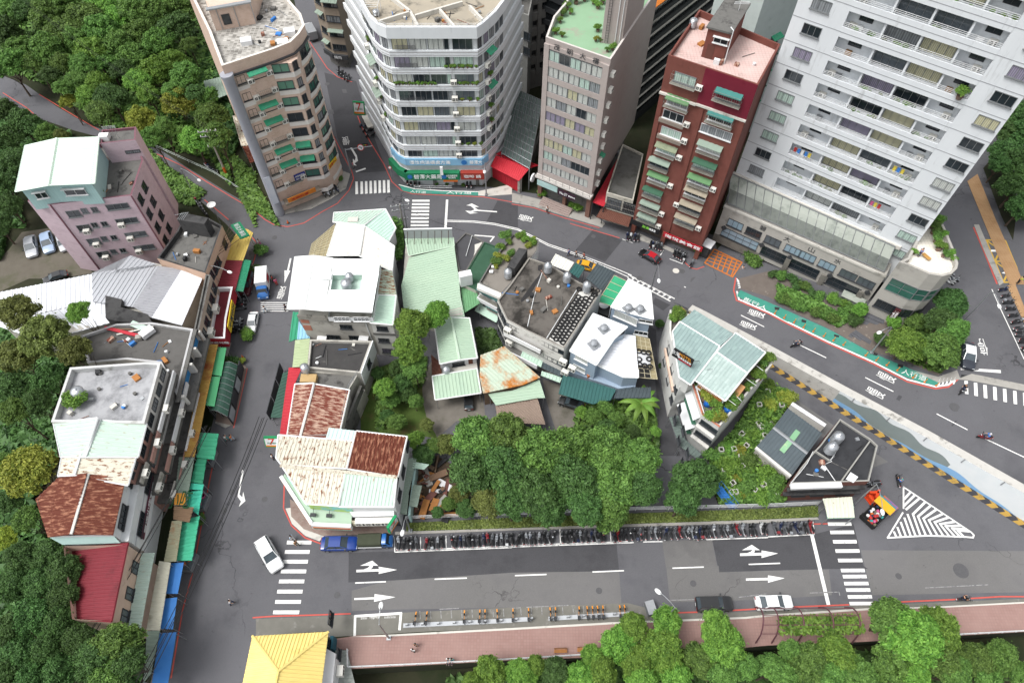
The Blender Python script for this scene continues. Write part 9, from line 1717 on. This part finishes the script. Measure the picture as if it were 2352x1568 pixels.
for x,y,rd,li,l in ((1260,510,135,0,'big dark tree against the rounded podium end'),(1200,640,110,0,'dark tree in front of the podium steps'),(960,790,135,2,'bright broad leaved tree above the green walkway end'),(1180,840,140,1,'mid green tree at the tip of the podium garden'),(1260,720,115,1,'mid green tree between dark tree and waiting car'),(870,640,62,2,'rounded bright bush by the podium entrance'),(1015,640,72,1,'rounded green bush under the podium end'),(640,560,58,2,'rounded bright bush left of the podium steps'),(780,760,55,0,'dark bush beside the lamp on the steps')):
    q=PR((8,x,y)); T(8,x,y,rd,li,l,4.2 if rd>80 else 1.5,zb=q.z)
for x,y,rd in ((1640,1050,120),(1720,1120,120),(1700,1300,130),(1740,1430,120),(1600,1130,90),(1780,950,140),(1640,900,100),(1700,770,120),(1950,1150,140),(2000,1400,140),(1900,1300,120),(2200,1250,150),(2150,1500,140),(1980,980,130)): T(4,x,y,rd,0,'dark tree at the right edge beyond the orange path',4,'dark trees beyond the orange path',4.0)
rb='leafy tree on the river bank below the promenade'
for r_,x,y,rd,li in ((10,1620,1490,130,2),(10,1500,1570,100,2),(11,60,1500,120,2),(11,300,1490,110,0),(11,170,1440,80,2),(11,480,1540,120,2),(11,620,1470,130,2),(11,560,1380,90,2),(11,1120,1500,150,2),(11,1300,1400,130,1),(11,1620,1470,110,1),(12,60,1480,130,1),(12,280,1440,150,1),(12,480,1380,150,2),(12,620,1510,130,1),(12,1000,1510,150,2),(12,1300,1490,120,1),(12,1450,1410,120,1),(12,1620,1390,130,1),(12,1740,1500,120,1),(12,1520,1560,120,1),(12,160,1350,100,1),(12,430,1530,130,1),(11,900,1550,120,2)):
    if rd: T(r_,x,y,rd,li,rb,9,'trees on the river bank',-5)
for r_,x,y,rd,li,l,h in ((11,740,1290,150,2,'bright tree left of three overhanging the promenade benches',9),(11,840,1170,100,2,'bright tree tip reaching the right end of the bicycle docks',10),(11,1060,1150,125,2,'bright tree in front of the grey cabinet',10),(11,1050,1330,160,2,'pale tipped tree, middle of those overhanging the promenade',10),(11,870,1430,140,2,'lower bright tree beside the promenade railing',9),(11,1400,1180,135,2,'bright tree overhanging the black estate car',11),(11,1470,1310,150,2,'bright round tree below the black estate car',10),(11,1460,1480,150,1,'bright tree at the bottom edge below the estate car',9),(12,850,1130,175,1,'large tree covering the bottom of the right zebra crossing',11),(12,1000,1250,210,2,'largest tree over the promenade on the right',11),(12,1190,1200,140,2,'right flank tree of the large promenade tree',10),(12,880,1420,190,1,'large mid green tree at the bottom edge on the right',9),(12,1150,1400,160,1,'tree below the large promenade tree at right',9)): T(r_,x,y,rd,li,l,h,zb=-5)
# shrubs, hedges and beds
for i,(x,y) in enumerate(((70,495),(115,510),(165,535),(215,555),(330,605),(385,625),(440,652))): shrub(None,0,1,'clipped round shrub in the row behind the green walkway',v=1,group='clipped shrubs behind the green walkway',pos=PR((8,x,y),.05),rm=1.2)
for i,(x,y,li) in enumerate(((190,410,0),(245,430,1),(300,465,0),(350,490,1),(420,500,2),(470,520,1),(520,550,2),(560,590,1),(500,600,1),(150,370,0),(90,350,1),(30,330,0),(600,640,0),(560,660,0))): shrub(None,0,li,'leafy shrub in the podium garden bed',v=i%3,group='shrubs of the podium garden',pos=PR((8,x,y),.05),rm=1.2)
for p,r_,li,l in (((16,1500,900),2.0,1,'big round bush beside the red door mat'),((14,1335,330),1.3,2,'round potted bush in front of the white saloon'),((13,1545,715),1.4,1,'round bush on the west street by the person in white'),((13,1475,1000),1.2,1,'bush between the delivery truck and the red car'),((14,1120,680),1.4,0,'dark bush at the top of the bus shelter'),((14,1265,650),.7,3,'yellow plant at the tip of the bus shelter'),((3,205,1340),1.1,2,'bush left of the narrow tower porch'),((3,425,1420),1.1,2,'leafy bush at the right of the narrow tower porch'),((3,465,1450),1.2,2,'tall leafy bush at the kerb by the narrow tower'),((16,800,740),1.0,1,'bush beside the lamp under the red shop sign'),((15,735,1260),.9,1,'potted bush beside the turquoise stall'),((2,590,1240),.7,1,'small potted bush on the tan block forecourt'),((2,1240,1270),.6,1,'white planter bush at the pharmacy arcade'),((2,1320,1272),.5,1,'slim potted shrub at the pharmacy arcade'),((2,1430,1280),.5,1,'slim potted shrub right of the pharmacy door')): shrub(p,0,li,l,.1,1,rm=r_)
BANK='green bank vegetation beside the hill lane'
gd=random.Random(5)
def inpoly(p,q):
    c=False
    for i in range(len(q)):
        a,b=q[i-1],q[i]
        if (a[1]>p[1])!=(b[1]>p[1]) and p[0]<(b[0]-a[0])*(p[1]-a[1])/(b[1]-a[1])+a[0]: c=not c
    return c
def cover(name,polys,n,size,li,z=.15,hz=.5,ramp=False):
    mb=MB()
    for pl_ in polys:
        q=[px(p) for p in pl_]; x0,x1=min(p[0] for p in q),max(p[0] for p in q); y0,y1=min(p[1] for p in q),max(p[1] for p in q); k=0
        while k<n:
            u,v_=gd.uniform(x0,x1),gd.uniform(y0,y1)
            if not inpoly((u,v_),q): continue
            k+=1; c=PR((u,v_)) if ramp else P((u,v_)); c.z+=z+hz*gd.random(); a=V((gd.gauss(0,1),gd.gauss(0,1),gd.gauss(0,.4))).normalized(); b=a.cross(V((gd.gauss(0,.4),gd.gauss(0,.4),1))).normalized(); s=size*(.5+gd.random()); mb.add([c-a*s,c+b*s*.5,c+a*s,c-b*s*.5],[(0,1,2,3)])
    return tag(mb.build(name,LEAF[li]),kind='stuff')
cover('undergrowth',[RG(1,0,0,1400,0,1480,500,1560,900,1600,1300,1450,1100,1050,1010,700,860,330,600,0,470)],15000,.55,1,.1,1.2)
cover('undergrowth',[RG(1,0,700,340,880,500,940,150,1050,100,1350,180,1568,0,1568),RG(5,0,0,40,0,0,230),RG(5,0,700,600,900,480,950,360,1340,440,1568,0,1568),RG(9,0,0,430,0,240,300,340,600,470,620,600,1120,900,1180,1020,1500,900,1620,-60,1620)],6000,.55,0,.1,1.0)
cover('undergrowth',[RG(1,1000,1000,1150,1150,1420,1330,1330,1420,1240,1400,1150,1250),RG(1,1590,1050,1762,1200,1762,1568,1650,1350),RG(2,0,1280,80,1400,160,1560,0,1450)],1500,.4,1,.05,.6)
cover('garden_plants',[RG(6,830,1000,1000,900,1180,900,1150,1080,1000,1200,860,1250)+RG(6,900,1450,830,1400)],2500,.35,1,.05,.5); cover('garden_plants',[RG(7,430,1230,960,1180,1010,1420,1000,1568,430,1568)],3000,.4,1,.05,.7); cover('garden_plants',[RG(6,1510,700,1640,700,1700,830,1540,900)],700,.35,0,.05,.6)
cover('garden_plants',[[(1690,985),(1740,890),(1765,888),(1815,915),(1760,1000),(1720,1080),(1810,1130),(1795,1160),(1650,1160),(1625,1050)]],9000,.26,1,.1,1.6); cover('garden_plants',[[(1690,985),(1740,890),(1765,888),(1815,915),(1740,1060),(1800,1150),(1650,1150)]],2600,.26,2,.3,1.9)
cover('verge_grass',[RG(10,1040,470,1766,432)+RG(11,1766,370)+RG(12,340,350,345,420)+RG(11,1766,436)+RG(10,1766,498,1040,518)],9000,.16,4,.1,.15); cover('bed_plants',[RG(8,60,470,320,600,480,690,560,640,300,490,60,390)],2500,.3,1,.05,.5,True); cover('bank_plants',[RG(8,960,640,1120,640,1330,900,1170,1000,900,890,850,820)],3500,.4,1,.05,.8,True)
cover('river_bank_plants',[RG(10,1300,1500,1766,1450)+RG(12,1766,1260,1766,1640)+RG(10,1300,1640)],9000,.6,0,-4.9,1.5)
cover('pergola_vines',[RG(12,20,1140,560,1130,600,1260,20,1270)],1200,.22,2,2.6,.7); cover('balcony_vines',[RG(18,70,400,200,470,215,780,190,950,100,950,70,650)],1600,.25,1,2.0,1.5)
# banana plant
q=P((7,872,1265),.0); bn=empty('banana_plant',q,'banana plant with long arching leaves beside the alley','plant'); b=MB(); b.tube([q,q+V((0,0,2.6))],[.22,.14],8); b.build('stem',mat('banana_stem','6f7a3f'),bn)
for i in range(11):
    a=i*.58+.2; L=2.6+.8*gd.random(); d=V((math.cos(a),math.sin(a),0)); s=V((-d.y,d.x,0)); b=MB(); vs=[]; n=8
    for j in range(n+1):
        t=j/n; c=q+d*L*t+V((0,0,2.5+1.1*math.sin(t*2.2)-.9*t*t)); w_=.42*math.sin(math.pi*min(1,.12+t*.85))+.02; vs+=[c-s*w_-V((0,0,.1)),c,c+s*w_-V((0,0,.1))]
    b.add(vs,[f for j in range(n) for f in ((3*j,3*j+1,3*j+4,3*j+3),(3*j+1,3*j+2,3*j+5,3*j+4))]); b.build('leaf',LEAF[2],bn)
# garden pots and planters between the slate house and the motel
PW=mat('planter_white','d0d0cc','b0aea6',2,.6)
for i in range(26):
    while True:
        u,v_=gd.uniform(1625,1905),gd.uniform(885,1155)
        if inpoly((u,v_),[(1690,985),(1740,890),(1765,888),(1815,915),(1740,1060),(1790,1130),(1780,1150),(1660,1150),(1630,1060)]): break
    q=P((u,v_),.1); e=empty('planter_box',q,'white square planter box half buried in the kitchen garden','planter','white planter boxes in the kitchen garden',gd.random()); b=MB(); s=.3
    for dx,dy,w_,d_ in ((-s,0,.07,.66),(s,0,.07,.66),(0,-s,.66,.07),(0,s,.66,.07)): b.box((q.x+dx,q.y+dy,1.75),(w_,d_,.5))
    b.build('rim',PW,e,q); b=MB(); b.box((q.x,q.y,.9),(.55,.55,1.7)); b.build('earth',SOIL,e,q)
for i in range(38):
    while True:
        u,v_=gd.uniform(1625,1905),gd.uniform(880,1158)
        if inpoly((u,v_),[(1690,985),(1740,890),(1765,888),(1815,915),(1740,1060),(1795,1130),(1790,1155),(1655,1155),(1628,1055)]): break
    shrub((u,v_),0,gd.choice((1,1,1,2,2,3)),'leafy shrub growing in the kitchen garden beside the motel',.9,i%3,'shrubs of the kitchen garden',rm=.7+1.0*gd.random())
rd_=empty('rubble_pile',P((10,1230,180),.1),'heaps of planks, bricks and broken furniture in the dirt lot behind the store','rubble')
for i in range(46):
    q=P((10,gd.uniform(1090,1330),gd.uniform(40,420)),.15); b=MB(); b.box(q+V((0,0,gd.random()*.4)),(gd.choice((.5,1.8,2.6)),gd.choice((.2,.5,.9)),.12+.3*gd.random()),gd.random()*3); b.build(gd.choice(('plank','brick_stack','board')),gd.choice((WD,mat('old_wood','6b5443'),CONC,WHITE,BRICKW,mat('plank_wall','6d5a4a'),DARKM)),rd_)
for x,y,rd,li in ((1420,130,70,0),(1400,260,75,4),(1330,330,60,1),(1250,390,45,0),(1450,360,70,0)): T(10,x,y,rd,li,'shrubby tree at the edge of the dirt lot behind the store',2.2,'shrubby trees round the dirt lot')
for x,y,rd,li in ((980,960,80,0),(930,1180,70,1),(1040,1140,75,0),(960,1330,70,1),(1180,1350,60,4),(1230,1500,70,1),(1150,1560,80,0),(830,1000,60,0),(880,1430,50,1)): T(6,x,y,rd,li,'low dark tree filling the garden behind the rust red roof',2.6,'low trees of the middle garden')
st=empty('stair',P((12,-120,280)),'bright blue steel stair at the corner of the kitchen garden fence','stair'); b=MB(); A,B=P((11,1400,195),4.0),P((11,1520,350),.2)
[b.tube([A+V((x,0,0)),B+V((x,0,0))],.08,5) for x in (-.6,.6)]; [b.box(A.lerp(B,t/9),(1.2,.35,.06)) for t in range(10)]; b.build('flight',mat('stair_blue','2f6fb5','3a7cc4',1,.5),st); b=MB(); [b.tube([A+V((x,0,1)),B+V((x,0,1))],.04,4) for x in (-.6,.6)]; [b.tube([A.lerp(B,t/4)+V((x,0,0)),A.lerp(B,t/4)+V((x,0,1))],.03,4) for t in range(5) for x in (-.6,.6)]; b.build('handrail',_M['stair_blue'],st)

# small loose things on the roofs, and sheds behind the tan block
def clutter(label,poly,z,n):
    q=[px(p) for p in poly]; e=None
    while n:
        u,v_=gd.uniform(min(p[0] for p in q),max(p[0] for p in q)),gd.uniform(min(p[1] for p in q),max(p[1] for p in q))
        if not inpoly((u,v_),q): continue
        n-=1; c=P((u,v_),z); e=e or empty('roof_clutter',c,label,'clutter'); b=MB(); k=gd.random(); a=gd.random()*6
        if k<.4: d=V((math.cos(a),math.sin(a),0))*gd.uniform(.8,2.6); b.tube([c+V((0,0,.08)),c+d+V((0,0,.08))],.05,4); nm='pipe'
        elif k<.8: h_=gd.uniform(.12,.6); b.box(c+V((0,0,h_/2)),(gd.uniform(.3,1.1),gd.uniform(.3,.8),h_),a); nm='box'
        else: b.lathe([(.2,0),(.24,.35),(.05,.38)],c=c,n=9); nm='bucket'
        b.build(nm,gd.choice((FRAMEW,GALV,CONCL,CONCD,DARKM,WD,CANVB,RUSTR)),e)
clutter('loose pipes and boxes scattered on the grey brick roof of the tan block',RG(2,10,60,200,40,270,200,200,280,20,340),28.4,16)
clutter('loose pipes and boxes scattered on the beamed roof of the white rounded block',RG(2,860,100,1100,60,1640,40,1520,170,900,170),30.2,20)
clutter('odds and ends lying on the pink tiled roof of the red block',RG(3,1130,350,1280,120,1800,330,1680,540),33.1,12)
clutter('odds and ends lying on the sunken roof of the peach building',RG(13,250,800,450,450,900,430,760,900),7.3,12)
clutter('bricks and pipes lying on the grey mouldy terrace',RG(5,680,780,1240,740,1180,1000,900,880),7.85,14)
clutter('bricks and pipes lying on the white parapet terrace',RG(5,520,1000,1040,980,960,1300,430,1300),11.4,16)
clutter('pipes and rubbish lying on the stained roof beside the tyres',RG(21,450,600,640,360,1000,560,760,1000),8.65,18)
clutter('rubbish lying on the black mould stained flat roof',RG(19,450,1270,980,1270,880,1500,440,1480),5.9,9)
clutter('boxes and pipes on the terrace of the pink block',RG(1,740,1150,960,1120,890,1320,700,1310),14.7,9)
clutter('bits of debris lying on the black tarred roof',RG(17,1250,480,1600,720,1250,1200,700,1200,1000,800),5.7,12)
for a,m_,l_ in (((1600,800,1690,770,1752,1000,1660,1005),RUSTW,'cream rusty shed roof beside the tan block and the hillside'),((1670,1010,1770,990,1790,1095,1722,1122),RUSTD,'dark rust shed roof at the rear foot of the tan block'),((1400,560,1560,520,1600,640,1440,700),GREYGR,'grey shed roof in the trees behind the tan block')): canopy('shed_roof',l_,1,2.8,a,m_,(0,3),cat='shed')
cover('undergrowth',[RG(1,1380,300,1540,480,1600,760,1650,1000,1560,1150,1380,900),RG(4,1420,880,1800,860,1800,1568,1640,1568,1480,1200)],5000,.45,0,.1,.9)
